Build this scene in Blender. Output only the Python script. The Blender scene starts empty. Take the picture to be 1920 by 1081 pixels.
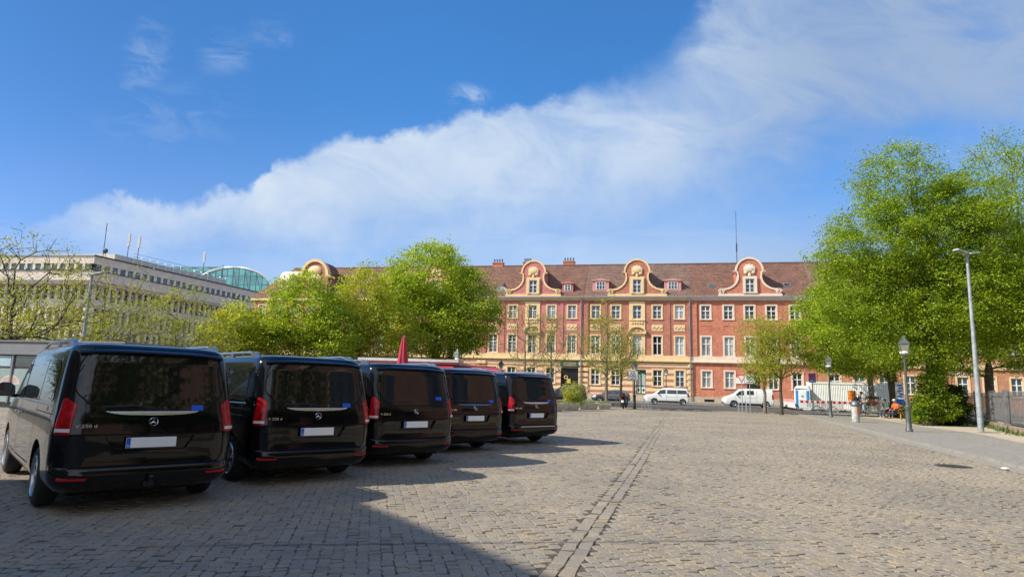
import bpy, bmesh, math, random
import numpy as np
from mathutils import Vector, Matrix, Euler
from mathutils.bvhtree import BVHTree
R = math.radians
random.seed(7)
rng = np.random.default_rng(11)
scene = bpy.context.scene
COL = scene.collection

# ------------------------------------------------------------------ camera
cam_d = bpy.data.cameras.new('camera'); cam = bpy.data.objects.new('camera', cam_d); COL.objects.link(cam)
PITCH, ROLL, EYE = R(8.71), R(-1.69), 1.513
r0 = Vector((1, 0, 0)); u0 = Vector((0, -math.sin(PITCH), math.cos(PITCH))); f0 = Vector((0, math.cos(PITCH), math.sin(PITCH)))
c_, s_ = math.cos(ROLL), math.sin(ROLL)
xr = r0*c_ - u0*s_; yr = r0*s_ + u0*c_
m = Matrix((xr, yr, -f0)).transposed().to_4x4(); m.translation = Vector((0, 0, EYE))
cam.matrix_world = m
cam_d.sensor_width = 36; cam_d.lens = 36*1190/1920; cam_d.clip_start = 0.05; cam_d.clip_end = 3000
scene.camera = cam

# ------------------------------------------------------------------ light
SUN_AZ, SUN_EL = R(195), R(39.0)          # direction towards the sun, measured from +X
sd = Vector((math.cos(SUN_AZ)*math.cos(SUN_EL), math.sin(SUN_AZ)*math.cos(SUN_EL), math.sin(SUN_EL)))
sun_d = bpy.data.lights.new('sun', 'SUN'); sun_d.energy = 4.6; sun_d.angle = R(0.5); sun_d.color = (1, 0.93, 0.80)
sun = bpy.data.objects.new('sun', sun_d); COL.objects.link(sun)
sun.rotation_euler = sd.to_track_quat('Z', 'Y').to_euler(); sun.location = sd*50

scene.view_settings.view_transform = 'Standard'; scene.view_settings.look = 'None'
scene.view_settings.exposure = 0.5; scene.view_settings.gamma = 1.0
scene.cycles.max_bounces = 6; scene.cycles.transparent_max_bounces = 6
scene.cycles.glossy_bounces = 4; scene.cycles.diffuse_bounces = 3

class NT:
    """tiny helper for node trees"""
    def __init__(s, tree): s.t = tree; s.n = tree.nodes; s.l = tree.links
    def node(s, typ, **kw):
        n = s.n.new(typ)
        for k, v in kw.items(): setattr(n, k, v)
        return n
    def put(s, sock, v):
        if isinstance(v, bpy.types.NodeSocket): s.l.new(v, sock)
        else: sock.default_value = v
    def math(s, op, a, b=0.0, c=None, clamp=False):
        n = s.node('ShaderNodeMath', operation=op, use_clamp=clamp)
        s.put(n.inputs[0], a); s.put(n.inputs[1], b)
        if c is not None: s.put(n.inputs[2], c)
        return n.outputs[0]
    def sstep(s, x, a, b):
        n = s.node('ShaderNodeMapRange', interpolation_type='SMOOTHSTEP')
        s.put(n.inputs[0], x); s.put(n.inputs[1], a); s.put(n.inputs[2], b); n.inputs[3].default_value = 0; n.inputs[4].default_value = 1
        return n.outputs[0]
    def mix(s, f, a, b, typ='RGBA', blend='MIX'):
        n = s.node('ShaderNodeMix', data_type=typ)
        if typ == 'RGBA':
            n.blend_type = blend
            s.put(n.inputs[0], f); s.put(n.inputs[6], a); s.put(n.inputs[7], b); return n.outputs[2]
        s.put(n.inputs[0], f); s.put(n.inputs[2], a); s.put(n.inputs[3], b); return n.outputs[0]
    def noise(s, vec, scale, detail=3, rough=0.5, dist=0.0, out=0):
        n = s.node('ShaderNodeTexNoise')
        if vec is not None: s.l.new(vec, n.inputs['Vector'])
        n.inputs['Scale'].default_value = scale; n.inputs['Detail'].default_value = detail
        n.inputs['Roughness'].default_value = rough; n.inputs['Distortion'].default_value = dist
        return n.outputs[out]
    def xyz(s, x, y, z):
        n = s.node('ShaderNodeCombineXYZ'); s.put(n.inputs[0], x); s.put(n.inputs[1], y); s.put(n.inputs[2], z); return n.outputs[0]

world = bpy.data.worlds.new('World'); scene.world = world; world.use_nodes = True
W = NT(world.node_tree); W.n.clear()
sky = W.node('ShaderNodeTexSky', sky_type='NISHITA'); sky.sun_disc = False
sky.sun_elevation = SUN_EL; sky.sun_rotation = math.atan2(sd.x, sd.y)
sky.air_density = 1.0; sky.dust_density = 0.6; sky.ozone_density = 2.2; sky.altitude = 50
tc = W.node('ShaderNodeTexCoord'); sep = W.node('ShaderNodeSeparateXYZ'); W.l.new(tc.outputs['Generated'], sep.inputs[0])
X, Y, Z = sep.outputs
Yc = W.math('MAXIMUM', W.math('ABSOLUTE', Y), 0.12)
U = W.math('DIVIDE', X, Yc); V = W.math('DIVIDE', Z, Yc)
uv = W.xyz(U, V, 0.0)
def curve(x, pts, u0=-1.6, u1=1.6, v1=1.6):
    n = W.node('ShaderNodeFloatCurve'); cu = n.mapping.curves[0]
    pts = [((u-u0)/(u1-u0), v/v1) for u, v in pts]
    while len(cu.points) < len(pts): cu.points.new(0.5, 0.5)
    for p, q in zip(cu.points, pts): p.location = q; p.handle_type = 'AUTO_CLAMPED'
    n.mapping.update(); W.put(n.inputs['Value'], W.math('DIVIDE', W.math('SUBTRACT', x, u0), u1-u0, clamp=True))
    return W.math('MULTIPLY', n.outputs[0], v1)
upper = [(-1.6, .20), (-.86, .215), (-.778, .240), (-.753, .250), (-.705, .272), (-.663, .283), (-.55, .281), (-.491, .304), (-.423, .313), (-.407, .331), (-.392, .358), (-.357, .367), (-.306, .389), (-.22, .413), (-.149, .422), (-.089, .445), (-.009, .469), (.062, .476), (.142, .505), (.232, .545), (.285, .62), (.33, .76), (.45, 1.2), (1.6, 1.5)]
lower = [(-1.6, .24), (-.82, .24), (-.753, .242), (-.69, .226), (-.612, .215), (-.483, .21), (-.312, .222), (-.141, .24), (.031, .272), (.161, .29), (.292, .325), (.398, .37), (.514, .40), (.647, .42), (.844, .43), (1.6, .43)]
nz_f = W.math('SUBTRACT', W.noise(uv, 8.0, 9, 0.60, 0.25), 0.5)
nz_c = W.math('SUBTRACT', W.noise(uv, 2.6, 4, 0.55, 0.5), 0.5)
nz_h = W.math('SUBTRACT', W.noise(uv, 30.0, 6, 0.6, 0.2), 0.5)
uw = W.math('ADD', U, W.math('ADD', W.math('MULTIPLY', nz_f, 0.20), W.math('MULTIPLY', nz_c, .10)))
dv = W.math('ADD', W.math('MULTIPLY', nz_f, 0.15), W.math('ADD', W.math('MULTIPLY', nz_c, 0.06), W.math('MULTIPLY', nz_h, 0.035)))
vv = W.math('ADD', V, dv)
up = W.math('SUBTRACT', curve(uw, upper), vv)            # >0 below the upper edge
lo = W.math('SUBTRACT', vv, curve(U, lower))              # >0 above the lower edge
soft_r = W.sstep(U, 0.0, 0.40)
e1 = W.sstep(W.math('DIVIDE', up, W.math('ADD', 0.022, W.math('MULTIPLY', soft_r, 0.13))), -0.3, 1.0)
e2 = W.sstep(lo, -0.09, 0.10)
dia = W.xyz(W.math('ADD', W.math('MULTIPLY', U, 1.0), W.math('MULTIPLY', V, -1.2)), W.math('ADD', W.math('MULTIPLY', V, 2.4), W.math('MULTIPLY', U, .9)), 1.7)
fib = W.noise(dia, 3.4, 8, 0.60, 0.5)
streak = W.noise(W.xyz(W.math('MULTIPLY', U, 1.6), W.math('MULTIPLY', V, 6.0), 3.3), 1.8, 7, 0.58, 0.5)
tex = W.math('ADD', 0.42, W.math('MULTIPLY', W.sstep(fib, 0.30, 0.62), 0.42))
core = W.sstep(up, 0.0, 0.14)
band = W.math('MULTIPLY', W.math('MULTIPLY', e1, e2), W.math('ADD', tex, W.math('MULTIPLY', W.math('SUBTRACT', 1.0, soft_r), 0.10)), clamp=True)
# thin veil low down and to the right, a few faint wisps high on the left
veil = W.math('MULTIPLY', W.sstep(streak, 0.36, 0.66), 0.46)
veil = W.math('MULTIPLY', veil, W.sstep(W.math('SUBTRACT', W.math('ADD', 0.42, W.math('MULTIPLY', U, 0.35)), V), -0.05, 0.18))
def puff(pu, pv, ru, rv, a):
    du = W.math('DIVIDE', W.math('SUBTRACT', W.math('ADD', U, W.math('MULTIPLY', nz_f, 0.12)), pu), ru)
    dw = W.math('DIVIDE', W.math('SUBTRACT', W.math('ADD', V, W.math('MULTIPLY', nz_c, 0.10)), pv), rv)
    d = W.math('SQRT', W.math('ADD', W.math('MULTIPLY', du, du), W.math('MULTIPLY', dw, dw)))
    return W.math('MULTIPLY', W.math('SUBTRACT', 1.0, W.sstep(d, 0.1, 1.0)), a)
wis = puff(-.072, .478, .055, .028, .75)
for p in [(-.497, .534, .07, .05, .24), (-.63, .53, .06, .10, .24), (-.418, .556, .06, .06, .18), (-.58, .43, .18, .08, .14)]:
    wis = W.math('MAXIMUM', wis, puff(*p))
wis = W.math('MULTIPLY', wis, W.sstep(W.noise(dia, 9.0, 8, 0.62, 0.8), 0.40, 0.68))
for p in [(-.42, .18, .42, .07, .34), (.55, .20, .6, .09, .55), (.25, .19, .40, .08, .45)]:
    wis = W.math('MAXIMUM', wis, puff(*p))
back = W.math('SUBTRACT', 1.0, W.sstep(Y, -0.45, 0.0))  # unseen sky behind the camera: bright cloud added there to lift the shaded areas
front = 1.0
dens = W.math('MAXIMUM', W.math('MAXIMUM', band, veil), wis)
lowhaze = W.math('MULTIPLY', W.math('SUBTRACT', 1.0, W.sstep(V, 0.10, 0.46)), W.math('ADD', .13, W.math('MULTIPLY', W.sstep(U, -0.5, 0.3), .48)))
dens = W.math('ADD', dens, W.math('MULTIPLY', W.math('SUBTRACT', 1.0, dens), lowhaze))
dens = W.math('MAXIMUM', dens, W.math('MULTIPLY', back, W.math('ADD', .35, W.math('MULTIPLY', W.sstep(W.noise(tc.outputs['Generated'], 2.2, 6, .6), .4, .6), .55))))
dens = W.math('MULTIPLY', dens, W.math('MULTIPLY', front, W.sstep(Z, 0.0, 0.06)), clamp=True)
shade = W.noise(uv, 5.5, 4, 0.5, 0.3)
ccol = W.mix(W.sstep(shade, 0.3, 0.7), (4.0, 4.9, 6.2, 1), (5.0, 5.7, 6.5, 1))
ccol = W.mix(W.sstep(U, 0.12, 0.6), ccol, (2.75, 3.5, 4.75, 1))
# the photograph's blue is deeper than the model sky
lft = W.math('SUBTRACT', 1.0, W.sstep(X, -0.62, -0.05))
tint = W.mix(W.sstep(Z, 0.0, 0.5), W.mix(lft, (.62, .92, 1.30, 1), (.58, .76, 1.16, 1)), W.mix(lft, (.44, 1.0, 1.47, 1), (.34, .70, 1.05, 1)))
deep = W.mix(1.0, sky.outputs[0], tint, blend='MULTIPLY')
ccol = W.mix(back, ccol, (7.6, 8.0, 8.8, 1))
colr = W.mix(dens, deep, ccol)
bg = W.node('ShaderNodeBackground'); W.l.new(colr, bg.inputs[0]); bg.inputs[1].default_value = 0.10
wo = W.node('ShaderNodeOutputWorld'); W.l.new(bg.outputs[0], wo.inputs[0])

# ------------------------------------------------------------------ materials
MATS = {}
def mat(name, col, rough=0.6, metal=0.0, var=0.10, vscale=3.0, bump=0.0, bscale=30.0, spec=0.5, coat=0.0, emit=0.0, trans=0.0):
    if name in MATS: return MATS[name]
    m = bpy.data.materials.new(name); m.use_nodes = True; T = NT(m.node_tree); b = T.n['Principled BSDF']
    g = T.node('ShaderNodeTexCoord').outputs['Object']
    nz = T.noise(g, vscale, 4, 0.6)
    c0 = tuple(max(0, c*(1-var)) for c in col)+(1,); c1 = tuple(min(1, c*(1+var)) for c in col)+(1,)
    T.l.new(T.mix(T.sstep(nz, 0.3, 0.7), c0, c1), b.inputs['Base Color'])
    b.inputs['Roughness'].default_value = rough; b.inputs['Metallic'].default_value = metal
    b.inputs['Specular IOR Level'].default_value = spec
    if coat: b.inputs['Coat Weight'].default_value = coat; b.inputs['Coat Roughness'].default_value = 0.02
    if trans: b.inputs['Transmission Weight'].default_value = trans
    if emit:
        b.inputs['Emission Color'].default_value = tuple(col)+(1,); b.inputs['Emission Strength'].default_value = emit
    if bump:
        bn = T.node('ShaderNodeBump'); bn.inputs['Strength'].default_value = bump; bn.inputs['Distance'].default_value = 0.02
        T.l.new(T.noise(g, bscale, 4, 0.6), bn.inputs['Height']); T.l.new(bn.outputs[0], b.inputs['Normal'])
    MATS[name] = m; return m

def tag(o, label=None, cat=None, group=None, kind=None):
    if label: o['label'] = label
    if cat: o['category'] = cat
    if group: o['group'] = group
    if kind: o['kind'] = kind
    return o
def empty(name, loc=(0, 0, 0), rz=0.0, parent=None):
    o = bpy.data.objects.new(name, None); COL.objects.link(o); o.location = loc; o.rotation_euler = (0, 0, rz)
    o.empty_display_size = 0.2
    if parent: o.parent = parent
    return o
def link_mesh(name, me, material=None, parent=None):
    o = bpy.data.objects.new(name, me); COL.objects.link(o)
    if material is not None:
        me.materials.clear(); me.materials.append(material)
    if parent: o.parent = parent
    return o
def kids(o): return [c for c in bpy.data.objects if c.parent == o]
def copy_tree(o, parent=None, cmap=None):
    if cmap is None:
        cmap = {}
        for c in bpy.data.objects:
            if c.parent: cmap.setdefault(c.parent.name, []).append(c)
    c = o.copy(); COL.objects.link(c); c.parent = parent
    for ch in cmap.get(o.name, []): copy_tree(ch, c, cmap)
    return c

class MB:
    """collects simple shapes into one mesh"""
    def __init__(s): s.v = []; s.f = []; s.M = Matrix()
    def add(s, vs, fs):
        k = len(s.v); s.v += [tuple(s.M @ Vector(p)) for p in vs]; s.f += [tuple(i+k for i in f) for f in fs]; return s
    def box(s, x0, x1, y0, y1, z0, z1):
        return s.add([(x0, y0, z0), (x1, y0, z0), (x1, y1, z0), (x0, y1, z0), (x0, y0, z1), (x1, y0, z1), (x1, y1, z1), (x0, y1, z1)],
                     [(3, 2, 1, 0), (4, 5, 6, 7), (0, 1, 5, 4), (1, 2, 6, 5), (2, 3, 7, 6), (3, 0, 4, 7)])
    def bbox(s, x0, x1, y0, y1, z0, z1, b=0.01):
        """box with chamfered vertical and top edges"""
        q = [(x0+b, y0), (x1-b, y0), (x1, y0+b), (x1, y1-b), (x1-b, y1), (x0+b, y1), (x0, y1-b), (x0, y0+b)]
        cx, cy = (x0+x1)/2, (y0+y1)/2
        def ins(p): return (p[0]+(b if p[0] < cx else -b), p[1]+(b if p[1] < cy else -b))
        vs = [(*p, z0) for p in q]+[(*p, z1-b) for p in q]+[(*ins(p), z1) for p in q]
        fs = [tuple(range(7, -1, -1)), tuple(range(16, 24))]
        for i in range(8):
            j = (i+1) % 8; fs += [(i, j, 8+j, 8+i), (8+i, 8+j, 16+j, 16+i)]
        return s.add(vs, fs)
    def tube(s, pts, r, n=8, cap=True):
        pts = [Vector(p) for p in pts]; rs = r if isinstance(r, (list, tuple)) else [r]*len(pts)
        vs = []; fs = []; ref = None
        for i, p in enumerate(pts):
            d = (pts[min(i+1, len(pts)-1)]-pts[max(i-1, 0)]).normalized()
            if ref is None: ref = Vector((0, 0, 1)) if abs(d.z) < 0.9 else Vector((1, 0, 0))
            a = d.cross(ref)
            if a.length < 1e-4: a = d.orthogonal()
            a.normalize(); b = d.cross(a).normalized(); ref = b.cross(d).normalized() if False else ref
            for k in range(n):
                t = 2*math.pi*k/n; vs.append(tuple(p+a*math.cos(t)*rs[i]+b*math.sin(t)*rs[i]))
        for i in range(len(pts)-1):
            for k in range(n):
                j = (k+1) % n; fs.append((i*n+k, i*n+j, (i+1)*n+j, (i+1)*n+k))
        if cap: fs += [tuple(range(n-1, -1, -1)), tuple(range((len(pts)-1)*n, len(pts)*n))]
        return s.add(vs, fs)
    def lathe(s, prof, n=16, cx=0, cy=0):
        vs = []; fs = []
        for r_, z in prof:
            for k in range(n):
                t = 2*math.pi*k/n; vs.append((cx+r_*math.cos(t), cy+r_*math.sin(t), z))
        for i in range(len(prof)-1):
            for k in range(n):
                j = (k+1) % n; fs.append((i*n+k, i*n+j, (i+1)*n+j, (i+1)*n+k))
        fs += [tuple(range(n-1, -1, -1)), tuple(range((len(prof)-1)*n, len(prof)*n))]
        return s.add(vs, fs)
    def prism(s, poly, y0, y1):
        """poly in (x,z), extruded along y"""
        n = len(poly); vs = [(x, y0, z) for x, z in poly]+[(x, y1, z) for x, z in poly]
        fs = [tuple(range(n)), tuple(range(2*n-1, n-1, -1))]
        for i in range(n):
            j = (i+1) % n; fs.append((j, i, n+i, n+j))
        return s.add(vs, fs)
    def slab(s, poly, z0, z1):
        n = len(poly); vs = [(x, y, z0) for x, y in poly]+[(x, y, z1) for x, y in poly]
        fs = [tuple(range(n-1, -1, -1)), tuple(range(n, 2*n))]
        for i in range(n):
            j = (i+1) % n; fs.append((i, j, n+j, n+i))
        return s.add(vs, fs)
    def sphere(s, c, r, n=10, m=7, sx=1, sy=1, sz=1):
        vs = []; fs = []
        for i in range(m+1):
            a = math.pi*i/m
            for k in range(n):
                t = 2*math.pi*k/n
                vs.append((c[0]+r*sx*math.sin(a)*math.cos(t), c[1]+r*sy*math.sin(a)*math.sin(t), c[2]-r*sz*math.cos(a)))
        for i in range(m):
            for k in range(n):
                j = (k+1) % n; fs.append((i*n+k, i*n+j, (i+1)*n+j, (i+1)*n+k))
        return s.add(vs, fs)
    def mesh(s, name, smooth=False, angle=35, merge=True):
        me = bpy.data.meshes.new(name); me.from_pydata(s.v, [], s.f)
        bm = bmesh.new(); bm.from_mesh(me)
        if merge: bmesh.ops.remove_doubles(bm, verts=bm.verts, dist=1e-5)
        bmesh.ops.recalc_face_normals(bm, faces=bm.faces)
        if smooth:
            for f in bm.faces: f.smooth = True
            for e in bm.edges:
                if len(e.link_faces) == 2 and e.calc_face_angle(0) > R(angle): e.smooth = False
        bm.to_mesh(me); bm.free(); return me
    def build(s, name, material, parent=None, smooth=False, angle=35):
        return link_mesh(name, s.mesh(name, smooth, angle), material, parent)

def text_mesh(txt, size, extrude=0.002):
    cu = bpy.data.curves.new('txt', 'FONT'); cu.body = txt; cu.size = size; cu.extrude = extrude; cu.align_x = 'CENTER'; cu.align_y = 'CENTER'
    cu.resolution_u = 3
    o = bpy.data.objects.new('txt', cu); COL.objects.link(o)
    dg = bpy.context.evaluated_depsgraph_get(); me = bpy.data.meshes.new_from_object(o.evaluated_get(dg))
    bpy.data.objects.remove(o); bpy.data.curves.remove(cu); return me

#@@GROUND
# ------------------------------------------------------------------ ground
DR = math.atan2(1, 0.275)                    # azimuth of the drainage strip, rows of setts run square to it
DX0 = -1.05                                  # strip crosses y = 0 here
# facade frame: origin, direction along the street, direction away from the camera
P0 = Vector((18.8, 77.3, 0)); BETA = R(-12.5)
FE = Vector((math.cos(BETA), math.sin(BETA), 0)); FN = Vector((-FE.y, FE.x, 0))
def fp(u, v, z=0.0):
    p = P0+FE*u+FN*v; return Vector((p.x, p.y, z))
KERB = [(26, 60), (23.2, 52), (21.05, 46.6), (19.2, 40.1), (17.2, 33), (15.67, 28.03), (14.09, 23.0), (12.5, 17.6), (11.56, 14.64), (10.2, 9.5), (8.6, 4)]
def kerb_x(y):
    pts = KERB
    if y >= pts[0][1]: return pts[0][0]
    for (x1, y1), (x0, y0) in zip(pts[:-1], pts[1:]):
        if y0 <= y <= y1: return x0+(x1-x0)*(y-y0)/(y1-y0)
    return pts[-1][0]

def sett_mat(name, joints=False):
    m = bpy.data.materials.new(name); m.use_nodes = True; T = NT(m.node_tree); b = T.n['Principled BSDF']
    pos = T.node('ShaderNodeNewGeometry')
    P = pos.outputs['Position']; rnd = pos.outputs['Random Per Island']
    if joints:
        mp = T.node('ShaderNodeMapping'); T.l.new(P, mp.inputs[0]); mp.inputs['Rotation'].default_value = (0, 0, R(15.4))
        br = T.node('ShaderNodeTexBrick'); T.l.new(mp.outputs[0], br.inputs[0])
        br.inputs['Scale'].default_value = 1.0; br.inputs['Brick Width'].default_value = 0.2; br.inputs['Row Height'].default_value = 0.165
        br.inputs['Mortar Size'].default_value = 0.012; br.inputs['Color1'].default_value = (0, 0, 0, 1); br.inputs['Color2'].default_value = (1, 1, 1, 1)
        rnd = br.outputs[0]
    cr = T.node('ShaderNodeValToRGB'); T.l.new(rnd, cr.inputs[0])
    e = cr.color_ramp.elements
    cols = [(0.0, (.265, .243, .217)), (.2, (.335, .295, .238)), (.36, (.29, .27, .25)), (.52, (.365, .312, .232)), (.68, (.28, .257, .234)), (.82, (.348, .315, .262)), (.92, (.30, .277, .252)), (1.0, (.325, .268, .207))]
    e[0].position = 0; e[0].color = cols[0][1]+(1,); e[1].position = 1; e[1].color = cols[-1][1]+(1,)
    for p_, c in cols[1:-1]:
        q = e.new(p_); q.color = c+(1,)
    n1 = T.noise(P, 0.35, 4, 0.6); n2 = T.noise(P, 45, 5, 0.65); n3 = T.noise(P, 7, 4, 0.6)
    c = T.mix(1.0, cr.outputs[0], T.mix(T.sstep(n2, 0.25, 0.75), (.71, .685, .64, 1), (1.12, 1.075, .99, 1)), blend='MULTIPLY')
    c = T.mix(1.0, c, T.mix(T.sstep(n1, 0.3, 0.7), (.82, .83, .85, 1), (1.10, 1.07, 1.01, 1)), blend='MULTIPLY')
    c = T.mix(T.math('MULTIPLY', T.sstep(n3, 0.55, 0.8), 0.35), c, (.15, .14, .12, 1))
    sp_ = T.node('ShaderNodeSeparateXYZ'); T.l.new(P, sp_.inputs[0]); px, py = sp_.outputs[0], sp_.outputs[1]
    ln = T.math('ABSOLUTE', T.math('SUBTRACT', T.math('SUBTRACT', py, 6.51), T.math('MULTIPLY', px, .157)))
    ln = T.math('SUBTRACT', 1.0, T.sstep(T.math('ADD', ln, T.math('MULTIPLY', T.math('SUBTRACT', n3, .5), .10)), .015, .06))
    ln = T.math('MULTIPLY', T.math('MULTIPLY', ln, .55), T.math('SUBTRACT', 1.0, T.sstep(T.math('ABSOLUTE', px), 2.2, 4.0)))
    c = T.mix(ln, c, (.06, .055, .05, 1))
    st = T.noise(P, .55, 6, .62, .8)
    c = T.mix(T.math('MULTIPLY', T.sstep(st, .58, .75), .06), c, (.11, .10, .09, 1))
    if joints: c = T.mix(T.math('MULTIPLY', br.outputs[1], 0.7), c, (.10, .09, .07, 1))
    T.l.new(c, b.inputs['Base Color']); b.inputs['Roughness'].default_value = 0.72; b.inputs['Specular IOR Level'].default_value = 0.4
    bn = T.node('ShaderNodeBump'); bn.inputs['Strength'].default_value = 0.55; bn.inputs['Distance'].default_value = 0.012
    T.l.new(T.math('ADD', T.noise(P, 26, 5, 0.65), T.math('MULTIPLY', n3, 0.8)), bn.inputs['Height']); T.l.new(bn.outputs[0], b.inputs['Normal'])
    return m
m_sett = sett_mat('granite_setts')
m_joint = mat('sandy_joint', (.085, .073, .056), 0.95, var=.35, vscale=6, bump=.6, bscale=60)
m_far = sett_mat('cobbles_far', True)

g = MB(); g.add([(-900, -300, -.05), (900, -300, -.05), (900, 1500, -.05), (-900, 1500, -.05)], [(0, 1, 2, 3)])
tag(g.build('ground', m_far), kind='structure')
g = MB(); g.add([(-48, 2.0, -.0125), (16, 2.0, -.0125), (30, 60, -.0125), (-48, 60, -.0125)], [(0, 1, 2, 3)])
tag(g.build('joint_bed', m_joint), kind='structure')

def build_setts():
    RA = R(102)                                                        # the setts run in rows at an angle to the strip
    er = np.array([math.cos(RA), math.sin(RA)]); ex = np.array([math.cos(RA-math.pi/2), math.sin(RA-math.pi/2)])
    ed = np.array([math.cos(DR), math.sin(DR)]); en = np.array([math.sin(DR), -math.cos(DR)])
    quads = []                                                          # (cx, cy, half w, half d, angle)
    rh = 0.106
    for j in range(int(-58/rh), int(40/rh)):
        t = j*rh; s = -22.0+random.random()*.2
        while s < 66:
            w = random.uniform(.095, .180)
            c = er*(s+w/2)+ex*t; s += w
            x, y = c
            if y < 3.0 or y > 56 or abs(x) > .83*y+3.0: continue
            if x > kerb_x(y)-.50: continue
            if y > fp((x-P0.x)/FE.x, -26.3).y: continue
            if abs((x-DX0)*en[0]+y*en[1]) < .165: continue
            quads.append((x+random.gauss(0, .004), y, w/2, rh/2, RA+random.gauss(0, .035)))
    # two courses laid lengthwise in the drainage strip
    for off in (-.070, .070):
        t = -2.0
        while t < 55:
            w = random.uniform(.18, .30); c = en*off+ed*(t+w/2)+np.array([DX0, 0]); t += w
            if c[1] < 3 or c[1] > 50: continue
            quads.append((c[0], c[1], w/2, .064, DR+random.gauss(0, .02)))
    QA = np.array(quads); near = QA[:, 1] < 24
    sett_mesh(QA[near], 'cobbled_square', 8); sett_mesh(QA[~near], 'cobbled_square_beyond', 4)
def sett_mesh(Q, name, K):
    n = len(Q); print('setts', n)
    wob = np.sin(Q[:, 0]*.5+Q[:, 1]*.25)*.05+np.sin(Q[:, 0]*1.3-Q[:, 1]*.8)*.012
    ca, sa = np.cos(Q[:, 4]), np.sin(Q[:, 4])
    gap = .0035
    def ring(inset, z, chamf, jit):
        hw = Q[:, 2]-gap*1.9-inset; hd = Q[:, 3]+.0008-inset*.55
        pts = []
        for sx, sy, fx, fy in [(-1, -1, 0, 0), (1, -1, 0, 0), (1, 1, 0, 0), (-1, 1, 0, 0)] if K == 4 else [(-1, -1, 1, 0), (1, -1, 1, 0), (1, -1, 0, 1), (1, 1, 0, 1), (1, 1, 1, 0), (-1, 1, 1, 0), (-1, 1, 0, 1), (-1, -1, 0, 1)]:
            lx = sx*(hw-chamf*fx); ly = sy*(hd-chamf*fy)
            pts.append((lx, ly))
        return pts, z
    jx = rng.normal(0, .0050, (n, 8)); jy = rng.normal(0, .0050, (n, 8))
    tiltx = rng.normal(0, .050, n); tilty = rng.normal(0, .014, n); h = rng.normal(0, .0020, n)
    big = np.sin(Q[:, 0]*.55)*np.sin(Q[:, 1]*.4)*.003
    V = np.zeros((n, 3*K, 3), np.float32)
    for ri, (inset, zz, ch) in enumerate([(0.0, -.025, .010), (.0015, -.0055, .013), (.0080, 0.0, .017)]):
        pts, _ = ring(inset, zz, ch, 0)
        for k, (lx, ly) in enumerate(pts):
            lx = lx+jx[:, k]; ly = ly+jy[:, k]
            V[:, ri*K+k, 0] = Q[:, 0]+lx*ca-ly*sa
            V[:, ri*K+k, 1] = Q[:, 1]+lx*sa+ly*ca+wob
            top = h+big+lx*tiltx+ly*tilty
            V[:, ri*K+k, 2] = zz+(top if ri else 0)-.004
    faces = []
    base = np.arange(n)*3*K
    quad = []
    for ri in range(2):
        for k in range(K):
            j = (k+1) % K; quad.append([ri*K+k, ri*K+j, ri*K+K+j, ri*K+K+k])
    quad = np.array(quad)
    qi = (base[:, None, None]+quad[None]).reshape(-1)
    oi = (base[:, None]+np.arange(2*K, 3*K)[None]).reshape(-1)
    me = bpy.data.meshes.new(name)
    me.vertices.add(n*3*K); me.vertices.foreach_set('co', V.reshape(-1))
    me.loops.add(len(qi)+len(oi)); me.loops.foreach_set('vertex_index', np.concatenate([qi, oi]).astype(np.int32))
    nq = n*2*K; me.polygons.add(nq+n)
    ls = np.concatenate([np.arange(nq)*4, nq*4+np.arange(n)*K]).astype(np.int32)
    me.polygons.foreach_set('loop_start', ls)
    me.update(calc_edges=True); me.validate()
    me.polygons.foreach_set('use_smooth', np.concatenate([np.zeros(nq, bool), np.zeros(n, bool)]))
    tag(link_mesh(name, me, m_sett), kind='structure')
build_setts()

#@@VANS
# ------------------------------------------------------------------ vans
m_paint = mat('black_car_paint', (.0030, .0034, .0048), .18, var=.15, coat=1.0, spec=.10)
T = NT(m_paint.node_tree); b = T.n['Principled BSDF']; g_, gs = (lambda q: (q, T.node('ShaderNodeSeparateXYZ')))(T.node('ShaderNodeTexCoord').outputs['Object']); T.l.new(g_, gs.inputs[0])
dust = T.math('MULTIPLY', T.math('SUBTRACT', 1.0, T.sstep(T.math('ADD', gs.outputs[2], T.math('MULTIPLY', T.noise(g_, 3.0, 5, .6), .5)), .38, .80)), .45)
T.l.new(T.mix(dust, (.003, .0034, .0048, 1), (.022, .019, .015, 1)), b.inputs['Base Color']); T.l.new(T.mix(dust, .82, .30, typ='FLOAT'), b.inputs['Coat Weight'])
wv = T.node('ShaderNodeBump'); wv.inputs['Strength'].default_value = .05; wv.inputs['Distance'].default_value = .05; T.l.new(T.noise(g_, 1.6, 2, .5), wv.inputs['Height']); T.l.new(wv.outputs[0], b.inputs['Coat Normal'])
m_glass = mat('privacy_glass', (.006, .007, .008), .03, var=.1, spec=.6)
m_glass_side = mat('side_glass', (.008, .010, .012), .03, var=.1, spec=.9)
m_rubber = mat('tyre_rubber', (.018, .018, .019), .85, var=.2, bump=.3, bscale=60)
m_plast = mat('black_plastic', (.014, .014, .015), .5, var=.2)
m_gap = mat('panel_gap', (.002, .002, .002), .9)
m_chrome = mat('chrome', (.85, .84, .82), .22, 1.0, var=.03)
m_alu = mat('brushed_aluminium', (.62, .64, .68), .28, 1.0, var=.05)
m_rim = mat('alloy_rim', (.42, .43, .45), .3, .9, var=.08)
m_red = mat('red_lamp_lens', (.40, .002, .006), .16, var=.35, spec=.45, vscale=14)
m_redtop = mat('red_reflector', (.60, .012, .012), .3, var=.1)
m_white = mat('white_lens', (.75, .72, .68), .15, var=.05)
m_plate = mat('white_plate', (.90, .90, .90), .45, var=.03)
m_blue = mat('blue_plate_strip', (.006, .11, .62), .4, var=.05)
m_blue2 = mat('blue_sticker', (.004, .11, .66), .35, var=.04)

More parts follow.
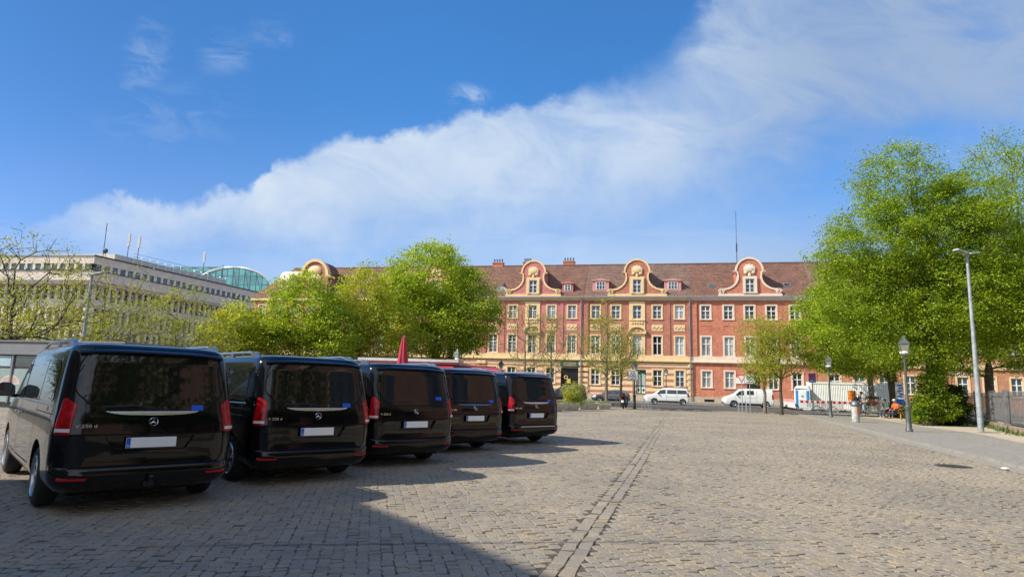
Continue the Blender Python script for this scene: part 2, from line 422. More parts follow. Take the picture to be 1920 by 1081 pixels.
BODY = [  # z, rear y, front y, half width, rear radius, front radius
 (.20, .30, 4.90, .78, .15, .30), (.26, .10, 5.02, .88, .20, .40), (.33, .02, 5.10, .935, .26, .50), (.40, .0, 5.13, .955, .27, .52),
 (.47, .005, 5.14, .960, .27, .52), (.495, .02, 5.14, .960, .26, .52), (.51, .052, 5.14, .960, .24, .52), (.60, .058, 5.13, .963, .23, .52),
 (.72, .058, 5.12, .966, .22, .52), (.84, .060, 5.10, .966, .22, .52), (.855, .050, 5.10, .966, .22, .52), (.95, .055, 5.03, .962, .22, .52),
 (1.03, .064, 4.90, .956, .22, .50), (1.10, .082, 4.70, .944, .22, .46), (1.16, .098, 4.45, .940, .22, .42), (1.24, .118, 4.25, .930, .21, .36),
 (1.36, .148, 4.03, .916, .20, .34), (1.50, .182, 3.78, .898, .20, .32), (1.64, .214, 3.50, .878, .19, .30), (1.74, .240, 3.27, .860, .19, .28),
 (1.795, .262, 3.08, .838, .19, .26), (1.832, .300, 2.92, .800, .20, .26), (1.856, .37, 2.72, .72, .22, .26), (1.871, .55, 2.40, .54, .22, .2), (1.876, .8, 2.1, .25, .12, .12)]
def body_mesh():
    n = 9; mid = 14
    rows = []
    for z, ry, fy, hw, rr, fr in BODY:
        pts = []
        L = fy-ry
        def side(y):   # slight bow of the flanks
            t = (y-2.4)/2.6; return hw*(1-.035*max(0, -t)**3-.03*max(0, t)**3)
        rr_ = min(rr, hw*.9, L*.4); fr_ = min(fr, hw*.9, L*.4)
        for i in range(n+1):                       # rear centre -> right rear corner
            x = (side(ry)-rr_)*i/n; pts.append((x, ry+.022*(x/max(.1, hw))**2))
        for i in range(1, n+1):
            a = math.pi/2*i/n; pts.append((side(ry+rr_)-rr_+rr_*math.sin(a), ry+.022+rr_-rr_*math.cos(a)))
        for i in range(1, mid+1):
            y = ry+rr_+.022+(L-rr_-fr_-.05)*i/mid; pts.append((side(y), y))
        xe = pts[-1][0]; ye = pts[-1][1]
        for i in range(1, n+1):
            a = math.pi/2*i/n; pts.append((xe-fr_+fr_*math.cos(a), ye+(fy-ye)*math.sin(a)))
        for i in range(1, n+1):
            x = (xe-fr_)*(1-i/n); pts.append((x, fy+.02*(1-(x/max(.1, hw))**2)))
        full = pts + [(-x, y) for x, y in pts[-2:0:-1]]
        rows.append([(x, y, z) for x, y in full])
    N = len(rows[0]); vs = [p for r_ in rows for p in r_]; fs = []
    for i in range(len(rows)-1):
        for k in range(N):
            j = (k+1) % N; fs.append((i*N+k, i*N+j, (i+1)*N+j, (i+1)*N+k))
    fs.append(tuple(range(N-1, -1, -1))); fs.append(tuple(range((len(rows)-1)*N, len(rows)*N)))
    b = MB(); b.add(vs, fs); return b
def boolean(me_a, cutters):
    a = bpy.data.objects.new('tmp_a', me_a); COL.objects.link(a); tmp = []
    for c in cutters:
        o = bpy.data.objects.new('tmp_c', c); COL.objects.link(o); tmp.append(o)
        md = a.modifiers.new('b', 'BOOLEAN'); md.operation = 'DIFFERENCE'; md.solver = 'EXACT'; md.object = o
    dg = bpy.context.evaluated_depsgraph_get(); dg.update()
    out = bpy.data.meshes.new_from_object(a.evaluated_get(dg))
    for o in tmp+[a]: bpy.data.objects.remove(o)
    return out
def finish(me, angle=32):
    bm = bmesh.new(); bm.from_mesh(me); bmesh.ops.remove_doubles(bm, verts=bm.verts, dist=1e-4)
    for f in bm.faces: f.smooth = True
    for e in bm.edges:
        e.smooth = not (len(e.link_faces) == 2 and e.calc_face_angle(0) > R(angle))
    bm.to_mesh(me); bm.free(); return me
def bvh_of(me):
    bm = bmesh.new(); bm.from_mesh(me); t = BVHTree.FromBMesh(bm); bm.free(); return t
class Proj:
    """lays outlines on a body seen along a horizontal direction (az = direction the ray travels)"""
    def __init__(s, bvh, az, origin=(0, 2.5)):
        s.b = bvh; s.d = Vector((math.cos(az), math.sin(az), 0)); s.s = Vector((s.d.y, -s.d.x, 0)); s.o = Vector((*origin, 0))
    def hit(s, a, z, off=.004):
        p = s.o+s.s*a-s.d*8+Vector((0, 0, z)); loc, nor, i, dist = s.b.ray_cast(p, s.d)
        if loc is None: return None
        if nor.dot(s.d) > 0: nor = -nor
        return loc+nor*off
    def patch(s, poly, off=.004, nr=14, nc=22, mb=None):
        """convex outline in (a, z)"""
        mb = mb or MB(); zs = [p[1] for p in poly]; z0, z1 = min(zs)+1e-4, max(zs)-1e-4; n = len(poly)
        zl = sorted(set([z0+(z1-z0)*i/nr for i in range(nr+1)]+[min(max(z, z0), z1) for z in zs]))
        vs = []; ok = True
        for z in zl:
            xs = []
            for i in range(n):
                (xa, za), (xb, zb) = poly[i], poly[(i+1) % n]
                if (za-z)*(zb-z) <= 0 and abs(za-zb) > 1e-9: xs.append(xa+(xb-xa)*(z-za)/(zb-za))
            a0, a1 = min(xs), max(xs)
            for k in range(nc+1):
                h = s.hit(a0+(a1-a0)*k/nc, z, off)
                if h is None: h = vs[-1] if vs else Vector((0, 0, z))
                vs.append(h)
        fs = []
        for i in range(len(zl)-1):
            for k in range(nc):
                q = i*(nc+1)+k; fs.append((q, q+1, q+nc+2, q+nc+1))
        mb.add(vs, fs); return mb
    def ribbon(s, line, w, off=.005, step=.04, mb=None, closed=False):
        mb = mb or MB(); pts = []
        L = list(line)+([line[0]] if closed else [])
        for (a0, z0), (a1, z1) in zip(L[:-1], L[1:]):
            d = math.hypot(a1-a0, z1-z0); k = max(1, int(d/step))
            for i in range(k): pts.append((a0+(a1-a0)*i/k, z0+(z1-z0)*i/k))
        pts.append(L[-1]); vs = []; fs = []
        for i, (a, z) in enumerate(pts):
            p, q = pts[max(0, i-1)], pts[min(len(pts)-1, i+1)]
            da, dz = q[0]-p[0], q[1]-p[1]; l = math.hypot(da, dz) or 1; na, nz = -dz/l*w/2, da/l*w/2
            h1 = s.hit(a+na, z+nz, off); h2 = s.hit(a-na, z-nz, off)
            if h1 is None or h2 is None: continue
            vs += [h1, h2]
        for i in range(len(vs)//2-1): fs.append((2*i, 2*i+1, 2*i+3, 2*i+2))
        mb.add(vs, fs); return mb
def solid(me, t):
    """gives a laid-on patch a real thickness outwards"""
    bm = bmesh.new(); bm.from_mesh(me); bmesh.ops.recalc_face_normals(bm, faces=bm.faces)
    bmesh.ops.solidify(bm, geom=bm.faces[:], thickness=t); bm.to_mesh(me); bm.free(); return me

def cyl_x(x0, x1, cy, cz, r, n=40):
    b = MB(); vs = []
    for x in (x0, x1):
        for k in range(n):
            t = 2*math.pi*k/n; vs.append((x, cy+r*math.cos(t), cz+r*math.sin(t)))
    fs = [tuple(range(n)), tuple(range(2*n-1, n-1, -1))]+[(k, n+k, n+(k+1) % n, (k+1) % n) for k in range(n)]
    b.add(vs, fs); me = b.mesh('cut'); return me

def wheel_parts(rad=.335, wid=.235, spokes=5, hub=.22):
    """tyre, rim meshes centred on the axle (axis x), outer side at +x"""
    t = MB(); n = 36; prof = [(-wid/2, hub), (-wid/2, rad*.80), (-wid/2+.02, rad*.94), (-wid/2+.05, rad), (wid/2-.05, rad), (wid/2-.02, rad*.94), (wid/2, rad*.80), (wid/2-.012, hub+.012), (wid/2-.05, hub-.01), (-wid/2+.05, hub-.01)]
    vs = []; fs = []; m_ = len(prof)
    for x, r_ in prof:
        for k in range(n):
            a = 2*math.pi*k/n; vs.append((x, r_*math.cos(a), r_*math.sin(a)))
    for i in range(m_):
        j = (i+1) % m_
        for k in range(n):
            l = (k+1) % n; fs.append((i*n+k, i*n+l, j*n+l, j*n+k))
    t.add(vs, fs)
    r_ = MB(); vs = []; fs = []; prof = [(wid/2-.012, hub+.012), (wid/2+.002, hub+.005), (wid/2-.01, hub-.012), (wid/2-.08, hub-.03), (-.05, hub-.04)]
    for x, q in prof:
        for k in range(n):
            a = 2*math.pi*k/n; vs.append((x, q*math.cos(a), q*math.sin(a)))
    for i in range(len(prof)-1):
        for k in range(n):
            l = (k+1) % n; fs.append((i*n+k, i*n+l, (i+1)*n+l, (i+1)*n+k))
    r_.add(vs, fs)
    for s in range(spokes):
        for da in ((-.13, .13) if spokes == 5 else (0,)):
            a = 2*math.pi*s/spokes+.3
            def P(x, q, aa): return (x, q*math.cos(aa), q*math.sin(aa))
            a0, a1 = a+da*.5, a+da*1.4; w = .020/hub*.5 if spokes == 5 else .10
            r_.add([P(wid/2-.03, .05, a0-.28), P(wid/2-.03, .05, a0+.28), P(wid/2-.018, hub-.012, a1+w*1.6), P(wid/2-.018, hub-.012, a1-w*1.6),
                    P(wid/2-.08, .05, a0-.28), P(wid/2-.08, .05, a0+.28), P(wid/2-.07, hub-.012, a1+w*1.6), P(wid/2-.07, hub-.012, a1-w*1.6)],
                   [(0, 1, 2, 3), (7, 6, 5, 4), (0, 3, 7, 4), (1, 5, 6, 2)])
    vs = []; k0 = 20
    for x, q in ((wid/2-.09, .065), (wid/2-.02, .06), (wid/2-.012, .035)):
        for k in range(k0): a = 2*math.pi*k/k0; vs.append((x, q*math.cos(a), q*math.sin(a)))
    fs = [(i*k0+k, i*k0+(k+1) % k0, (i+1)*k0+(k+1) % k0, (i+1)*k0+k) for i in range(2) for k in range(k0)]+[tuple(range(2*k0, 3*k0))]
    r_.add(vs, fs)
    d = MB(); vs = [(wid/2-.10, (hub-.03)*math.cos(2*math.pi*k/24), (hub-.03)*math.sin(2*math.pi*k/24)) for k in range(24)]; d.add(vs, [tuple(range(24))])
    return t.mesh('tyre', True, 50), r_.mesh('rim', True, 40), d.mesh('brake_disc')
m_disc = mat('dark_brake_disc', (.03, .03, .032), .6, .5)

def rect(x0, x1, z0, z1): return [(x0, z0), (x1, z0), (x1, z1), (x0, z1)]
def rounded(poly, r, n=4):
    out = []; N = len(poly)
    for i in range(N):
        p0, p1, p2 = Vector(poly[i-1]), Vector(poly[i]), Vector(poly[(i+1) % N])
        a = (p0-p1); b = (p2-p1); rr = min(r, a.length*.45, b.length*.45); a = p1+a.normalized()*rr; b = p1+b.normalized()*rr
        for k in range(n+1):
            t = k/n; q = a*(1-t)**2+p1*2*t*(1-t)+b*t*t; out.append((q.x, q.y))
    return out

def make_black_van():
    root = empty('black_van')
    raw = body_mesh().mesh('van_body')
    cut = [cyl_x(.60, 1.2, 1.0, .335, .415), cyl_x(-1.2, -.60, 1.0, .335, .415), cyl_x(.60, 1.2, 4.2, .335, .415), cyl_x(-1.2, -.60, 4.2, .335, .415)]
    c = MB(); # number plate recess, a truncated wedge in the tailgate
    A = [(-.50, .835), (.50, .835), (.40, .655), (-.40, .655)]
    vs = [(x, -.05, z) for x, z in A]+[(x*.90, .105, .745+(z-.745)*.80) for x, z in A]
    c.add(vs, [(0, 1, 2, 3), (7, 6, 5, 4), (0, 4, 5, 1), (1, 5, 6, 2), (2, 6, 7, 3), (3, 7, 4, 0)]); cut.append(c.mesh('cut'))
    smooth_bvh = bvh_of(raw)
    body = finish(boolean(raw, cut)); o = link_mesh('body', body, m_paint, root)
    B = bvh_of(body)
    rear = Proj(smooth_bvh, R(90), (0, 2.5)); left = Proj(smooth_bvh, 0.0, (0, 0)); right = Proj(smooth_bvh, R(180), (0, 0)); front = Proj(smooth_bvh, R(-90), (0, 2.5))
    # ---- tailgate with its glass and trim
    win = [(-.695, 1.735), (.695, 1.735), (.755, 1.60), (.785, 1.32), (.60, 1.145), (.50, 1.10), (-.50, 1.10), (-.60, 1.145), (-.785, 1.32), (-.755, 1.60)]
    gl = link_mesh('rear_window', rear.patch(rounded(win, .07, 5), .004, 20, 30).mesh('rw', True), m_glass, root)
    rb = rear.ribbon(rounded(win, .07, 5), .014, .0055, closed=True).build('window_seal', m_gap, gl)
    arc = [(-.50+i*.05, 1.118-.045*(1-abs(-.50+i*.05)**2.2/.25**1.1)) for i in range(21)]
    strip = [(x, 1.102) for x in (.49, -.49)]+[(-.44, 1.080), (-.34, 1.066), (-.2, 1.058), (0, 1.055), (.2, 1.058), (.34, 1.066), (.44, 1.080)]
    link_mesh('chrome_strip', solid(rear.patch(strip, .007, 6, 30).mesh('cs', True), .008), m_chrome, root)
    seam = MB()
    rear.ribbon([(-.62, 1.80), (-.79, 1.45), (-.815, 1.2), (-.80, .86), (-.80, .60), (-.74, .515)], .010, .004, mb=seam)
    rear.ribbon([(.62, 1.80), (.79, 1.45), (.815, 1.2), (.80, .86), (.80, .60), (.74, .515)], .010, .004, mb=seam)
    rear.ribbon([(-.74, .515), (.74, .515)], .010, .004, mb=seam); rear.ribbon([(-.80, .858), (-.52, .858)], .007, .004, mb=seam); rear.ribbon([(.52, .858), (.80, .858)], .007, .004, mb=seam)
    for P in (left, right):
        sgn = 1 if P is left else -1     # a = -y for left, +y for right
        def a(y): return -y if P is left else y
        P.ribbon([(a(3.62), 1.62), (a(3.95), 1.35), (a(4.0), 1.0), (a(3.85), .62), (a(3.68), .45), (a(3.05), .42), (a(2.98), .8), (a(3.0), 1.72)], .009, .004, mb=seam)
        P.ribbon([(a(2.92), 1.74), (a(2.90), .8), (a(2.95), .42), (a(1.62), .42), (a(1.50), .72), (a(1.46), 1.0), (a(1.50), 1.74)], .009, .004, mb=seam)
        P.ribbon([(a(1.50), 1.06), (a(.35), 1.06)], .008, .004, mb=seam)
        P.ribbon([(a(.42), 1.16), (a(.45), .62)], .006, .004, mb=seam)
    seam.build('panel_gaps', m_gap, root)
    # spoiler lip with the third brake light
    sp = MB(); N = 16
    prof = [(.285, 1.806), (.205, 1.790), (.178, 1.768), (.19, 1.752), (.255, 1.745)]
    vs = []; fs = []
    for i in range(N+1):
        x = -.76+1.52*i/N; k = 1-abs(x/.76)**5*.25; dy = .03*(x/.7)**2
        for y, z in prof: vs.append((x, .30-(.30-y)*k+dy, z-.030*abs(x/.76)**4))
    for i in range(N):
        for j in range(len(prof)):
            q = (j+1) % len(prof); fs.append((i*5+j, i*5+q, (i+1)*5+q, (i+1)*5+j))
    fs += [(0, 1, 2, 3, 4), (N*5+4, N*5+3, N*5+2, N*5+1, N*5)]
    sp.add(vs, fs); spo = sp.build('spoiler', m_paint, root, True, 40)
    b = MB(); vs = []; fs = []
    for i in range(9):
        x = -.23+.46*i/8; dy = .03*(x/.7)**2
        vs += [(x, .184+dy, 1.761), (x, .190+dy, 1.778), (x, .215+dy, 1.786)]
    for i in range(8): fs += [(3*i, 3*i+1, 3*i+4, 3*i+3), (3*i+1, 3*i+2, 3*i+5, 3*i+4)]
    b.add(vs, fs); b.M = Matrix(); m3 = solid(b.mesh('bl'), .006); link_mesh('brake_light', m3, m_redtop, spo)
    # wiper
    b = MB(); b.tube([(.02, .098, 1.135), (-.2, .092, 1.165), (-.52, .10, 1.150)], .011, 6); b.build('rear_wiper', m_plast, root)
    # tail lamps wrap round the corners
    for sgn in (-1, 1):
        az = R(90+sgn*42); P = Proj(smooth_bvh, az, (sgn*.75, .30))
        # find lateral range: lamp from inner edge on tailgate to flank
        def q(a): return -sgn*a if False else a
        ins = [(-.118, .855), (.052, .855), (.038, 1.10), (.026, 1.235), (.0, 1.245), (-.100, 1.180), (-.118, 1.155)]
        if sgn > 0: ins = [(-a, z) for a, z in ins]
        ins = [(-a, z) for a, z in ins]
        lamp = link_mesh('tail_lamp', solid(P.patch(rounded(ins, .03, 3), .006, 16, 16).mesh('tl', True), .010), m_red, root)
        w = [(-.108, .882), (.035, .882), (.035, .918), (-.108, .918)]
        if sgn > 0: w = [(-a, z) for a, z in w]
        w = [(-a, z) for a, z in w]
        link_mesh('reversing_lens', P.patch(w, .018, 3, 10).mesh('rl', True), m_white, lamp)
    # bumper reflectors
    for sgn in (-1, 1):
        r_ = [(sgn*.86, .378), (sgn*.62, .372), (sgn*.60, .398), (sgn*.86, .412)]
        link_mesh('bumper_reflector', solid(rear.patch(r_, .004, 3, 10).mesh('br', True), .004), m_redtop, root)
    # number plate
    pl = MB(); pl.bbox(-.26, .26, .045, .055, .700, .812, .004)
    plate = pl.build('number_plate', m_plate, root)
    pb = MB(); pb.box(-.257, -.215, .0425, .0449, .703, .809); st = pb.build('blue_strip', m_blue, plate)
    tm = text_mesh('D', .032, .0005); tm.transform(Matrix.Translation((-.236, .0415, .722)) @ Matrix.Rotation(R(90), 4, 'X')); link_mesh('country_letter', tm, m_plate, plate)
    fr = MB(); fr.box(-.268, .268, .0475, .058, .690, .6995); fr.build('plate_holder', m_plast, plate)
    # badge: ring with a three-pointed star
    bd = MB(); n = 28
    cy, cz, rr = .056, .985, .045
    ring = [(rr*math.cos(2*math.pi*k/n), cy, cz+rr*math.sin(2*math.pi*k/n)) for k in range(n)]
    vs = []; fs = []
    for k in range(n):
        t = 2*math.pi*k/n
        for dr, dy in ((-.0045, 0), (0, -.006), (.0045, 0), (0, .004)): vs.append(((rr+dr)*math.cos(t), cy+dy, cz+(rr+dr)*math.sin(t)))
    for k in range(n):
        for j in range(4): fs.append((k*4+j, k*4+(j+1) % 4, ((k+1) % n)*4+(j+1) % 4, ((k+1) % n)*4+j))
    bd.add(vs, fs)
    for k in range(3):
        t = R(90+120*k); c0 = (0, cy-.008, cz); tip = (rr*math.cos(t), cy, cz+rr*math.sin(t))
        l_ = (.010*math.cos(t+R(60)), cy+.002, cz+.010*math.sin(t+R(60))); r_ = (.010*math.cos(t-R(60)), cy+.002, cz+.010*math.sin(t-R(60)))
        bd.add([c0, tip, l_, r_], [(0, 1, 2), (0, 3, 1), (1, 3, 2), (0, 2, 3)])
    bd.build('star_badge', m_chrome, root)
    # blue permit sticker low on the right of the rear glass
    link_mesh('blue_sticker', rear.patch(rect(.40, .535, 1.108, 1.168), .007, 3, 4).mesh('sticker'), m_blue2, root)
    # flank glass
    for P in (left, right):
        def a(y): return -y if P is left else y
        q = [(a(.52), 1.19), (a(1.46), 1.175), (a(1.46), 1.665), (a(.72), 1.655), (a(.60), 1.60)]
        w1 = link_mesh('side_window', P.patch(rounded(q, .06, 4), .004, 12, 14).mesh('w', True), m_glass_side, root)
        q = [(a(1.50), 1.175), (a(2.90), 1.165), (a(2.90), 1.675), (a(1.50), 1.665)]
        link_mesh('side_window', P.patch(q, .004, 12, 14).mesh('w', True), m_glass_side, root)
        q = [(a(2.99), 1.165), (a(4.00), 1.16), (a(3.98), 1.20), (a(3.52), 1.60), (a(3.38), 1.665), (a(2.99), 1.675)]
        link_mesh('door_window', P.patch(q, .004, 12, 14).mesh('w', True), m_glass_side, root)
        link_mesh('window_trim', solid(P.patch([(a(.52), 1.135), (a(4.02), 1.12), (a(4.02), 1.145), (a(.52), 1.162)], .005, 2, 40).mesh('t', True), .006), m_alu, root)
        for yy, zz in ((2.72, .98), (3.12, .98)):
            b = MB(); h = P.hit(a(yy), zz, .03); sx = -1 if P is left else 1
            b.tube([(h.x-sx*.03, yy-.10, zz), (h.x, yy-.08, zz), (h.x, yy+.08, zz), (h.x-sx*.03, yy+.10, zz)], .012, 6); b.build('door_handle', m_chrome, root, True)
    # windscreen, lamps and grille at the front
    ws = [(-.72, 1.235), (.72, 1.235), (.60, 1.74), (-.60, 1.74)]
    link_mesh('windscreen', front.patch(rounded(ws, .06), .004, 14, 20).mesh('ws', True), m_glass, root)
    link_mesh('grille', front.patch(rounded([(-.42, .62), (.42, .62), (.48, .84), (-.48, .84)], .04), .006, 6, 10).mesh('g', True), m_chrome, root)
    for sgn in (-1, 1):
        P = Proj(smooth_bvh, R(-90-sgn*30) , (sgn*.6, 4.6))
        link_mesh('headlight', P.patch(rounded([(-.16, .70), (.20, .70), (.20, .88), (-.16, .84)], .04), .006, 6, 8).mesh('hl', True), m_white, root)
    # door mirrors
    for sgn in (-1, 1):
        b = MB(); vs = []; fs = []; cx, cy, cz = sgn*1.09, 3.80, 1.235
        pr = [(-.105, -.085), (.105, -.085), (.125, -.02), (.11, .075), (.05, .115), (-.06, .115), (-.115, .06), (-.125, -.03)]
        for y, k in ((-.055, .97), (-.04, 1.0), (.03, .92), (.085, .55)):
            vs += [(cx+px*k*sgn, cy+y, cz+pz*k) for px, pz in pr]
        for i in range(3):
            for k in range(8): fs.append((i*8+k, i*8+(k+1) % 8, i*8+8+(k+1) % 8, i*8+8+k))
        fs += [tuple(range(8)), tuple(range(24, 32))]
        b.add(vs, fs); b.tube([(sgn*.86, 3.86, 1.15), (sgn*1.0, 3.84, 1.16), (sgn*1.06, 3.82, 1.19)], .028, 8)
        mo = b.build('door_mirror', m_paint, root, True, 50)
        g_ = MB(); g_.add([(cx+px*.88*sgn, cy-.058, cz+pz*.88) for px, pz in pr], [tuple(range(8))]); g_.build('mirror_glass', m_glass_side, mo)
    # roof rails
    for sgn in (-1, 1):
        b = MB(); pts = []
        for i in range(25):
            t = i/24; y = .55+2.35*t; z = 1.838+.066*min(1, math.sin(math.pi*t)*2.2)
            pts.append((sgn*(.775-.01*math.sin(math.pi*t)), y, z))
        b.tube(pts, .020, 8)
        b.add([(sgn*.775+dx, y, z) for dx in (-.022, .022) for y, z in ((.48, 1.79), (.84, 1.82), (.82, 1.915), (.70, 1.912), (.60, 1.885))],
              [(0, 1, 2, 3, 4), (9, 8, 7, 6, 5), (0, 5, 6, 1), (1, 6, 7, 2), (2, 7, 8, 3), (3, 8, 9, 4), (4, 9, 5, 0)])
        b.add([(sgn*.775+dx, y, z) for dx in (-.015, .015) for y, z in ((1.62, 1.82), (1.78, 1.82), (1.72, 1.905), (1.62, 1.905))],
              [(0, 1, 2, 3), (7, 6, 5, 4), (0, 4, 5, 1), (1, 5, 6, 2), (2, 6, 7, 3), (3, 7, 4, 0)])
        b.build('roof_rail', m_alu, root, True, 50)
    # wheels
    ty, ri, di = wheel_parts()
    for sx in (-1, 1):
        for yy in (1.0, 4.2):
            t = link_mesh('wheel', ty, m_rubber, root); t.location = (sx*.835, yy, .335)
            if sx < 0: t.rotation_euler = (0, 0, math.pi)
            r_ = link_mesh('rim', ri, m_rim, t); d_ = link_mesh('brake_disc', di, m_disc, t)
    # underbody so light does not pass under the floor
    b = MB(); b.box(-.72, .72, .35, 4.8, .18, .30); b.box(-.60, .60, .9, 1.1, .22, .38); b.build('underbody', m_gap, root)
    return root

def van_text(root, txt):
    me = text_mesh(txt, .052, .0012); me.transform(Matrix.Scale(1.25, 4, (1, 0, 0)))
    me.transform(Matrix.Translation((-.655, .056, .945)) @ Matrix.Rotation(R(90), 4, 'X'))
    link_mesh('model_lettering', me, m_chrome, root)

V1 = make_black_van()
VAN_POS = [(-4.052, 7.456, 42.7), (-2.807, 9.673, 42.0), (-1.669, 11.98, 42.1), (-.713, 14.76, 42.2), (.794, 17.17, 41.8)]
VAN_LAB = ['nearest black passenger van, the one with a tow hook, parked leftmost in the row',
           'second black passenger van from the left, beside the one with the tow hook',
           'middle black passenger van, the only one without chrome under its rear window',
           'fourth black passenger van, with a thin curved chrome line under its rear window',
           'farthest black passenger van, at the right end, with chrome along its rear bumper']
VANS = []
for i, (x, y, a) in enumerate(VAN_POS):
    o = V1 if i == 0 else copy_tree(V1)
    o.location = (x, y, 0); o.rotation_euler = (0, 0, R(a)); tag(o, VAN_LAB[i], 'van', 'black passenger vans parked side by side'); VANS.append(o)
for o, t in zip(VANS, ('V 250 d', 'V 250 d', 'V 250 d', 'EQV 300', 'EQV 300')): van_text(o, t)
for c in list(bpy.data.objects):
    if c.parent == VANS[2] and c.name.startswith('chrome_strip'): bpy.data.objects.remove(c)
for c in list(bpy.data.objects):
    if c.parent == VANS[3] and c.name.startswith('chrome_strip'): c.scale = (1.08, 1, .35); c.location.z = .685
    if c.parent == VANS[2] and c.name.startswith('blue_sticker'): c.location = (.06, .022, .09)
    if c.parent in (VANS[3], VANS[4]) and c.name.startswith('blue_sticker'): c.location = (.03, .002, .0)
b = MB(); b.tube([(.0, .30, .30), (.0, -.02, .27), (.0, -.07, .30), (.0, -.08, .36)], .018, 8); b.sphere((0, -.08, .385), .027); b.box(-.05, .05, .0, .35, .27, .33); b.build('tow_hook', m_plast, VANS[0], True)
b = MB(); b.bbox(-.62, .62, -.010, .02, .468, .482, .003); b.build('bumper_trim', m_chrome, VANS[4])

#@@REST
# ------------------------------------------------------------------ street, pavements
m_asph = mat('asphalt', (.075, .076, .080), .85, var=.18, vscale=.6, bump=.4, bscale=25)
m_pave = mat('small_stone_pavement', (.275, .25, .215), .85, var=.22, vscale=9, bump=1.0, bscale=22)
m_kerbm = mat('granite_kerb', (.29, .265, .225), .8, var=.15, vscale=5, bump=.4)
m_sand = mat('sandy_verge', (.46, .385, .27), .95, var=.14, vscale=2, bump=.4, bscale=30)
m_grass = mat('short_grass', (.09, .125, .035), .95, var=.4, vscale=3, bump=1.0, bscale=30)
def street_slab(name, v0, v1, z0, z1, m_, u0=-75, u1=120):
    b = MB(); n = 30
    P = [(fp(u0+(u1-u0)*i/n, v0)) for i in range(n+1)]+[(fp(u1-(u1-u0)*i/n, v1)) for i in range(n+1)]
    b.slab([(p.x, p.y) for p in P], z0, z1); return tag(b.build(name, m_), kind='structure')
street_slab('road', -26.0, -4.2, -.20, -.015, m_asph)
street_slab('far_pavement', -4.0, 0.05, -.20, .26, m_pave)
street_slab('far_kerb', -4.2, -4.0, -.20, .24, m_kerbm)
street_slab('near_kerb', -26.15, -26.0, -.20, .05, m_kerbm)
kx = [(x, y) for x, y in KERB if y < 55]
def offs(pts, d):
    out = []
    for i, p in enumerate(pts):
        a = Vector(pts[max(0, i-1)]); b_ = Vector(pts[min(len(pts)-1, i+1)]); t = (b_-a).normalized(); nrm = Vector((-t.y, t.x))
        if nrm.x < 0: nrm = -nrm
        out.append((p[0]+nrm.x*d, p[1]+nrm.y*d))
    return out
def strip(name, A, B, z0, z1, m_):
    b = MB(); n = len(A); vs = []
    for z in (z0, z1): vs += [(x, y, z) for x, y in A]+[(x, y, z) for x, y in B]
    fs = []
    for i in range(n-1):
        fs.append((2*n+i, 2*n+i+1, 3*n+i+1, 3*n+i)); fs.append((i, i+1, 2*n+i+1, 2*n+i)); fs.append((n+i+1, n+i, 3*n+i, 3*n+i+1))
    fs += [(0, n, 3*n, 2*n), (n-1, 2*n-1, 4*n-1, 3*n-1)]
    b.add(vs, fs); return tag(b.build(name, m_), kind='structure')
k0 = kx; k1 = offs(kx, .16)
strip('gutter_course', offs(kx, -.42), offs(kx, -.01), -.05, .004, m_kerbm)
strip('kerb', k0, k1, -.05, .062, m_kerbm)
sand_in = [(26.0, 53.0), (25.2, 49.5), (24.9, 47), (24.3, 42.5), (22.9, 38), (21.3, 33.6), (20.6, 28.55), (18.06, 22.69), (16.4, 17.6), (14.4, 10), (13.0, 4)]
def resample(P, n):
    P = [Vector(p) for p in P]; L = [0]
    for a, b_ in zip(P[:-1], P[1:]): L.append(L[-1]+(b_-a).length)
    out = []
    for i in range(n):
        t = L[-1]*i/(n-1); k = 0
        while k < len(L)-2 and L[k+1] < t: k += 1
        q = P[k].lerp(P[k+1], (t-L[k])/(L[k+1]-L[k])); out.append((q.x, q.y))
    return out
strip('pavement', resample(offs(kx, .165), 30), resample(sand_in, 30), -.05, .058, m_pave)
sand_out = [(60, 53), (58, 49.5), (52, 47), (50, 42.5), (50, 38), (48, 33.6), (45, 28.55), (42, 22.69), (40, 17.6), (38, 10), (36, 4)]
strip('sandy_path', resample(offs(sand_in, .01), 30), resample(sand_out, 30), -.05, .052, m_sand)
# manhole cover sunk in the cobbles, and a scrap of litter
b = MB(); b.lathe([(.36, -.03), (.36, .006), (.30, .012), (.02, .012)], 28); o = b.build('manhole_cover', mat('cast_iron', (.06, .055, .05), .6, .4, bump=.6, bscale=40)); o.location = (10.15, 14.85, 0)
tag(o, 'round dark iron manhole cover set in the cobbles near the kerb', 'manhole cover')
b = MB(); b.sphere((0, 0, .03), .06, 7, 5, 1.6, .8, .5); o = b.build('paper_scrap', mat('crumpled_paper', (.8, .8, .8), .8, bump=1)); o.location = (11.0, 14.4, 0)
tag(o, 'small crumpled white scrap of paper lying in the gutter', 'litter')

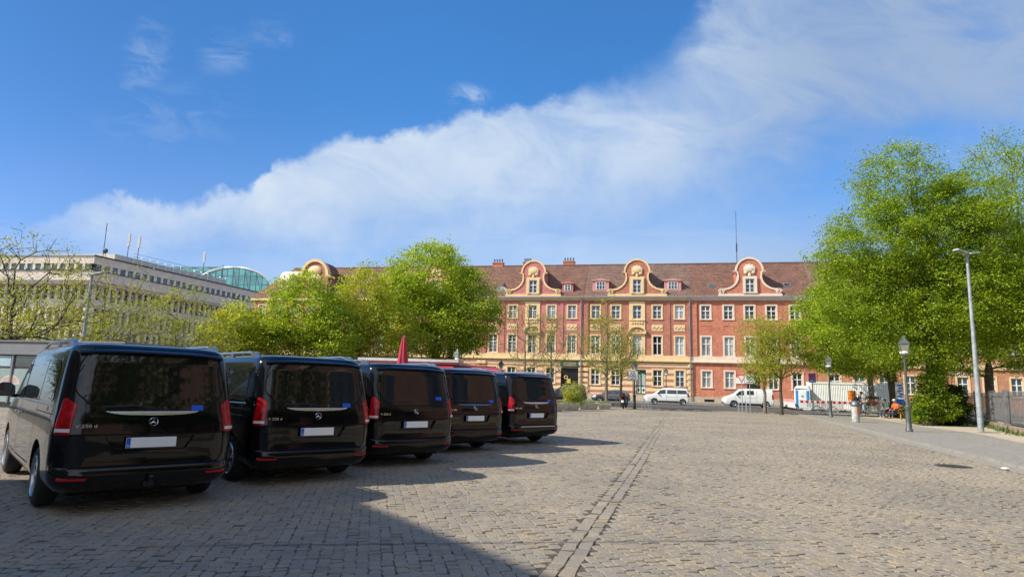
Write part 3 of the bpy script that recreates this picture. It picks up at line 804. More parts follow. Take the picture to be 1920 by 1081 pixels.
#@@BUILDINGS
# ------------------------------------------------------------------ buildings
def swz(T):
    g_ = T.node('ShaderNodeTexCoord').outputs['Object']; s_ = T.node('ShaderNodeSeparateXYZ'); T.l.new(g_, s_.inputs[0])
    return g_, s_.outputs
def brick_mat(name, ca, cb, mortar, stripe=None):
    m_ = bpy.data.materials.new(name); m_.use_nodes = True; T = NT(m_.node_tree); b = T.n['Principled BSDF']
    g_, (x, y, z) = swz(T)
    br = T.node('ShaderNodeTexBrick'); T.l.new(T.xyz(T.math('ADD', x, y), z, 0.0), br.inputs[0]); br.inputs['Scale'].default_value = 1
    br.inputs['Brick Width'].default_value = .26; br.inputs['Row Height'].default_value = .085; br.inputs['Mortar Size'].default_value = .010
    br.inputs['Color1'].default_value = ca+(1,); br.inputs['Color2'].default_value = cb+(1,); br.inputs['Mortar'].default_value = mortar+(1,)
    n1 = T.noise(g_, 1.1, 5, .65); n2 = T.noise(g_, 6, 4, .7)
    c = T.mix(1.0, br.outputs[0], T.mix(T.sstep(n1, .3, .7), (.82, .82, .84, 1), (1.15, 1.12, 1.10, 1)), blend='MULTIPLY')
    c = T.mix(1.0, c, T.mix(T.sstep(n2, .3, .7), (.86, .86, .86, 1), (1.12, 1.12, 1.12, 1)), blend='MULTIPLY')
    if stripe:
        f = T.math('FRACT', T.math('DIVIDE', T.math('SUBTRACT', z, .62), .74)); f = T.math('GREATER_THAN', f, .55)
        sc = T.mix(T.sstep(n2, .3, .7), tuple(q*.9 for q in stripe)+(1,), tuple(q*1.08 for q in stripe)+(1,)); c = T.mix(f, sc, c)
    T.l.new(c, b.inputs['Base Color']); b.inputs['Roughness'].default_value = .85
    bn = T.node('ShaderNodeBump'); bn.inputs['Strength'].default_value = .5; bn.inputs['Distance'].default_value = .02
    T.l.new(T.math('ADD', br.outputs[1], n2), bn.inputs['Height']); bn.invert = True; T.l.new(bn.outputs[0], b.inputs['Normal'])
    return m_
def tile_mat(name, ca, cb):
    m_ = bpy.data.materials.new(name); m_.use_nodes = True; T = NT(m_.node_tree); b = T.n['Principled BSDF']
    g_, (x, y, z) = swz(T)
    br = T.node('ShaderNodeTexBrick'); T.l.new(T.xyz(x, T.math('MULTIPLY', z, 1.0), 0.0), br.inputs[0]); br.inputs['Scale'].default_value = 1
    br.inputs['Brick Width'].default_value = .36; br.inputs['Row Height'].default_value = .24; br.inputs['Mortar Size'].default_value = .026; br.inputs['Mortar Smooth'].default_value = .6
    br.inputs['Color1'].default_value = ca+(1,); br.inputs['Color2'].default_value = cb+(1,); br.inputs['Mortar'].default_value = tuple(q*.5 for q in ca)+(1,)
    n1 = T.noise(g_, .8, 5, .65); n2 = T.noise(g_, 4, 4, .7)
    c = T.mix(1.0, br.outputs[0], T.mix(T.sstep(n1, .3, .7), (.78, .8, .84, 1), (1.18, 1.12, 1.08, 1)), blend='MULTIPLY')
    c = T.mix(T.math('MULTIPLY', T.sstep(n2, .55, .75), .5), c, (.10, .085, .07, 1))
    T.l.new(c, b.inputs['Base Color']); b.inputs['Roughness'].default_value = .85
    bn = T.node('ShaderNodeBump'); bn.inputs['Strength'].default_value = .9; bn.inputs['Distance'].default_value = .05; bn.invert = True
    T.l.new(br.outputs[1], bn.inputs['Height']); T.l.new(bn.outputs[0], b.inputs['Normal'])
    return m_
mb_red = brick_mat('red_brick', (.47, .115, .058), (.62, .19, .10), (.50, .30, .21))
mb_pink = brick_mat('pink_painted_brick', (.52, .155, .150), (.60, .21, .19), (.50, .22, .20))
mb_brn = brick_mat('dull_red_brick', (.42, .135, .082), (.52, .19, .12), (.40, .22, .17))
mb_org = brick_mat('orange_brick', (.46, .17, .075), (.56, .24, .12), (.50, .34, .22))
mb_st_y = brick_mat('striped_ground_floor', (.42, .15, .095), (.48, .19, .13), (.40, .25, .18), stripe=(.78, .58, .34))
m_yel = mat('ochre_plaster', (.74, .54, .29), .85, var=.08, vscale=1.5, bump=.2)
m_crm = mat('pale_cream_plaster', (.74, .60, .47), .85, var=.06, vscale=1.5, bump=.2)
m_relief = mat('relief_terracotta', (.62, .42, .22), .85, var=.3, vscale=6, bump=1.0, bscale=8)
m_wfr = mat('white_window_frame', (.74, .74, .72), .5, var=.05)
m_plinth = mat('sandstone_plinth', (.44, .36, .27), .9, var=.15, bump=.4)
m_tile = tile_mat('clay_tile', (.165, .080, .055), (.235, .120, .082)); m_tile2 = tile_mat('old_clay_tile', (.165, .098, .074), (.235, .142, .104))
m_zinc = mat('zinc_sheet', (.33, .36, .39), .45, .5, var=.1)
m_dkm = mat('dark_metal', (.03, .032, .034), .5, .3, var=.2)
m_green = mat('dark_green_paint', (.012, .085, .05), .5, var=.15)
def pane_mat(name, col, var):
    m_ = bpy.data.materials.new(name); m_.use_nodes = True; T = NT(m_.node_tree); b = T.n['Principled BSDF']
    g_ = T.node('ShaderNodeNewGeometry').outputs['Position']; n = T.noise(g_, .9, 3, .6)
    T.l.new(T.mix(T.sstep(n, .35, .65), tuple(q*(1-var) for q in col)+(1,), tuple(q*(1+var) for q in col)+(1,)), b.inputs['Base Color'])
    b.inputs['Roughness'].default_value = .04; b.inputs['Specular IOR Level'].default_value = .9
    bn = T.node('ShaderNodeBump'); bn.inputs['Strength'].default_value = .06; T.l.new(T.noise(g_, 2.5, 2, .5), bn.inputs['Height']); T.l.new(bn.outputs[0], b.inputs['Normal'])
    return m_
m_pane = pane_mat('window_pane', (.045, .052, .055), .5); m_curt = pane_mat('curtained_pane', (.34, .35, .34), .35); m_open = mat('open_window_dark', (.006, .006, .006), .9)

def wall_mesh(mb, x0, x1, z0, z1, y, holes, depth=.18):
    """wall sheet facing -y with real openings and reveals"""
    xs = sorted({x0, x1} | {h[0] for h in holes} | {h[1] for h in holes}); zs = sorted({z0, z1} | {h[2] for h in holes} | {h[3] for h in holes})
    xs = [x for x in xs if x0 <= x <= x1]; zs = [z for z in zs if z0 <= z <= z1]
    for a, b_ in zip(xs[:-1], xs[1:]):
        for c, d in zip(zs[:-1], zs[1:]):
            mx, mz = (a+b_)/2, (c+d)/2
            if any(h[0] < mx < h[1] and h[2] < mz < h[3] for h in holes): continue
            mb.add([(a, y, c), (b_, y, c), (b_, y, d), (a, y, d)], [(0, 1, 2, 3)])
    for a, b_, c, d in holes:
        mb.add([(a, y, c), (b_, y, c), (b_, y, d), (a, y, d), (a, y+depth, c), (b_, y+depth, c), (b_, y+depth, d), (a, y+depth, d)], [(0, 4, 5, 1), (1, 5, 6, 2), (2, 6, 7, 3), (3, 7, 4, 0)])
WCACHE = {}
def window(parent, x, z0, z1, w, y=0.0, bars=1, curtain=False, sur=None, sur_m=None, sw=.17, opened=False):
    h = z1-z0; key = (round(w, 2), round(h, 2), bars)
    if key not in WCACHE:
        b = MB(); t = .07; yy = .10
        b.box(-w/2, -w/2+t, yy, yy+.06, 0, h); b.box(w/2-t, w/2, yy, yy+.06, 0, h); b.box(-w/2+t, w/2-t, yy, yy+.06, 0, t); b.box(-w/2+t, w/2-t, yy, yy+.06, h-t, h)
        tr = h*.62
        b.box(-w/2+t, w/2-t, yy-.02, yy+.06, tr-.05, tr+.05); b.box(-.05, .05, yy-.018, yy+.06, t, tr-.05); b.box(-.05, .05, yy-.018, yy+.06, tr+.05, h-t)
        if bars:
            for zz in ([tr*.5] if bars == 1 else [tr*.36, tr*.68, (h+tr)/2]):
                b.box(-w/2+t, -.05, yy+.01, yy+.05, zz-.018, zz+.018); b.box(.05, w/2-t, yy+.01, yy+.05, zz-.018, zz+.018)
            if bars == 2:
                for xx in (-w/4, w/4): b.box(xx-.016, xx+.016, yy+.01, yy+.05, t, tr-.05)
        g_ = MB(); g_.add([(-w/2, .145, 0), (w/2, .145, 0), (w/2, .145, h), (-w/2, .145, h)], [(0, 1, 2, 3)])
        s_ = MB(); q = sw
        for a in ((-w/2-q, -w/2, -.0, h), (w/2, w/2+q, 0, h), (-w/2-q, w/2+q, h, h+q)): s_.box(a[0], a[1], -.045, .02, a[2], a[3])
        s_.box(-w/2-q-.04, w/2+q+.04, -.10, .02, -.10, 0)
        WCACHE[key] = (b.mesh('window_frame'), g_.mesh('pane'), s_.mesh('window_surround'))
    f, g_, s_ = WCACHE[key]
    o = link_mesh('window', f.copy() if not f.materials else f, m_wfr, parent); o.location = (x, y, z0)
    pm = m_open if opened else (m_curt if curtain else m_pane)
    gm = WCACHE.get((key, pm.name))
    if gm is None: gm = g_.copy(); gm.materials.append(pm); WCACHE[(key, pm.name)] = gm
    p = bpy.data.objects.new('pane', gm); COL.objects.link(p); p.parent = o
    if sur_m is not None:
        sm = WCACHE.get((key, 's'+sur_m.name))
        if sm is None: sm = s_.copy(); sm.materials.append(sur_m); WCACHE[(key, 's'+sur_m.name)] = sm
        p = bpy.data.objects.new('surround', sm); COL.objects.link(p); p.parent = o
    return o
OFFS = [-5.1, -2.6, 0.0, 2.42, 5.05]
def gable_outline():
    H = []
    for i in range(11):
        a = R(90-9*i); H.append((1.62*math.cos(a), 16.05+1.62*math.sin(a)))
    H += [(1.84, 16.02), (1.84, 15.88), (1.46, 15.82), (1.40, 15.35), (1.46, 14.95), (1.64, 14.58), (1.95, 14.24), (2.38, 13.98), (2.88, 13.86)]
    for i in range(7):
        a = R(110-22*i); H.append((3.22+.34*math.cos(a), 13.52+.34*math.sin(a)))
    H += [(3.50, 13.22)]
    return H
def gable(root, cx, wall_m, trim_m, dark_side_m, shell=True):
    H = gable_outline(); L = [(-x, z) for x, z in H[::-1]]; out = L[:-1]+H
    g_ = MB(); g_.prism([(cx+x, z) for x, z in out], -.06, .30); ga = g_.build('gable', wall_m, root)
    # raised border following the outline
    rb = MB(); inn = []
    n = len(out)
    for i, p in enumerate(out):
        a = Vector(out[max(0, i-1)]); c = Vector(out[min(n-1, i+1)]); t = (c-a).normalized(); nn = Vector((t.y, -t.x)); inn.append((p[0]+nn.x*.20, p[1]+nn.y*.20))
    for i in range(n-1):
        a, b_, c, d = out[i], out[i+1], inn[i+1], inn[i]
        rb.add([(cx+a[0], -.16, a[1]+.02), (cx+b_[0], -.16, b_[1]+.02), (cx+c[0], -.16, c[1]), (cx+d[0], -.16, d[1]), (cx+a[0], .34, a[1]+.02), (cx+b_[0], .34, b_[1]+.02), (cx+c[0], -.06, c[1]), (cx+d[0], -.06, d[1])],
               [(0, 1, 2, 3), (0, 4, 5, 1), (3, 2, 6, 7)])
    rb.build('gable_border', trim_m, ga)
    for s in (-1, 1):
        v_ = MB(); pts = []
        for i in range(26):
            a = i/25*R(620); r_ = .36*(1-i/25*.8); pts.append((cx+s*(3.22+r_*math.cos(a)), -.19, 13.52+r_*math.sin(a)))
        v_.tube(pts, .065, 6); v_.build('volute', trim_m, ga, True)
    bs = MB(); bs.box(cx-3.62, cx+3.62, -.22, .40, 12.78, 13.22); bs.build('gable_base', trim_m, ga)
    if shell:
        s_ = MB(); s_.sphere((cx, -.14, 16.28), .58, 14, 8, 1.12, .30, .82); s_.sphere((cx-.42, -.15, 15.85), .24, 8, 5, 1, .4, 1); s_.sphere((cx+.42, -.15, 15.85), .24, 8, 5, 1, .4, 1)
        s_.sphere((cx, -.16, 15.52), .20, 8, 5, .9, .6, 1.3); [s_.sphere((cx+.56*math.cos(a_), -.17, 16.28+.44*math.sin(a_)), .15, 8, 5, 1, .6, 1) for a_ in np.linspace(-.3, math.pi+.3, 7)]
        s_.build('shell_ornament', trim_m, ga, True)
    if trim_m is m_yel:
        pb_ = MB(); wall_mesh(pb_, cx-.92, cx+.92, 13.22, 15.42, -.12, [(cx-.51, cx+.51, 13.38, 15.02)], .05); pb_.build('gable_panel', trim_m, ga)
    w = window(ga, cx, 13.38, 15.02, 1.02, -.235, 1, False, True, trim_m, sw=.3)
    # the vaulted roof running back from the arch into the main roof
    v_ = MB(); vs = []; fs = []; k = 10
    for y in (.29, 4.6):
        for i in range(k+1):
            a = math.pi*i/k; vs.append((cx+1.55*math.cos(a), y, 16.02+1.50*math.sin(a)))
    for i in range(k): fs.append((i, i+1, k+2+i, k+1+i))
    v_.add(vs, fs); v_.build('vault', m_tile, ga, True)
    c = MB(); c.box(cx-1.50, cx+1.50, .30, 4.4, 13.2, 16.05); c.build('gable_flank', dark_side_m, ga)
def roof_piece(root, x0, x1, tile, hip=None, name='roof'):
    b = MB(); e, r_, bk = (-.38, 12.80), (5.0, 17.92), (10.6, 12.80)
    a0 = x0 if hip is None else x0-.0
    rx = x0 if hip is None else x0+hip
    b.add([(x0, e[0], e[1]), (x1, e[0], e[1]), (x1, r_[0], r_[1]), (rx, r_[0], r_[1]), (x0, bk[0], bk[1]), (x1, bk[0], bk[1])],
          [(0, 1, 2, 3), (3, 2, 5, 4), (0, 3, 4), (1, 5, 2), (0, 4, 5, 1)])
    o = b.build(name, tile, root)
    c = MB(); n = int((x1-rx)/.45)
    c.tube([(rx, 5.0, 17.93), (x1, 5.0, 17.93)], .10, 6); c.build('ridge_tiles', tile, o); return o
def dormer(root, cx, w, z0, z1, col, kind='box'):
    yv = (z0-12.8)/(5.12)*5.38-.38   # where the roof plane is at z0
    if kind == 'eyebrow':
        b = MB(); vs = []; n = 12
        for y, k in ((yv-.02, 1), (yv+1.5, .35)):
            for i in range(n+1): t = i/n; vs.append((cx-w/2*k+w*k*t, y, z0+(z1-z0)*math.sin(math.pi*t)*(1 if k == 1 else .9)+(.0 if k == 1 else .8)))
        b.add(vs, [(i, i+1, n+2+i, n+1+i) for i in range(n)]); o = b.build('eyebrow_dormer', m_tile, root, True)
        b = MB(); b.add([(cx-w/2+w*i/n, yv, z0+(z1-z0)*.92*math.sin(math.pi*i/n)) for i in range(n+1)], [tuple(range(n+1))]); b.build('pane', m_curt, o); return
    b = MB(); b.box(cx-w/2, cx+w/2, yv-.02, yv+1.9, z0-.05, z1-.30); o = b.build('dormer', col, root)
    b = MB(); b.prism([(cx-w/2-.16, z1-.30), (cx+w/2+.16, z1-.30), (cx+w/2+.14, z1-.20), (cx, z1+.02), (cx-w/2-.14, z1-.20)], yv-.16, yv+2.1); b.build('dormer_roof', col, o)
    n = 3 if w > 1.7 else 2; ww = .36
    f = MB(); f.box(cx-ww*n/2-.05, cx+ww*n/2+.05, yv-.07, yv-.025, z0+.18, z1-.42); fo = f.build('dormer_window', m_wfr, o)
    g_ = MB()
    for i in range(n):
        xx = cx-ww*n/2+ww*i+.04
        for zz in ((z0+.24, (z0+z1)/2-.11), ((z0+z1)/2-.06, z1-.48)): g_.add([(xx, yv-.078, zz[0]), (xx+ww-.08, yv-.078, zz[0]), (xx+ww-.08, yv-.078, zz[1]), (xx, yv-.078, zz[1])], [(0, 1, 2, 3)])
    g_.build('pane', m_pane, fo)
def chimney(root, cx, y, w, d, ztop):
    b = MB(); b.box(cx-w/2, cx+w/2, y-d/2, y+d/2, 16.6, ztop); b.box(cx-w/2-.06, cx+w/2+.06, y-d/2-.06, y+d/2+.06, ztop-.22, ztop-.10)
    o = b.build('chimney', mb_brn, root)
    b = MB()
    for i in range(4): b.lathe([(.08, ztop), (.07, ztop+.32), (.12, ztop+.34), (.12, ztop+.40), (.05, ztop+.45)], 8, cx-w/2+.2+(w-.4)*i/3, y)
    b.build('chimney_pots', m_dkm, o)
def house(u, label, wall_m, trim_m, gf_m, tile, central=True, relief=True, pil=None, gf='stripes', hw=6.55, bars=1, shadow_side=None, gname='gabled house'):
    root = empty('gabled_house', fp(u, 0), BETA); tag(root, label, 'house', 'gabled row houses along the street')
    up_h = []; top = []; wz1 = (5.75, 8.0); wz2 = (10.15, 11.78); wz0 = (2.0, 3.95)
    for x in OFFS:
        for z0, z1 in (wz1, wz2): up_h.append((x-.52, x+.52, z0, z1))
    b = MB(); wall_mesh(b, -hw, hw, 4.9, 12.45, 0, up_h); b.box(-hw, hw, .45, 10.2, .2, 12.7); w = b.build('upper_wall', wall_m, root)
    return root, up_h

def row_house(u, label, wall_m, trim_m, gf_m, tile, style, curtains=(), opened=(), bars=1, x0=-6.55, x1=6.55, offs=OFFS, gab=True, ridge_hip=None):
    root = empty('gabled_house', fp(u, 0), BETA); tag(root, label, 'house', 'gabled row houses along the street')
    holes = []
    for x in offs:
        holes += [(x-.52, x+.52, 5.75, 8.0), (x-.52, x+.52, 10.15, 11.78)]
    b = MB(); wall_mesh(b, x0, x1, 5.66, 12.40, 0, holes); b.add([(x0, .19, 0), (x1, .19, 0), (x1, .19, 12.4), (x0, .19, 12.4)], [(0, 1, 2, 3)]) if False else None
    b.add([(x0, 10.2, 0), (x1, 10.2, 0), (x1, 10.2, 12.79), (x0, 10.2, 12.79)], [(0, 1, 2, 3)])
    b.add([(x1, 0, 0), (x1, 10.2, 0), (x1, 10.2, 12.79), (x1, 0, 12.79)], [(0, 1, 2, 3)]); b.add([(x0, 0, 0), (x0, 10.2, 0), (x0, 10.2, 12.79), (x0, 0, 12.79)], [(0, 1, 2, 3)])
    b.build('upper_wall', wall_m, root)
    gh = []; door = None
    for i, x in enumerate(offs):
        if (style == 'C' and i == 2) or (style == 'D' and i == 2) or (style == 'B' and i == 4): continue
        gh.append((x-.52, x+.52, 2.0, 3.92))
    if style == 'C': door = (-.12, 1.05, .95, 3.92)
    if style == 'D': door = (-.75, .78, .8, 3.95)
    if style == 'B': door = (3.75, 5.95, .35, 3.95)
    if door: gh.append(door)
    b = MB(); wall_mesh(b, x0, x1, .9, 4.86, 0.03, gh, .25); b.build('ground_floor_wall', gf_m, root)
    b = MB(); 
    ph = [(door[0], door[1], .2, .9)] if door and door[2] < .9 else []
    wall_mesh(b, x0, x1, .2, .9, -.06, ph); b.add([(x0, -.06, .9), (x1, -.06, .9), (x1, .03, .9), (x0, .03, .9)], [(0, 1, 2, 3)]); b.build('plinth', m_plinth, root)
    band = m_crm if style == 'D' else m_yel
    b = MB(); b.box(x0, x1, -.10, .10, 5.08, 5.66); b.box(x0, x1, -.24, .10, 4.94, 5.08); b.box(x0, x1, -.14, .10, 4.86, 4.94); b.build('string_course', band, root)
    b = MB(); b.box(x0, x1, -.16, .2, 12.40, 12.56); b.box(x0, x1, -.40, .2, 12.56, 12.72); b.build('cornice', band if style != 'B' else m_yel, root)
    b = MB(); b.tube([(x0, -.46, 12.80), (x1, -.46, 12.80)], .08, 8); b.build('gutter', m_zinc, root, True)
    k = 0
    for i, x in enumerate(offs):
        window(root, x, 10.15, 11.78, 1.04, 0, bars, (i, 2) in curtains, True, trim_m)
        window(root, x, 5.75, 8.0, 1.04, 0, bars if bars != 1 else 0, (i, 1) in curtains, True, trim_m, opened=(i, 1) in opened)
        if not ((style == 'C' and i == 2) or (style == 'D' and i == 2) or (style == 'B' and i == 4)):
            window(root, x, 2.0, 3.92, 1.04, .03, 1 if style != 'D' else 0, (i, 0) in curtains, True, m_crm if style == 'D' else m_yel)
    # relief panels or plain sunk panels between the floors
    for i, x in enumerate(offs):
        if style in 'BC' and i != 2:
            f = MB(); f.box(x-.66, x+.66, -.04, .02, 8.66, 9.42); fo = f.build('panel_frame', trim_m, root)
            q = MB()
            for j in range(7): q.sphere((x-.5+j*.165, -.045, 9.04+.10*math.sin(j*2.1)), .13, 7, 4, 1, .35, 1.3)
            q.build('relief', m_relief, fo, True)
        elif style == 'D':
            f = MB(); f.box(x-.64, x+.64, -.035, .02, 9.32, 9.42); f.box(x-.64, x-.58, -.035, .02, 8.7, 9.32); f.box(x+.58, x+.64, -.035, .02, 8.7, 9.32); f.build('sunk_panel', wall_m, root)
    if style in 'BC':
        # the yellow middle bay with its arched pediment
        hs = [(-.52, .52, 5.75, 8.0), (-.52, .52, 10.15, 11.78)]
        f = MB(); wall_mesh(f, -.96, .96, 5.66, 12.3, -.09, hs, .1)
        for sx in (-.96, .96): f.add([(sx, -.09, 5.66), (sx, 0, 5.66), (sx, 0, 12.3), (sx, -.09, 12.3)], [(0, 1, 2, 3)])
        fo = f.build('middle_bay', trim_m, root)
        q = MB(); n = 10; pts_o = [(1.12*math.cos(math.pi*i/n), 8.42+.82*math.sin(math.pi*i/n)) for i in range(n+1)]; pts_i = [(.98*math.cos(math.pi*i/n), 8.42+.66*math.sin(math.pi*i/n)) for i in range(n+1)]
        for i in range(n):
            A = [pts_o[i], pts_o[i+1], pts_i[i+1], pts_i[i]]
            q.add([(x, -.38, z) for x, z in A]+[(x, -.09, z) for x, z in A], [(0, 1, 2, 3), (0, 4, 5, 1), (3, 2, 6, 7)])
        q.box(-1.16, 1.16, -.30, -.09, 8.28, 8.42); q.build('arched_pediment', trim_m, fo)
        q = MB(); q.sphere((0, -.12, 8.72), .30, 8, 5, 1.3, .4, .8); q.sphere((-.45, -.12, 8.62), .16, 7, 4, 1, .5, 1); q.sphere((.45, -.12, 8.62), .16, 7, 4, 1, .5, 1)
        q.build('carving', m_relief, fo, True); q = MB()
        for j in range(5): q.sphere((-.6+j*.3, -.12, 9.62), .17, 7, 4, 1, .45, 1.2)
        q.build('frieze', m_relief, fo, True)
        q = MB(); q.box(-.98, .98, -.2, -.09, 9.92, 10.05); q.build('bay_sill', trim_m, fo)
    # pilaster strips at the party lines
    for sx, nm in ((x0, 0), (x1, 1)):
        a, c = (sx, sx+.55) if nm == 0 else (sx-.55, sx)
        p = MB(); p.box(a, c, -.13, .0, 5.66, 12.40); p.build('pilaster', wall_m, root)
        if style in 'BC':
            p = MB()
            for j in range(6): z = .98+j*.66; p.box(a-.0, c, -.12, .03, z, z+.40)
            p.build('quoins', m_yel, root)
        if style in 'C':
            for xx in (-3.85, 3.72): pass
    if style in 'BC':
        for xx in (-3.86, 3.75):
            p = MB(); p.box(xx-.22, xx+.22, -.07, .0, 5.66, 12.40); p.build('pilaster', wall_m, root)
    r_ = roof_piece(root, x0, x1, tile, ridge_hip)
    if gab: gable(root, 0.0 if style != 'D' else -.15, wall_m, band, wall_m)
    return root

hA = row_house(-29.6, 'gabled brick house mostly hidden behind the big round chestnut tree', mb_red, m_yel, mb_st_y, m_tile, 'C')
hB = row_house(-16.45, 'pink painted gabled house with green signboard over its dark entrance', mb_pink, m_yel, mb_st_y, m_tile, 'B', bars=2, curtains={(3, 2)})
hC = row_house(-3.32, 'gabled red brick house with yellow middle bay and green diamond door', mb_brn, m_yel, mb_st_y, m_tile2, 'C', curtains={(4, 1), (4, 2), (2, 1)}, opened={(3, 1)})
hD = row_house(10.1, 'plain red brick gabled house with pale cream band and cream shell gable', mb_red, m_crm, mb_red, m_tile, 'D', curtains={(0, 1), (1, 1), (2, 1), (4, 1), (0, 0), (1, 0)}, x0=-6.87, x1=6.9, offs=[-5.28, -2.66, -.25, 2.2, 4.80])
# seams, dormers, chimneys, aerial
dormer(hB, 4.4, 1.36, 13.55, 14.95, mb_pink); dormer(hB, -4.4, 2.1, 13.75, 14.50, None, 'eyebrow')
m_dpink = mat('rosy_plaster', (.56, .26, .24), .85, var=.08)
dormer(hC, -4.55, 2.05, 13.72, 15.30, m_dpink); dormer(hC, 4.32, 2.05, 13.72, 15.25, m_dpink); dormer(hD, 12, .1, 13, 14, m_dpink) if False else None
for x, z in ((-4.42, 14.2), (4.3, 14.25)):
    y = (z-12.8)/5.12*5.38-.38
    b = MB(); b.M = Matrix.Translation((x, y, z)) @ Matrix.Rotation(R(43.6), 4, 'X'); b.box(-.42, .42, 0, .62, 0, .09); o = b.build('roof_window', m_zinc, hD)
    b = MB(); b.M = Matrix.Translation((x, y, z)) @ Matrix.Rotation(R(43.6), 4, 'X'); b.box(-.34, .34, .08, .54, .092, .10); b.build('pane', m_pane, o)
chimney(hB, -6.0, 5.2, 1.5, .7, 18.5); chimney(hB, 3.9, 5.4, 1.55, .7, 18.6); chimney(hB, -1.9, 5.6, 1.2, .7, 18.6)
b = MB(); b.tube([(0, 4.2, 17.0), (0, 4.2, 20.5)], .05, 6); b.tube([(0, 4.2, 20.5), (0, 4.2, 24.6)], .032, 6); b.tube([(0, 4.2, 19.3), (0, 4.2, 20.3)], .09, 6); b.M = Matrix(); o = b.build('roof_aerial', m_dkm, hD); o.location = (-1.0, 0, 0)
# entrance of the pink house, its sign, doors
b = MB(); b.box(3.75, 5.95, .27, .30, .35, 3.95); b.box(3.78, 5.92, .22, .268, 2.55, 2.68); b.box(4.82, 4.90, .22, .268, .35, 2.55); d = b.build('entrance_door', mat('dark_door_glass', (.02, .022, .022), .2), hB)
b = MB(); b.box(4.52, 4.98, .16, .215, 2.05, 2.6); b.box(4.52, 4.98, .16, .215, .95, 1.85); b.build('notice_board', mat('yellow_notice', (.55, .42, .08), .7), d)
b = MB(); pts = [(4.40+.20*math.cos(a*.4), .19, 2.78+.20*math.sin(a*.4)) for a in range(17)]; b.tube(pts, .05, 5); b.build('door_wreath', m_yel, d, True)
b = MB(); b.box(3.70, 6.0, -.13, -.05, 4.12, 4.72); sg = b.build('signboard', m_green, hB)
for i, (t_, z) in enumerate((('RESTAURANT', 4.52), ('BASSINPLATZ', 4.27))):
    me = text_mesh(t_, .26, .004); me.transform(Matrix.Translation((4.9, -.137, z)) @ Matrix.Rotation(R(90), 4, 'X')); link_mesh('sign_lettering', me, m_yel, sg)
b = MB(); b.box(-.12, 1.05, .25, .28, .95, 3.92); d = b.build('door', m_green, hC)
def diag(x0, x1, z0, z1, n):
    q = MB()
    for i in range(n):
        t = i/n; z = z0+(z1-z0)*t; h_ = (z1-z0)/n*.5; dz = (z1-z0)/n*1.2
        q.add([(x0, .244, z+dz), (x1, .244, z-0), (x1, .244, z+h_), (x0, .244, z+dz+h_)], [(0, 1, 2, 3)])
    return q
q = diag(.56, .98, 1.95, 3.35, 9); q.build('door_boards', m_wfr, d); q = diag(-.04, .38, 1.95, 3.35, 9); q.build('door_boards', m_wfr, d)
for cx in (.17, .77):
    q = MB(); q.box(cx-.21, cx+.21, .236, .246, 1.1, 1.85); dd = q.build('door_panel', m_wfr, d)
    q = MB(); q.add([(cx, .232, 1.2), (cx+.17, .232, 1.47), (cx, .232, 1.75), (cx-.17, .232, 1.47)], [(0, 1, 2, 3)]); q.build('diamond', m_green, dd)
b = MB()
for i in range(4): b.box(-.5, 1.4, -1.2+i*.28, -.06, .2+i*.185 if i else .2, .385+i*.185)
b.build('door_steps', m_plinth, hC)
b = MB(); b.box(-.75, .78, .25, .28, .8, 3.95); d = b.build('shop_door', mat('dark_shop_glass', (.03, .035, .03), .15), hD)
for x in (-.55, .05):
    b = MB(); b.box(x, x+.42, .23, .248, 1.2, 1.8); b.build('notice', m_wfr, d)
b = MB(); b.box(-1.95, -.95, -.06, .02, 2.55, 3.25); b.build('house_board', m_wfr, hD)
b = MB(); b.box(-5.6, -4.5, -.09, -.05, .35, .62); b.build('cellar_grille', m_gap, hD)
for hh, xx in ((hB, 6.25), (hC, 6.28)):
    b = MB(); b.tube([(xx, -.46, 12.76), (xx, -.30, 12.35), (xx, -.22, 12.2), (xx, -.22, .3)], .07, 8); b.build('downpipe', m_zinc, hh, True)
b = MB(); b.box(1.75, 2.05, -.03, .028, 2.55, 3.05); b.build('brass_plate', mat('brass', (.45, .36, .08), .4, .6), hC)

# house at the far left with the big round gable, and its side wing
hL = empty('corner_house', fp(-36.1, 0), BETA); tag(hL, 'long tiled corner house with big round arched gable at the row end', 'house')
x0, x1 = -20.6, 0.0
holes = []
for i in range(8):
    x = -19.2+i*2.55
    for z0, z1 in ((2.0, 3.9), (5.75, 8.0), (10.15, 11.78)): holes.append((x-.52, x+.52, z0, z1))
b = MB(); wall_mesh(b, x0, x1, .2, 12.5, 0, holes)
b.add([(x0, 0, 0), (x0, 10.2, 0), (x0, 10.2, 12.5), (x0, 0, 12.5)], [(0, 1, 2, 3)]); b.build('wall', mb_org, hL)
for i in range(8):
    x = -19.2+i*2.55
    for z0, z1 in ((2.0, 3.9), (5.75, 8.0), (10.15, 11.78)): window(hL, x, z0, z1, 1.04, 0, 1, (i+int(z0)) % 3 == 0, True, m_yel)
b = MB(); b.box(x0, x1, -.14, .1, 4.9, 5.5); b.build('string_course', m_yel, hL)
b = MB(); b.box(x0-.3, x1, -.35, .2, 12.42, 12.72); b.build('cornice', m_yel, hL)
r_ = roof_piece(hL, x0-.35, x1, m_tile, 3.2)
g_ = MB(); cx = -11.4; n = 18
out = [(cx+1.95*math.cos(math.pi*i/n), 15.9+2.25*math.sin(math.pi*i/n)) for i in range(n+1)]
g_.prism([(cx+1.95, 12.7)]+out+[(cx-1.95, 12.7)], -.10, .3); ga = g_.build('round_gable', mb_brn, hL)
rb = MB()
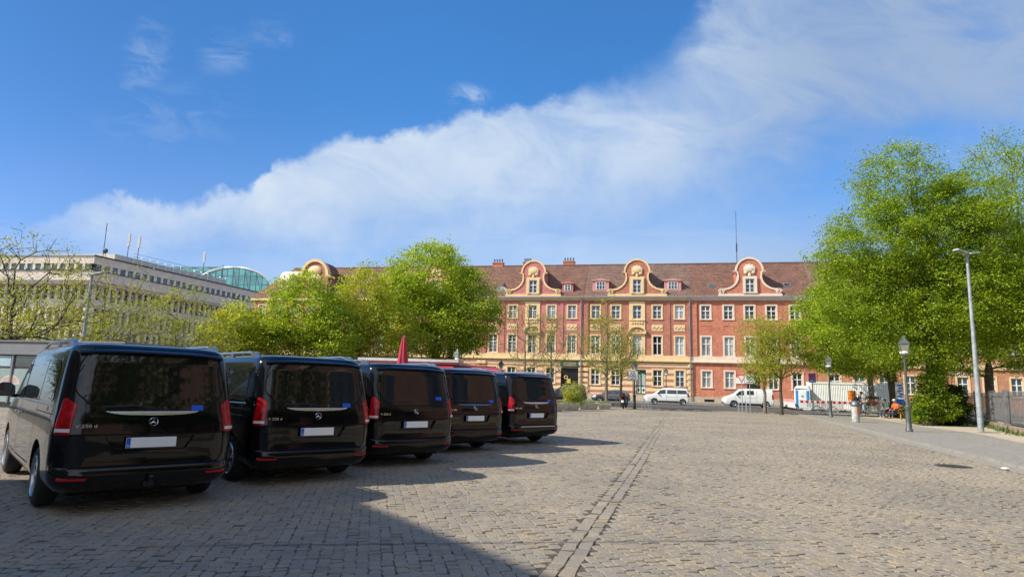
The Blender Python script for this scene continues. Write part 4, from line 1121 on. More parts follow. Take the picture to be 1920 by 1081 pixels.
for i in range(n):
    a0, a1 = math.pi*i/n, math.pi*(i+1)/n
    A = [(cx+r_*math.cos(a), 15.9+(r_+.18)*math.sin(a)) for r_, a in ((2.15, a0), (2.15, a1), (1.78, a1), (1.78, a0))]
    rb.add([(x, -.34, z) for x, z in A]+[(x, .42, z) for x, z in A], [(0, 1, 2, 3), (0, 4, 5, 1), (3, 2, 6, 7), (4, 7, 6, 5)])
rb.box(cx-2.5, cx-1.75, -.34, .3, 15.7, 15.95); rb.box(cx+1.75, cx+2.5, -.34, .3, 15.7, 15.95); rb.build('gable_border', m_yel, ga)
s_ = MB(); s_.sphere((cx, -.2, 16.6), .8, 10, 6, 1.3, .3, .9); s_.sphere((cx, -.2, 15.5), .7, 8, 5, 1.6, .3, 1); s_.build('shell_ornament', m_yel, ga, True)
v_ = MB(); vs = []
for y in (.3, 3.2):
    for i in range(n+1): a = math.pi*i/n; vs.append((cx+2.05*math.cos(a), y, 15.9+2.25*math.sin(a)))
v_.add(vs, [(i, i+1, n+2+i, n+1+i) for i in range(n)]); v_.build('vault', m_tile, ga, True)
c = MB(); c.box(cx-1.9, cx+1.9, .3, 5, 12.8, 15.95); c.build('gable_flank', mb_brn, ga)
# small arched gable on the end wall, seen edge on
b = MB(); n = 12; yc = 3.2
out = [(yc+1.7*math.cos(math.pi*i/n), 15.6+1.5*math.sin(math.pi*i/n)) for i in range(n+1)]
pl_ = [(yc+1.7, 12.6)]+out+[(yc-1.7, 12.6)]
b.add([(-17.9, y, z) for y, z in pl_]+[(-15.2, y, z) for y, z in pl_], [tuple(range(len(pl_))), tuple(range(2*len(pl_)-1, len(pl_)-1, -1))]+[(i, (i+1) % len(pl_), len(pl_)+(i+1) % len(pl_), len(pl_)+i) for i in range(len(pl_))])
eg = b.build('end_gable', m_crm, hL)
b = MB(); b.box(-18.15, -15.2, 1.2, 5.2, 15.4, 15.65); b.build('gable_ledge', m_crm, eg)

# orange brick house on the right, behind the trees
hE = empty('orange_brick_house', fp(17.0, 0), BETA); tag(hE, 'orange brick house with ochre bands behind the tall right hand trees', 'house')
holes = []; wx = [1.9+i*2.6 for i in range(8)]
for x in wx:
    for z0, z1 in ((1.9, 3.9), (6.3, 8.4), (10.0, 11.7)): holes.append((x-.55, x+.55, z0, z1))
b = MB(); wall_mesh(b, .0, 20.9, .2, 12.5, 0.06, holes); b.add([(20.9, .06, 0), (20.9, 10, 0), (20.9, 10, 12.5), (20.9, .06, 12.5)], [(0, 1, 2, 3)]); b.build('wall', mb_org, hE)
for i, x in enumerate(wx):
    for z0, z1 in ((1.9, 3.9), (6.3, 8.4), (10.0, 11.7)): window(hE, x, z0, z1, 1.1, .06, 1, (i*2+int(z0)) % 4 == 0, True, m_yel)
b = MB(); b.box(.01, 20.9, -.10, .16, 4.75, 5.3); b.build('string_course', m_yel, hE)
b = MB(); b.box(.01, 21.2, -.35, .2, 12.42, 12.72); b.build('cornice', m_yel, hE)
roof_piece(hE, .01, 21.1, m_tile2)
me = text_mesh('HOKKAIDO', .62, .02); me.transform(Matrix.Translation((15.2, -.02, 4.32)) @ Matrix.Rotation(R(90), 4, 'X')); link_mesh('wall_lettering', me, m_wfr, hE)
gable(hE, 6.0, mb_org, m_yel, mb_org)

#@@OFFICE
# ------------------------------------------------------------------ office block on the left, glass vault behind it
m_stone = mat('pinkish_sandstone', (.64, .55, .47), .85, var=.10, vscale=.8, bump=.2)
m_stone2 = mat('sandstone_pier', (.70, .62, .53), .85, var=.10, vscale=.8)
m_opane = pane_mat('office_pane', (.06, .085, .10), .4)
def office():
    root = empty('office_building', (0, 0, 0)); tag(root, 'five storey sandstone office block with ribbon windows and roof antennas', 'office building')
    C0 = Vector((-64.94, 97.0, 0)); dirs = [Vector((-.99, .142, 0)).normalized(), Vector((.28, .96, 0)).normalized()]
    def pt(c, d, nrm, a, off, z): p = c+d*a+nrm*off; return (p.x, p.y, z)
    top, stuff = 0, []
    count = 0
    for side, (d, L) in enumerate(zip(dirs, (30.0, 46.0))):
        nrm = Vector((-.142, -.99, 0)) if side == 0 else Vector((.96, -.28, 0))
        nrm = (nrm-d*nrm.dot(d)).normalized()
        def blk(mb, a0, a1, o0, o1, z0, z1):
            P = [pt(C0, d, nrm, a0, o0, 0), pt(C0, d, nrm, a1, o0, 0), pt(C0, d, nrm, a1, o1, 0), pt(C0, d, nrm, a0, o1, 0)]
            mb.slab([(p[0], p[1]) for p in P], z0, z1)
        # upper storey overhanging: spandrels, window band, ledge
        s0 = -.0
        b = MB(); blk(b, s0, L, -.35, 0, 18.35, 19.55); blk(b, s0, L, -.30, .05, 15.75, 17.28); b.build('upper_wall', m_stone, root)
        b = MB(); blk(b, s0-.1, L, -.5, .16, 19.55, 19.72); b.build('parapet_coping', m_dkm if side else m_zinc, root)
        b = MB(); blk(b, s0, L, -.5, .22, 17.28, 17.36); b.build('window_ledge', m_dkm, root)
        b = MB(); blk(b, s0, L, -.6, -.36, 17.36, 18.35); b.build('window_band_back', m_dkm, root)
        n = int(L/1.45)
        for i in range(n):
            a = .9+i*1.45
            if a > L-1: break
            q = MB(); blk(q, a+.62, a+1.08, -.36, -.03, 17.36, 18.35); q.build('pier', m_stone2, root)
            if i % 2 == 0 or True:
                w = MB(); blk(w, a-.36, a+.60, -.36, -.20, 17.38, 18.33); w.build('window', m_opane, root); count += 1
        # lower storeys set back
        back = -1.9; st = 2.1
        b = MB()
        for z0, z1 in ((0, 2.2), (4.7, 5.9), (8.2, 9.4), (11.7, 13.0), (15.2, 15.75)): blk(b, st, L, back-.3, back, z0, z1)
        b.build('spandrel', m_stone, root)
        b = MB(); blk(b, st+.3, L, back-.95, back-.5, 2.2, 15.3); b.build('window_back', m_dkm, root)
        nn = int((L-st)/1.32)
        for r_, (z0, z1) in enumerate(((13.0, 15.2), (9.4, 11.7), (5.9, 8.2), (2.2, 4.7))):
            pr = MB()
            for i in range(nn+1):
                a = st+i*1.32; blk(pr, a, a+.42, back-.32, back+.10, z0, z1)
            pr.build('pier_row', m_stone2, root)
            for i in range(nn):
                a = st+i*1.32+.42
                if count < 99 and r_ < 3: w = MB(); blk(w, a, a+.90, back-.49, back-.36, z0, z1); w.build('window', m_opane, root); count += 1
                else: stuff.append((d.copy(), nrm.copy(), a, z0, z1, back))
    w = MB()
    for d, nrm, a, z0, z1, back in stuff:
        P = [pt(C0, d, nrm, a, back-.49, 0), pt(C0, d, nrm, a+.9, back-.49, 0), pt(C0, d, nrm, a+.9, back-.36, 0), pt(C0, d, nrm, a, back-.36, 0)]
        w.slab([(p[0], p[1]) for p in P], z0, z1)
    tag(w.build('far_windows', m_opane, root), kind='stuff')
    # roof slab and the set back plant floor with railings
    A, B_ = dirs; P = [C0+A*.4, C0+A*30, C0+A*30+B_*46, C0+B_*46, C0+B_*.4+Vector((0, 0, 0))]
    b = MB(); b.slab([(p.x-.3, p.y+.5) for p in [C0, C0+B_*45.5, C0+B_*45.5+A*29, C0+A*29]][::-1], 15.3, 15.7); b.slab([(p.x-.4, p.y+.6) for p in [C0, C0+B_*45, C0+B_*45+A*29, C0+A*29]][::-1], 19.2, 19.5); b.build('roof_slab', m_stone, root)
    I = C0+B_*5+A*1.5
    b = MB(); b.slab([(p.x, p.y) for p in [I, I+B_*26, I+B_*26+A*12, I+A*12]][::-1], 19.5, 20.9); b.build('plant_floor', mat('pale_render', (.52, .49, .43), .9), root)
    b = MB()
    for i in range(14):
        p = I+B_*(3+i*1.7)-A*.6; b.tube([(p.x, p.y, 19.6), (p.x, p.y, 21.6)], .03, 4)
    for z in (21.1, 21.6): p, q = I+B_*3-A*.6, I+B_*25.2-A*.6; b.tube([(p.x, p.y, z), (q.x, q.y, z)], .03, 4)
    b.build('roof_railing', m_alu, root)
    # masts on the roof
    for (px, py, z0, z1, kind) in ((-64.2, 97.8, 19.6, 25.0, 'pole'), (-62.5, 101.2, 20.3, 24.1, 'cell'), (-61.9, 103.0, 20.3, 24.2, 'cell'), (-57.3, 116.0, 20.5, 24.4, 'cell'), (-56.0, 121.0, 20.5, 23.0, 'pole')):
        b = MB(); b.tube([(px, py, z0), (px, py, z1)], .05, 6)
        o = b.build('roof_mast', m_dkm, root)
        if kind == 'cell':
            b = MB(); b.bbox(px-.18, px+.18, py-.12, py+.12, z1-2.0, z1+.1, .04); b.build('antenna_panel', mat('pale_antenna', (.62, .61, .58), .5), o)
    b = MB(); b.sphere((-63.8, 97.6, 20.5), .42, 12, 8, 1, .25, 1); b.tube([(-63.8, 97.7, 19.6), (-63.8, 97.7, 20.4)], .04, 5); b.build('satellite_dish', m_dkm, root, True)
office()
def glass_vault():
    # barrel vault with its glazed end turned towards the square
    root = empty('glass_barrel_vault', (-67.0, 150.0, 0)); tag(root, 'teal glass barrel vault roof rising behind the office block', 'glass roof')
    W_, H_, z0 = 10.6, 6.6, 21.0
    T_ = Vector((.93, -.14, 0)).normalized(); Bk = Vector((-.985, .17, 0)).normalized(); n = 20
    arc = [(W_*math.cos(math.pi*(1-i/n)), z0+H_*math.sin(math.pi*(1-i/n))**.9) for i in range(n+1)]
    def P(a, bk, z): q = T_*a+Bk*bk; return (q.x, q.y, z)
    mg = mat('teal_glass', (.10, .30, .31), .12, var=.3, vscale=.3, spec=.8)
    b = MB(); b.add([P(a, 0, z) for a, z in arc]+[P(W_, 0, 14), P(-W_, 0, 14)], [tuple(range(n+3))]); b.build('end_glazing', mg, root)
    b = MB(); b.add([P(a, 0.1, z) for a, z in arc]+[P(a, 34, z) for a, z in arc], [(i, i+1, n+2+i, n+1+i) for i in range(n)]); b.build('vault_glazing', mg, root, True, 60)
    b = MB()
    b.tube([P(a*1.01, -.12, z+.05) for a, z in arc], .22, 6); b.build('arch_rib', mat('pale_steel', (.6, .62, .62), .4, .4), root, True)
    b = MB()
    for i in range(1, 14):
        a = -W_+2*W_*i/14; zt = z0+H_*max(0, 1-(a/W_)**2)**.45; b.tube([P(a, -.14, 14), P(a, -.14, zt)], .07, 4)
        if i % 2: b.tube([P(a, -.14, zt-.5), P(min(W_, a+3), -.14, 16)], .06, 4)
    for z in (19.5, 21.5, 23.5, 25.5):
        w = W_*math.sqrt(max(0, 1-max(0, (z-z0)/H_)**2.1)); b.tube([P(-w, -.14, z), P(w, -.14, z)], .06, 4)
    b.build('glazing_bars', mat('teal_steel', (.08, .16, .17), .5, .3), root)
    b = MB()
    for i in range(2, n-1, 2): a, z = arc[i]; b.tube([P(a, 0, z+.08), P(a, 34, z+.08)], .06, 4)
    for k in range(1, 9): b.tube([P(a, k*4, z+.08) for a, z in arc], .06, 4)
    b.build('vault_bars', MATS['teal_steel'], root)
    b = MB(); b.slab([P(-W_, .2, 0)[:2], P(W_, .2, 0)[:2], P(W_, 33, 0)[:2], P(-W_, 33, 0)[:2]], 0, 19); b.build('wall', m_stone, root)
glass_vault()

# grey snack kiosk at the left edge
def kiosk():
    a = R(-14); root = empty('kiosk', (-20.6, 27.2, 0), a); tag(root, 'flat roofed grey kiosk with frosted glass panels and transom windows', 'kiosk')
    mk = mat('grey_metal_cladding', (.20, .20, .22), .55, .2, var=.06); mf = mat('frosted_green_glass', (.27, .34, .33), .35, var=.06)
    b = MB(); b.box(-9, 5.0, .06, 4, 0, 2.6); b.build('body', mk, root)
    b = MB(); b.box(-9.1, 5.1, -.10, 4.1, 2.22, 2.76); b.box(-9.2, 5.2, -.16, 4.2, 2.76, 2.82); b.build('fascia', mk, root)
    b = MB(); b.box(-9.1, 5.1, -.02, .06, 0, .18); b.build('plinth', m_dkm, root)
    for i in range(9):
        x = -7.7+i*1.42
        p = MB(); p.box(x-.04, x+.04, -.05, .06, .18, 2.22); p.build('post', mk, root)
        g_ = MB(); g_.box(x+.08, x+1.34, .0, .055, .22, 1.62); g_.build('frosted_panel', mf, root)
        t = MB(); t.box(x+.14, x+1.28, .0, .055, 1.72, 2.16); t.build('transom_window', m_pane if i % 2 else mat('bluish_blind', (.36, .48, .54), .3), root)
    d = MB(); n = 16; vs = [(x_, -.006, z_) for x_, z_ in [(.55*math.cos(math.pi*i/n), .42*math.sin(math.pi*i/n)) for i in range(n+1)]]; d.add(vs, [tuple(range(n+1))])
    o = d.build('burger_sticker', mat('pale_sticker', (.50, .44, .40), .6), root); o.location = (-.62, 0, .95)
    for k in range(3):
        q = MB(); q.box(-.4+.04*k, .36-.05*k, -.012, -.008, .10+.08*k, .125+.08*k); q.build('sticker_line', mat('faded_red', (.5, .25, .2), .7), o)
kiosk()
b = MB(); b.bbox(-.25, .25, -.2, .2, 0, .75, .03); o = b.build('utility_box', mat('cream_metal_box', (.62, .58, .48), .6)); o.location = (-17.7, 24.4, 0); tag(o, 'small cream utility box standing in front of the grey kiosk', 'box')
b = MB(); b.tube([(0, 0, 0), (0, 0, .95)], .05, 8); b.bbox(-.2, .2, -.15, .15, .95, 1.5, .05); o = b.build('litter_bin', m_dkm); 
bpy.data.objects.remove(o)

# market stall roof and folded parasol seen over the van roofs
def stall():
    root = empty('market_stall', (-6.2, 45, 0), R(-4)); tag(root, 'long market stall with grey roof edge, wine red stripe and open red awnings', 'market stall')
    mr = mat('wine_red_canvas', (.36, .022, .045), .8, var=.1); mg = mat('pale_grey_roof', (.55, .54, .52), .6); mw = mat('stall_wall', (.16, .06, .06), .7)
    b = MB(); b.box(-4.6, 2.6, 0, 2.6, 3.02, 3.20); b.build('roof', mg, root)
    b = MB(); b.box(-4.6, 2.6, -.02, 2.6, 2.86, 3.015); b.build('roof_stripe', mat('dark_red_fascia', (.16, .03, .035), .7), root)
    b = MB(); b.box(-4.4, 4.6, .2, 2.4, 0, 2.85); b.build('stall_body', mw, root)
    b = MB(); b.box(-4.2, .9, -1.3, 0, 2.60, 2.72); b.build('awning_casing', mg, root)
    b = MB(); b.prism([(2.6, 3.0), (5.6, 2.62), (5.6, 2.48), (2.6, 2.84)], 0, 2.6); b.build('side_roof', mw, root)
    for x0, x1 in ((.9, 2.2), (3.6, 5.4)):
        b = MB(); b.add([(x0, .1, 2.75), (x1, .1, 2.75), (x1+.5, -1.6, 2.30), (x0-.3, -1.6, 2.30), (x0-.3, -1.6, 2.15), (x1+.5, -1.6, 2.15)], [(0, 1, 2, 3), (3, 2, 5, 4)]); b.build('awning', mr, root)
    for x in (-4.4, 0, 4.4):
        b = MB(); b.tube([(x, -1.5, 0), (x, -1.5, 2.6)], .04, 6); b.build('post', m_dkm, root)
stall()
def parasol():
    root = empty('folded_parasol', (-6.36, 38, 0)); tag(root, 'tall folded wine red parasol standing upright behind the middle vans', 'parasol')
    b = MB(); n = 28; vs = []
    prof = [(.09, 4.2), (.12, 4.1), (.20, 3.6), (.28, 2.9), (.36, 2.2), (.40, 1.6), (.22, 1.35)]
    for r_, z in prof:
        for k in range(n):
            a = 2*math.pi*k/n; q = r_*(1+.16*math.cos(7*a+z*.8)); vs.append((q*math.cos(a), q*math.sin(a), z))
    fs = [(i*n+k, i*n+(k+1) % n, (i+1)*n+(k+1) % n, (i+1)*n+k) for i in range(len(prof)-1) for k in range(n)]+[tuple(range(n))]
    b.add(vs, fs); b.build('canvas', MATS['wine_red_canvas'], root, True)
    b = MB(); b.tube([(0, 0, 0), (0, 0, 4.3)], .03, 8); b.build('pole', m_alu, root); b = MB(); b.lathe([(.4, 0), (.4, .08), (.1, .1)], 16); b.build('base', m_plinth, root)
parasol()

#@@FURNITURE
# ------------------------------------------------------------------ lamps, signs, stands
m_iron = mat('dark_green_iron', (.045, .055, .052), .45, .4, var=.2)
m_galv = mat('galvanised_steel', (.42, .45, .47), .45, .6, var=.12)
m_pole = mat('weathered_pole', (.30, .33, .345), .6, .2, var=.25, vscale=4)
m_lglass = mat('lantern_glass', (.24, .245, .19), .12, var=.15)
def lantern_lamp(x, y, label, h=4.1, dark=False, group='gas style lantern lamps'):
    root = empty('lantern_lamp', (x, y, .07 if x > 12 and y < 50 else 0)); tag(root, label, 'street lamp', group)
    mi = m_iron if dark else mat('grey_green_iron', (.12, .135, .13), .5, .4, var=.25)
    zp = h-1.0
    b = MB(); b.lathe([(.15, 0), (.15, .06), (.115, .12), (.105, .95), (.13, 1.0), (.13, 1.06), (.07, 1.12), (.06, 1.9), (.045, zp-.1), (.075, zp-.05), (.075, zp)], 14); b.build('post', mi, root, True, 40)
    b = MB()
    for k in range(4):
        a = math.pi/4+math.pi/2*k; b.tube([(0, 0, zp-.02), (.07*math.cos(a), .07*math.sin(a), zp+.02), (.15*math.cos(a), .15*math.sin(a), zp+.2)], .012, 5)
    b.build('bracket', mi, root)
    b = MB(); b.lathe([(.15, zp+.2), (.27, zp+.68)], 4); b.M = Matrix(); g_ = b.build('lantern_glass', m_lglass, root); g_.rotation_euler = (0, 0, R(20))
    b = MB(); b.lathe([(.31, zp+.68), (.30, zp+.72), (.10, zp+.90), (.08, zp+.98), (.02, zp+1.06)], 4); r_ = b.build('lantern_roof', mi, root); r_.rotation_euler = (0, 0, R(20))
    b = MB()
    for k in range(4):
        a = math.pi/2*k; b.tube([(.155*math.cos(a), .155*math.sin(a), zp+.2), (.278*math.cos(a), .278*math.sin(a), zp+.68)], .014, 4)
    b.lathe([(.16, zp+.18), (.16, zp+.21)], 4); f = b.build('lantern_frame', mi, root); f.rotation_euler = (0, 0, R(20))
    b = MB(); b.sphere((.0, 0, zp+.30), .19, 8, 6, 1, 1, .5); b.build('mantle', mat('white_mantle', (.85, .85, .8), .4), g_)
    return root
lantern_lamp(17.43, 28.11, 'tall grey lantern lamp on the right pavement in front of the leafy bush')
lantern_lamp(21.81, 43.64, 'lantern lamp standing between the blue parking sign and the bollard')
lantern_lamp(10.0, 51.2, 'dark lantern lamp behind the square sign near the parked scooter', 3.75, True)
lantern_lamp(18.65, 76.2, 'lantern lamp against the striped facade directly above the white passenger van', 4.1, True)
lantern_lamp(-3.93, 47.6, 'pale lantern lamp above the wine red awnings beside the round tree', 4.07)
lantern_lamp(-.88, 66, 'small black lantern lamp far behind the farthest black van', 4.05, True)
def led_light(x, y, h, label, rz):
    root = empty('street_light', (x, y, .07 if x > 0 else 0), rz); tag(root, label, 'street light', 'tall street lights with two flat heads')
    b = MB(); b.lathe([(.125, 0), (.12, 1.6), (.085, 4.5), (.062, h)], 14); b.build('pole', m_pole, root, True)
    for s in (-1, 1):
        q = MB(); q.M = Matrix.Translation((0, 0, h)) @ Matrix.Rotation(s*R(-10), 4, 'Y')
        q.bbox(min(s*.10, s*.78), max(s*.10, s*.78), -.15, .15, -.02, .05, .02); hd = q.build('lamp_head', mat('pale_grey_head', (.50, .51, .51), .4, .3), root)
        q = MB(); q.M = Matrix.Translation((0, 0, h)) @ Matrix.Rotation(s*R(-10), 4, 'Y'); q.box(min(s*.25, s*.70), max(s*.25, s*.70), -.11, .11, -.032, -.022); q.build('diffuser', m_lglass, hd)
    b = MB(); b.lathe([(.09, h-.10), (.10, h+.06), (.03, h+.10)], 10); b.build('head_joint', m_pole, root)
led_light(21.87, 29.9, 8.35, 'tall pale street light standing by the park fence on the right', R(20))
led_light(-24.8, 37, 7.25, 'tall street light with two flat heads behind the nearest black van', R(-10))

m_sgrey = mat('sign_grey', (.30, .32, .33), .5, .2); m_swhite = mat('sign_white', (.66, .67, .66), .45); m_sred = mat('sign_red', (.72, .02, .06), .4); m_sblue = mat('sign_blue', (.025, .19, .78), .4); m_sblk = mat('sign_black', (.06, .06, .065), .5)
def disc(b, cx, cz, r0, r1, y0, y1, n=24):
    for i in range(n):
        a, c = 2*math.pi*i/n, 2*math.pi*(i+1)/n
        A = [(cx+r1*math.cos(a), cz+r1*math.sin(a)), (cx+r1*math.cos(c), cz+r1*math.sin(c)), (cx+r0*math.cos(c), cz+r0*math.sin(c)), (cx+r0*math.cos(a), cz+r0*math.sin(a))]
        b.add([(x, y0, z) for x, z in A]+[(x, y1, z) for x, z in A], [(0, 1, 2, 3), (0, 4, 5, 1), (3, 2, 6, 7)])
def zone_sign(x, y, rz, label):
    root = empty('zone_end_sign', (x, y, 0), rz); tag(root, label, 'traffic sign')
    b = MB(); b.tube([(0, .05, 0), (0, .05, 2.95)], .038, 8); b.build('pole', m_galv, root, True)
    b = MB(); b.bbox(-.40, .40, -.01, .015, 2.20, 2.98, .008); o = b.build('sign_plate', m_sgrey, root)
    b = MB(); b.box(-.35, .35, -.016, -.011, 2.25, 2.93); f = b.build('sign_face', m_swhite, o)
    b = MB(); disc(b, -.02, 2.66, .17, .205, -.022, -.017); b.add([(-.19, -.023, 2.77), (-.15, -.023, 2.80), (.14, -.023, 2.53), (.10, -.023, 2.50)], [(0, 1, 2, 3)])
    b.add([(-.15, -.023, 2.55), (-.12, -.023, 2.52), (.11, -.023, 2.78), (.08, -.023, 2.81)], [(0, 1, 2, 3)]); b.build('crossed_ring', m_sblk, f)
    b = MB(); b.box(-.22, .18, -.022, -.017, 2.32, 2.37); b.build('caption', m_sblk, f)
zone_sign(9.82, 50.86, R(-8), 'square grey zone sign on a pole beside the parked scooter'); zone_sign(18.5, 49.3, R(-14), 'square grey zone sign next to the red edged yield sign')
root = empty('yield_sign', (18.0, 49.6, 0), R(-14)); tag(root, 'white triangular yield sign with a red border on a pole', 'traffic sign')
b = MB(); b.tube([(0, .05, 0), (0, .05, 2.85)], .035, 8); b.build('pole', m_galv, root, True)
def tri(s, cz): return [(-s/2, cz+s*.289), (0, cz-s*.577), (s/2, cz+s*.289)]
b = MB(); b.prism(tri(.74, 2.66), -.012, .012); o = b.build('sign_plate', m_sred, root); b = MB(); b.prism(tri(.50, 2.66), -.018, -.013); b.build('sign_face', m_swhite, o)
root = empty('parking_sign', (23.0, 48.6, 0), R(-20)); tag(root, 'blue rectangular parking zone sign with a red ring on its pole', 'traffic sign')
b = MB(); b.tube([(0, .05, 0), (0, .05, 3.1)], .036, 8); b.build('pole', m_galv, root, True)
b = MB(); b.bbox(-.25, .25, -.012, .012, 2.42, 3.12, .01); o = b.build('sign_plate', m_sblue, root)
b = MB(); disc(b, 0, 2.86, .10, .175, -.018, -.013); b.add([(-.13, -.019, 2.96), (-.09, -.019, 2.99), (.13, -.019, 2.76), (.09, -.019, 2.73)], [(0, 1, 2, 3)]); b.build('red_ring', m_sred, o)
b = MB(); b.box(-.18, .18, -.018, -.013, 2.47, 2.55); b.sphere((0, -.014, 2.62), .05, 8, 5, 1, .2, 1); b.build('white_caption', m_swhite, o)

def hoop(x, y, rz, label, w=.75, h=.82):
    b = MB(); r_ = .15; pts = [(-w/2, 0, 0), (-w/2, 0, h-r_)]+[(-w/2+r_-r_*math.cos(a), 0, h-r_+r_*math.sin(a)) for a in (R(30), R(60), R(90))]+[(w/2-r_+r_*math.sin(a), 0, h-r_+r_*math.cos(a)) for a in (R(0), R(30), R(60))]+[(w/2, 0, h-r_), (w/2, 0, 0)]
    b.tube(pts, .024, 7); o = b.build('cycle_hoop', m_galv, None, True); o.location = (x, y, 0); o.rotation_euler = (0, 0, rz); tag(o, label, 'bicycle stand', 'steel cycle hoops by the road'); return o
hoop(7.85, 49.2, R(10), 'steel cycle hoop just left of the parked scooter'); hoop(10.9, 52.0, R(60), 'steel cycle hoop right behind the left square sign pole'); hoop(11.6, 53.0, R(60), 'steel cycle hoop nearest the front of the white passenger van')
hoop(17.85, 50.0, R(75), 'steel cycle hoop immediately left of the yield sign pole'); hoop(18.4, 49.9, R(75), 'steel cycle hoop between the yield sign and the square sign'); hoop(19.75, 49.0, R(70), 'steel cycle hoop between the two slim street tree trunks')

# concrete planters, grass and the wild shrub in them
m_conc = mat('aged_concrete', (.42, .38, .31), .9, var=.18, vscale=4, bump=.6, bscale=20)
def planter(x, y, rz, label, w=1.35):
    root = empty('concrete_planter', (x, y, 0), rz); tag(root, label, 'planter', 'concrete planters at the edge of the square')
    b = MB(); hw, hd = w/2, .5
    vs = [(-hw+.12, -hd+.1, 0), (hw-.12, -hd+.1, 0), (hw-.12, hd-.1, 0), (-hw+.12, hd-.1, 0), (-hw, -hd, .30), (hw, -hd, .30), (hw, hd, .30), (-hw, hd, .30), (-hw, -hd, .46), (hw, -hd, .46), (hw, hd, .46), (-hw, hd, .46), (-hw+.08, -hd+.08, .46), (hw-.08, -hd+.08, .46), (hw-.08, hd-.08, .46), (-hw+.08, hd-.08, .46), (-hw+.08, -hd+.08, .40), (hw-.08, -hd+.08, .40), (hw-.08, hd-.08, .40), (-hw+.08, hd-.08, .40)]
    fs = [(3, 2, 1, 0)]
    for i in range(4):
        k = i*4
        for j in range(4): fs.append((k+j, k+(j+1) % 4, k+4+(j+1) % 4, k+4+j))
    fs.append((16, 17, 18, 19)); b.add(vs, fs); b.build('trough', m_conc, root)
    g_ = MB()
    for i in range(420):
        px, py = random.uniform(-hw+.08, hw-.08), random.uniform(-hd+.08, hd-.08); h = random.uniform(.08, .26); a = random.uniform(0, 6.28); dx, dy = math.cos(a)*.02, math.sin(a)*.02
        lx, ly = random.gauss(0, .05), random.gauss(0, .05); g_.add([(px-dx, py-dy, .39), (px+dx, py+dy, .39), (px+lx, py+ly, .40+h)], [(0, 1, 2)])
    tag(link_mesh('grass_tuft', g_.mesh('grass', merge=False), mat('fresh_grass', (.20, .26, .05), .8, var=.3), root), kind='stuff')
    return root
planter(2.7, 40.6, R(25), 'concrete planter half hidden by the farthest black van', 1.3)
planter(3.95, 43.0, R(22), 'second concrete planter from the black vans, below the wild shrub', 1.3)
planter(5.6, 46.4, R(15), 'third concrete planter from the black vans, under the bush', 1.45)
planter(7.05, 48.2, R(8), 'concrete planter at the right end beside the slim street tree', 1.0)

# bollard with orange patch
root = empty('bollard', (19.55, 36.32, .07)); tag(root, 'stout grey bollard with domed cap and orange sticker beside the standing man', 'bollard')
b = MB(); b.lathe([(.20, 0), (.20, .82), (.195, .86)], 20); b.build('shaft', mat('sprayed_concrete', (.38, .38, .37), .8, var=.3, vscale=5), root, True, 50)
b = MB(); b.lathe([(.195, .861), (.235, .90), (.235, .97), (.20, 1.09), (.12, 1.16), (.02, 1.18)], 20); b.build('cap', mat('dull_steel_cap', (.22, .23, .24), .35, .6), root, True, 60)
b = MB(); vs = []
for i in range(9):
    a = R(-100+i*8); vs += [(.204*math.cos(a), .204*math.sin(a), .45), (.204*math.cos(a), .204*math.sin(a), .78)]
b.add(vs, [(2*i, 2*i+2, 2*i+3, 2*i+1) for i in range(8)]); b.build('sticker', mat('orange_sticker', (.80, .22, .01), .6), root)

# container, portable toilet, barriers
def container():
    root = empty('site_container', (30.9, 65.6, 0), R(-14)); tag(root, 'long white corrugated site container behind the red and white barriers', 'container')
    mw = mat('off_white_steel', (.76, .77, .72), .5, var=.08, vscale=1); L, H_ = 7.3, 2.85
    b = MB(); n = 44; vs = []
    for i in range(n*4+1):
        ph = i % 4; x = .12+(L-.24)*i/(n*4); y = .0 if ph in (0, 1) else .028
        vs += [(x, y, .16), (x, y, H_-.22)]
    b.add(vs, [(2*i, 2*i+2, 2*i+3, 2*i+1) for i in range(n*4)]); b.build('corrugated_side', mw, root)
    b = MB(); b.box(0, L, -.03, 2.4, H_-.22, H_); b.box(0, L, -.03, .10, .04, .16); b.box(0, .12, -.03, .10, .16, H_-.22); b.box(L-.12, L, -.03, .10, .16, H_-.22); b.build('frame', mw, root)
    b = MB(); b.box(.02, L-.02, .11, 2.38, .05, H_-.23); b.build('box_body', mw, root)
    b = MB(); b.box(-.05, -.005, .4, 2.0, .2, 2.4); b.build('end_door', m_sgrey, root)
container()
def toilet():
    root = empty('portable_toilet', (29.7, 65.0, 0), R(-24)); tag(root, 'white and blue portable toilet cabin beside the site container', 'portable toilet')
    mw = mat('white_cabin_plastic', (.70, .73, .74), .45); mb_ = mat('cabin_blue', (.02, .22, .52), .45)
    b = MB(); b.bbox(-.75, .75, 0, 1.2, 0, 2.1, .06); b.build('cabin', mw, root)
    b = MB(); b.lathe([(1.02, 2.1), (.98, 2.22), (.7, 2.36), (.1, 2.42)], 4); r_ = b.build('roof', mw, root); r_.location = (0, .6, 0); r_.rotation_euler = (0, 0, R(45)); r_.scale = (1, .85, 1)
    for x in (-.62, .40): b = MB(); b.box(x, x+.22, -.02, .002, .3, 1.9); b.build('blue_panel', mb_, root)
    b = MB(); b.bbox(-.36, .36, -.03, .002, .12, 1.95, .01); d = b.build('door', mw, root); b = MB(); b.box(-.1, .12, -.038, -.031, 1.2, 1.45); b.build('door_sign', m_sgrey, d)
toilet()
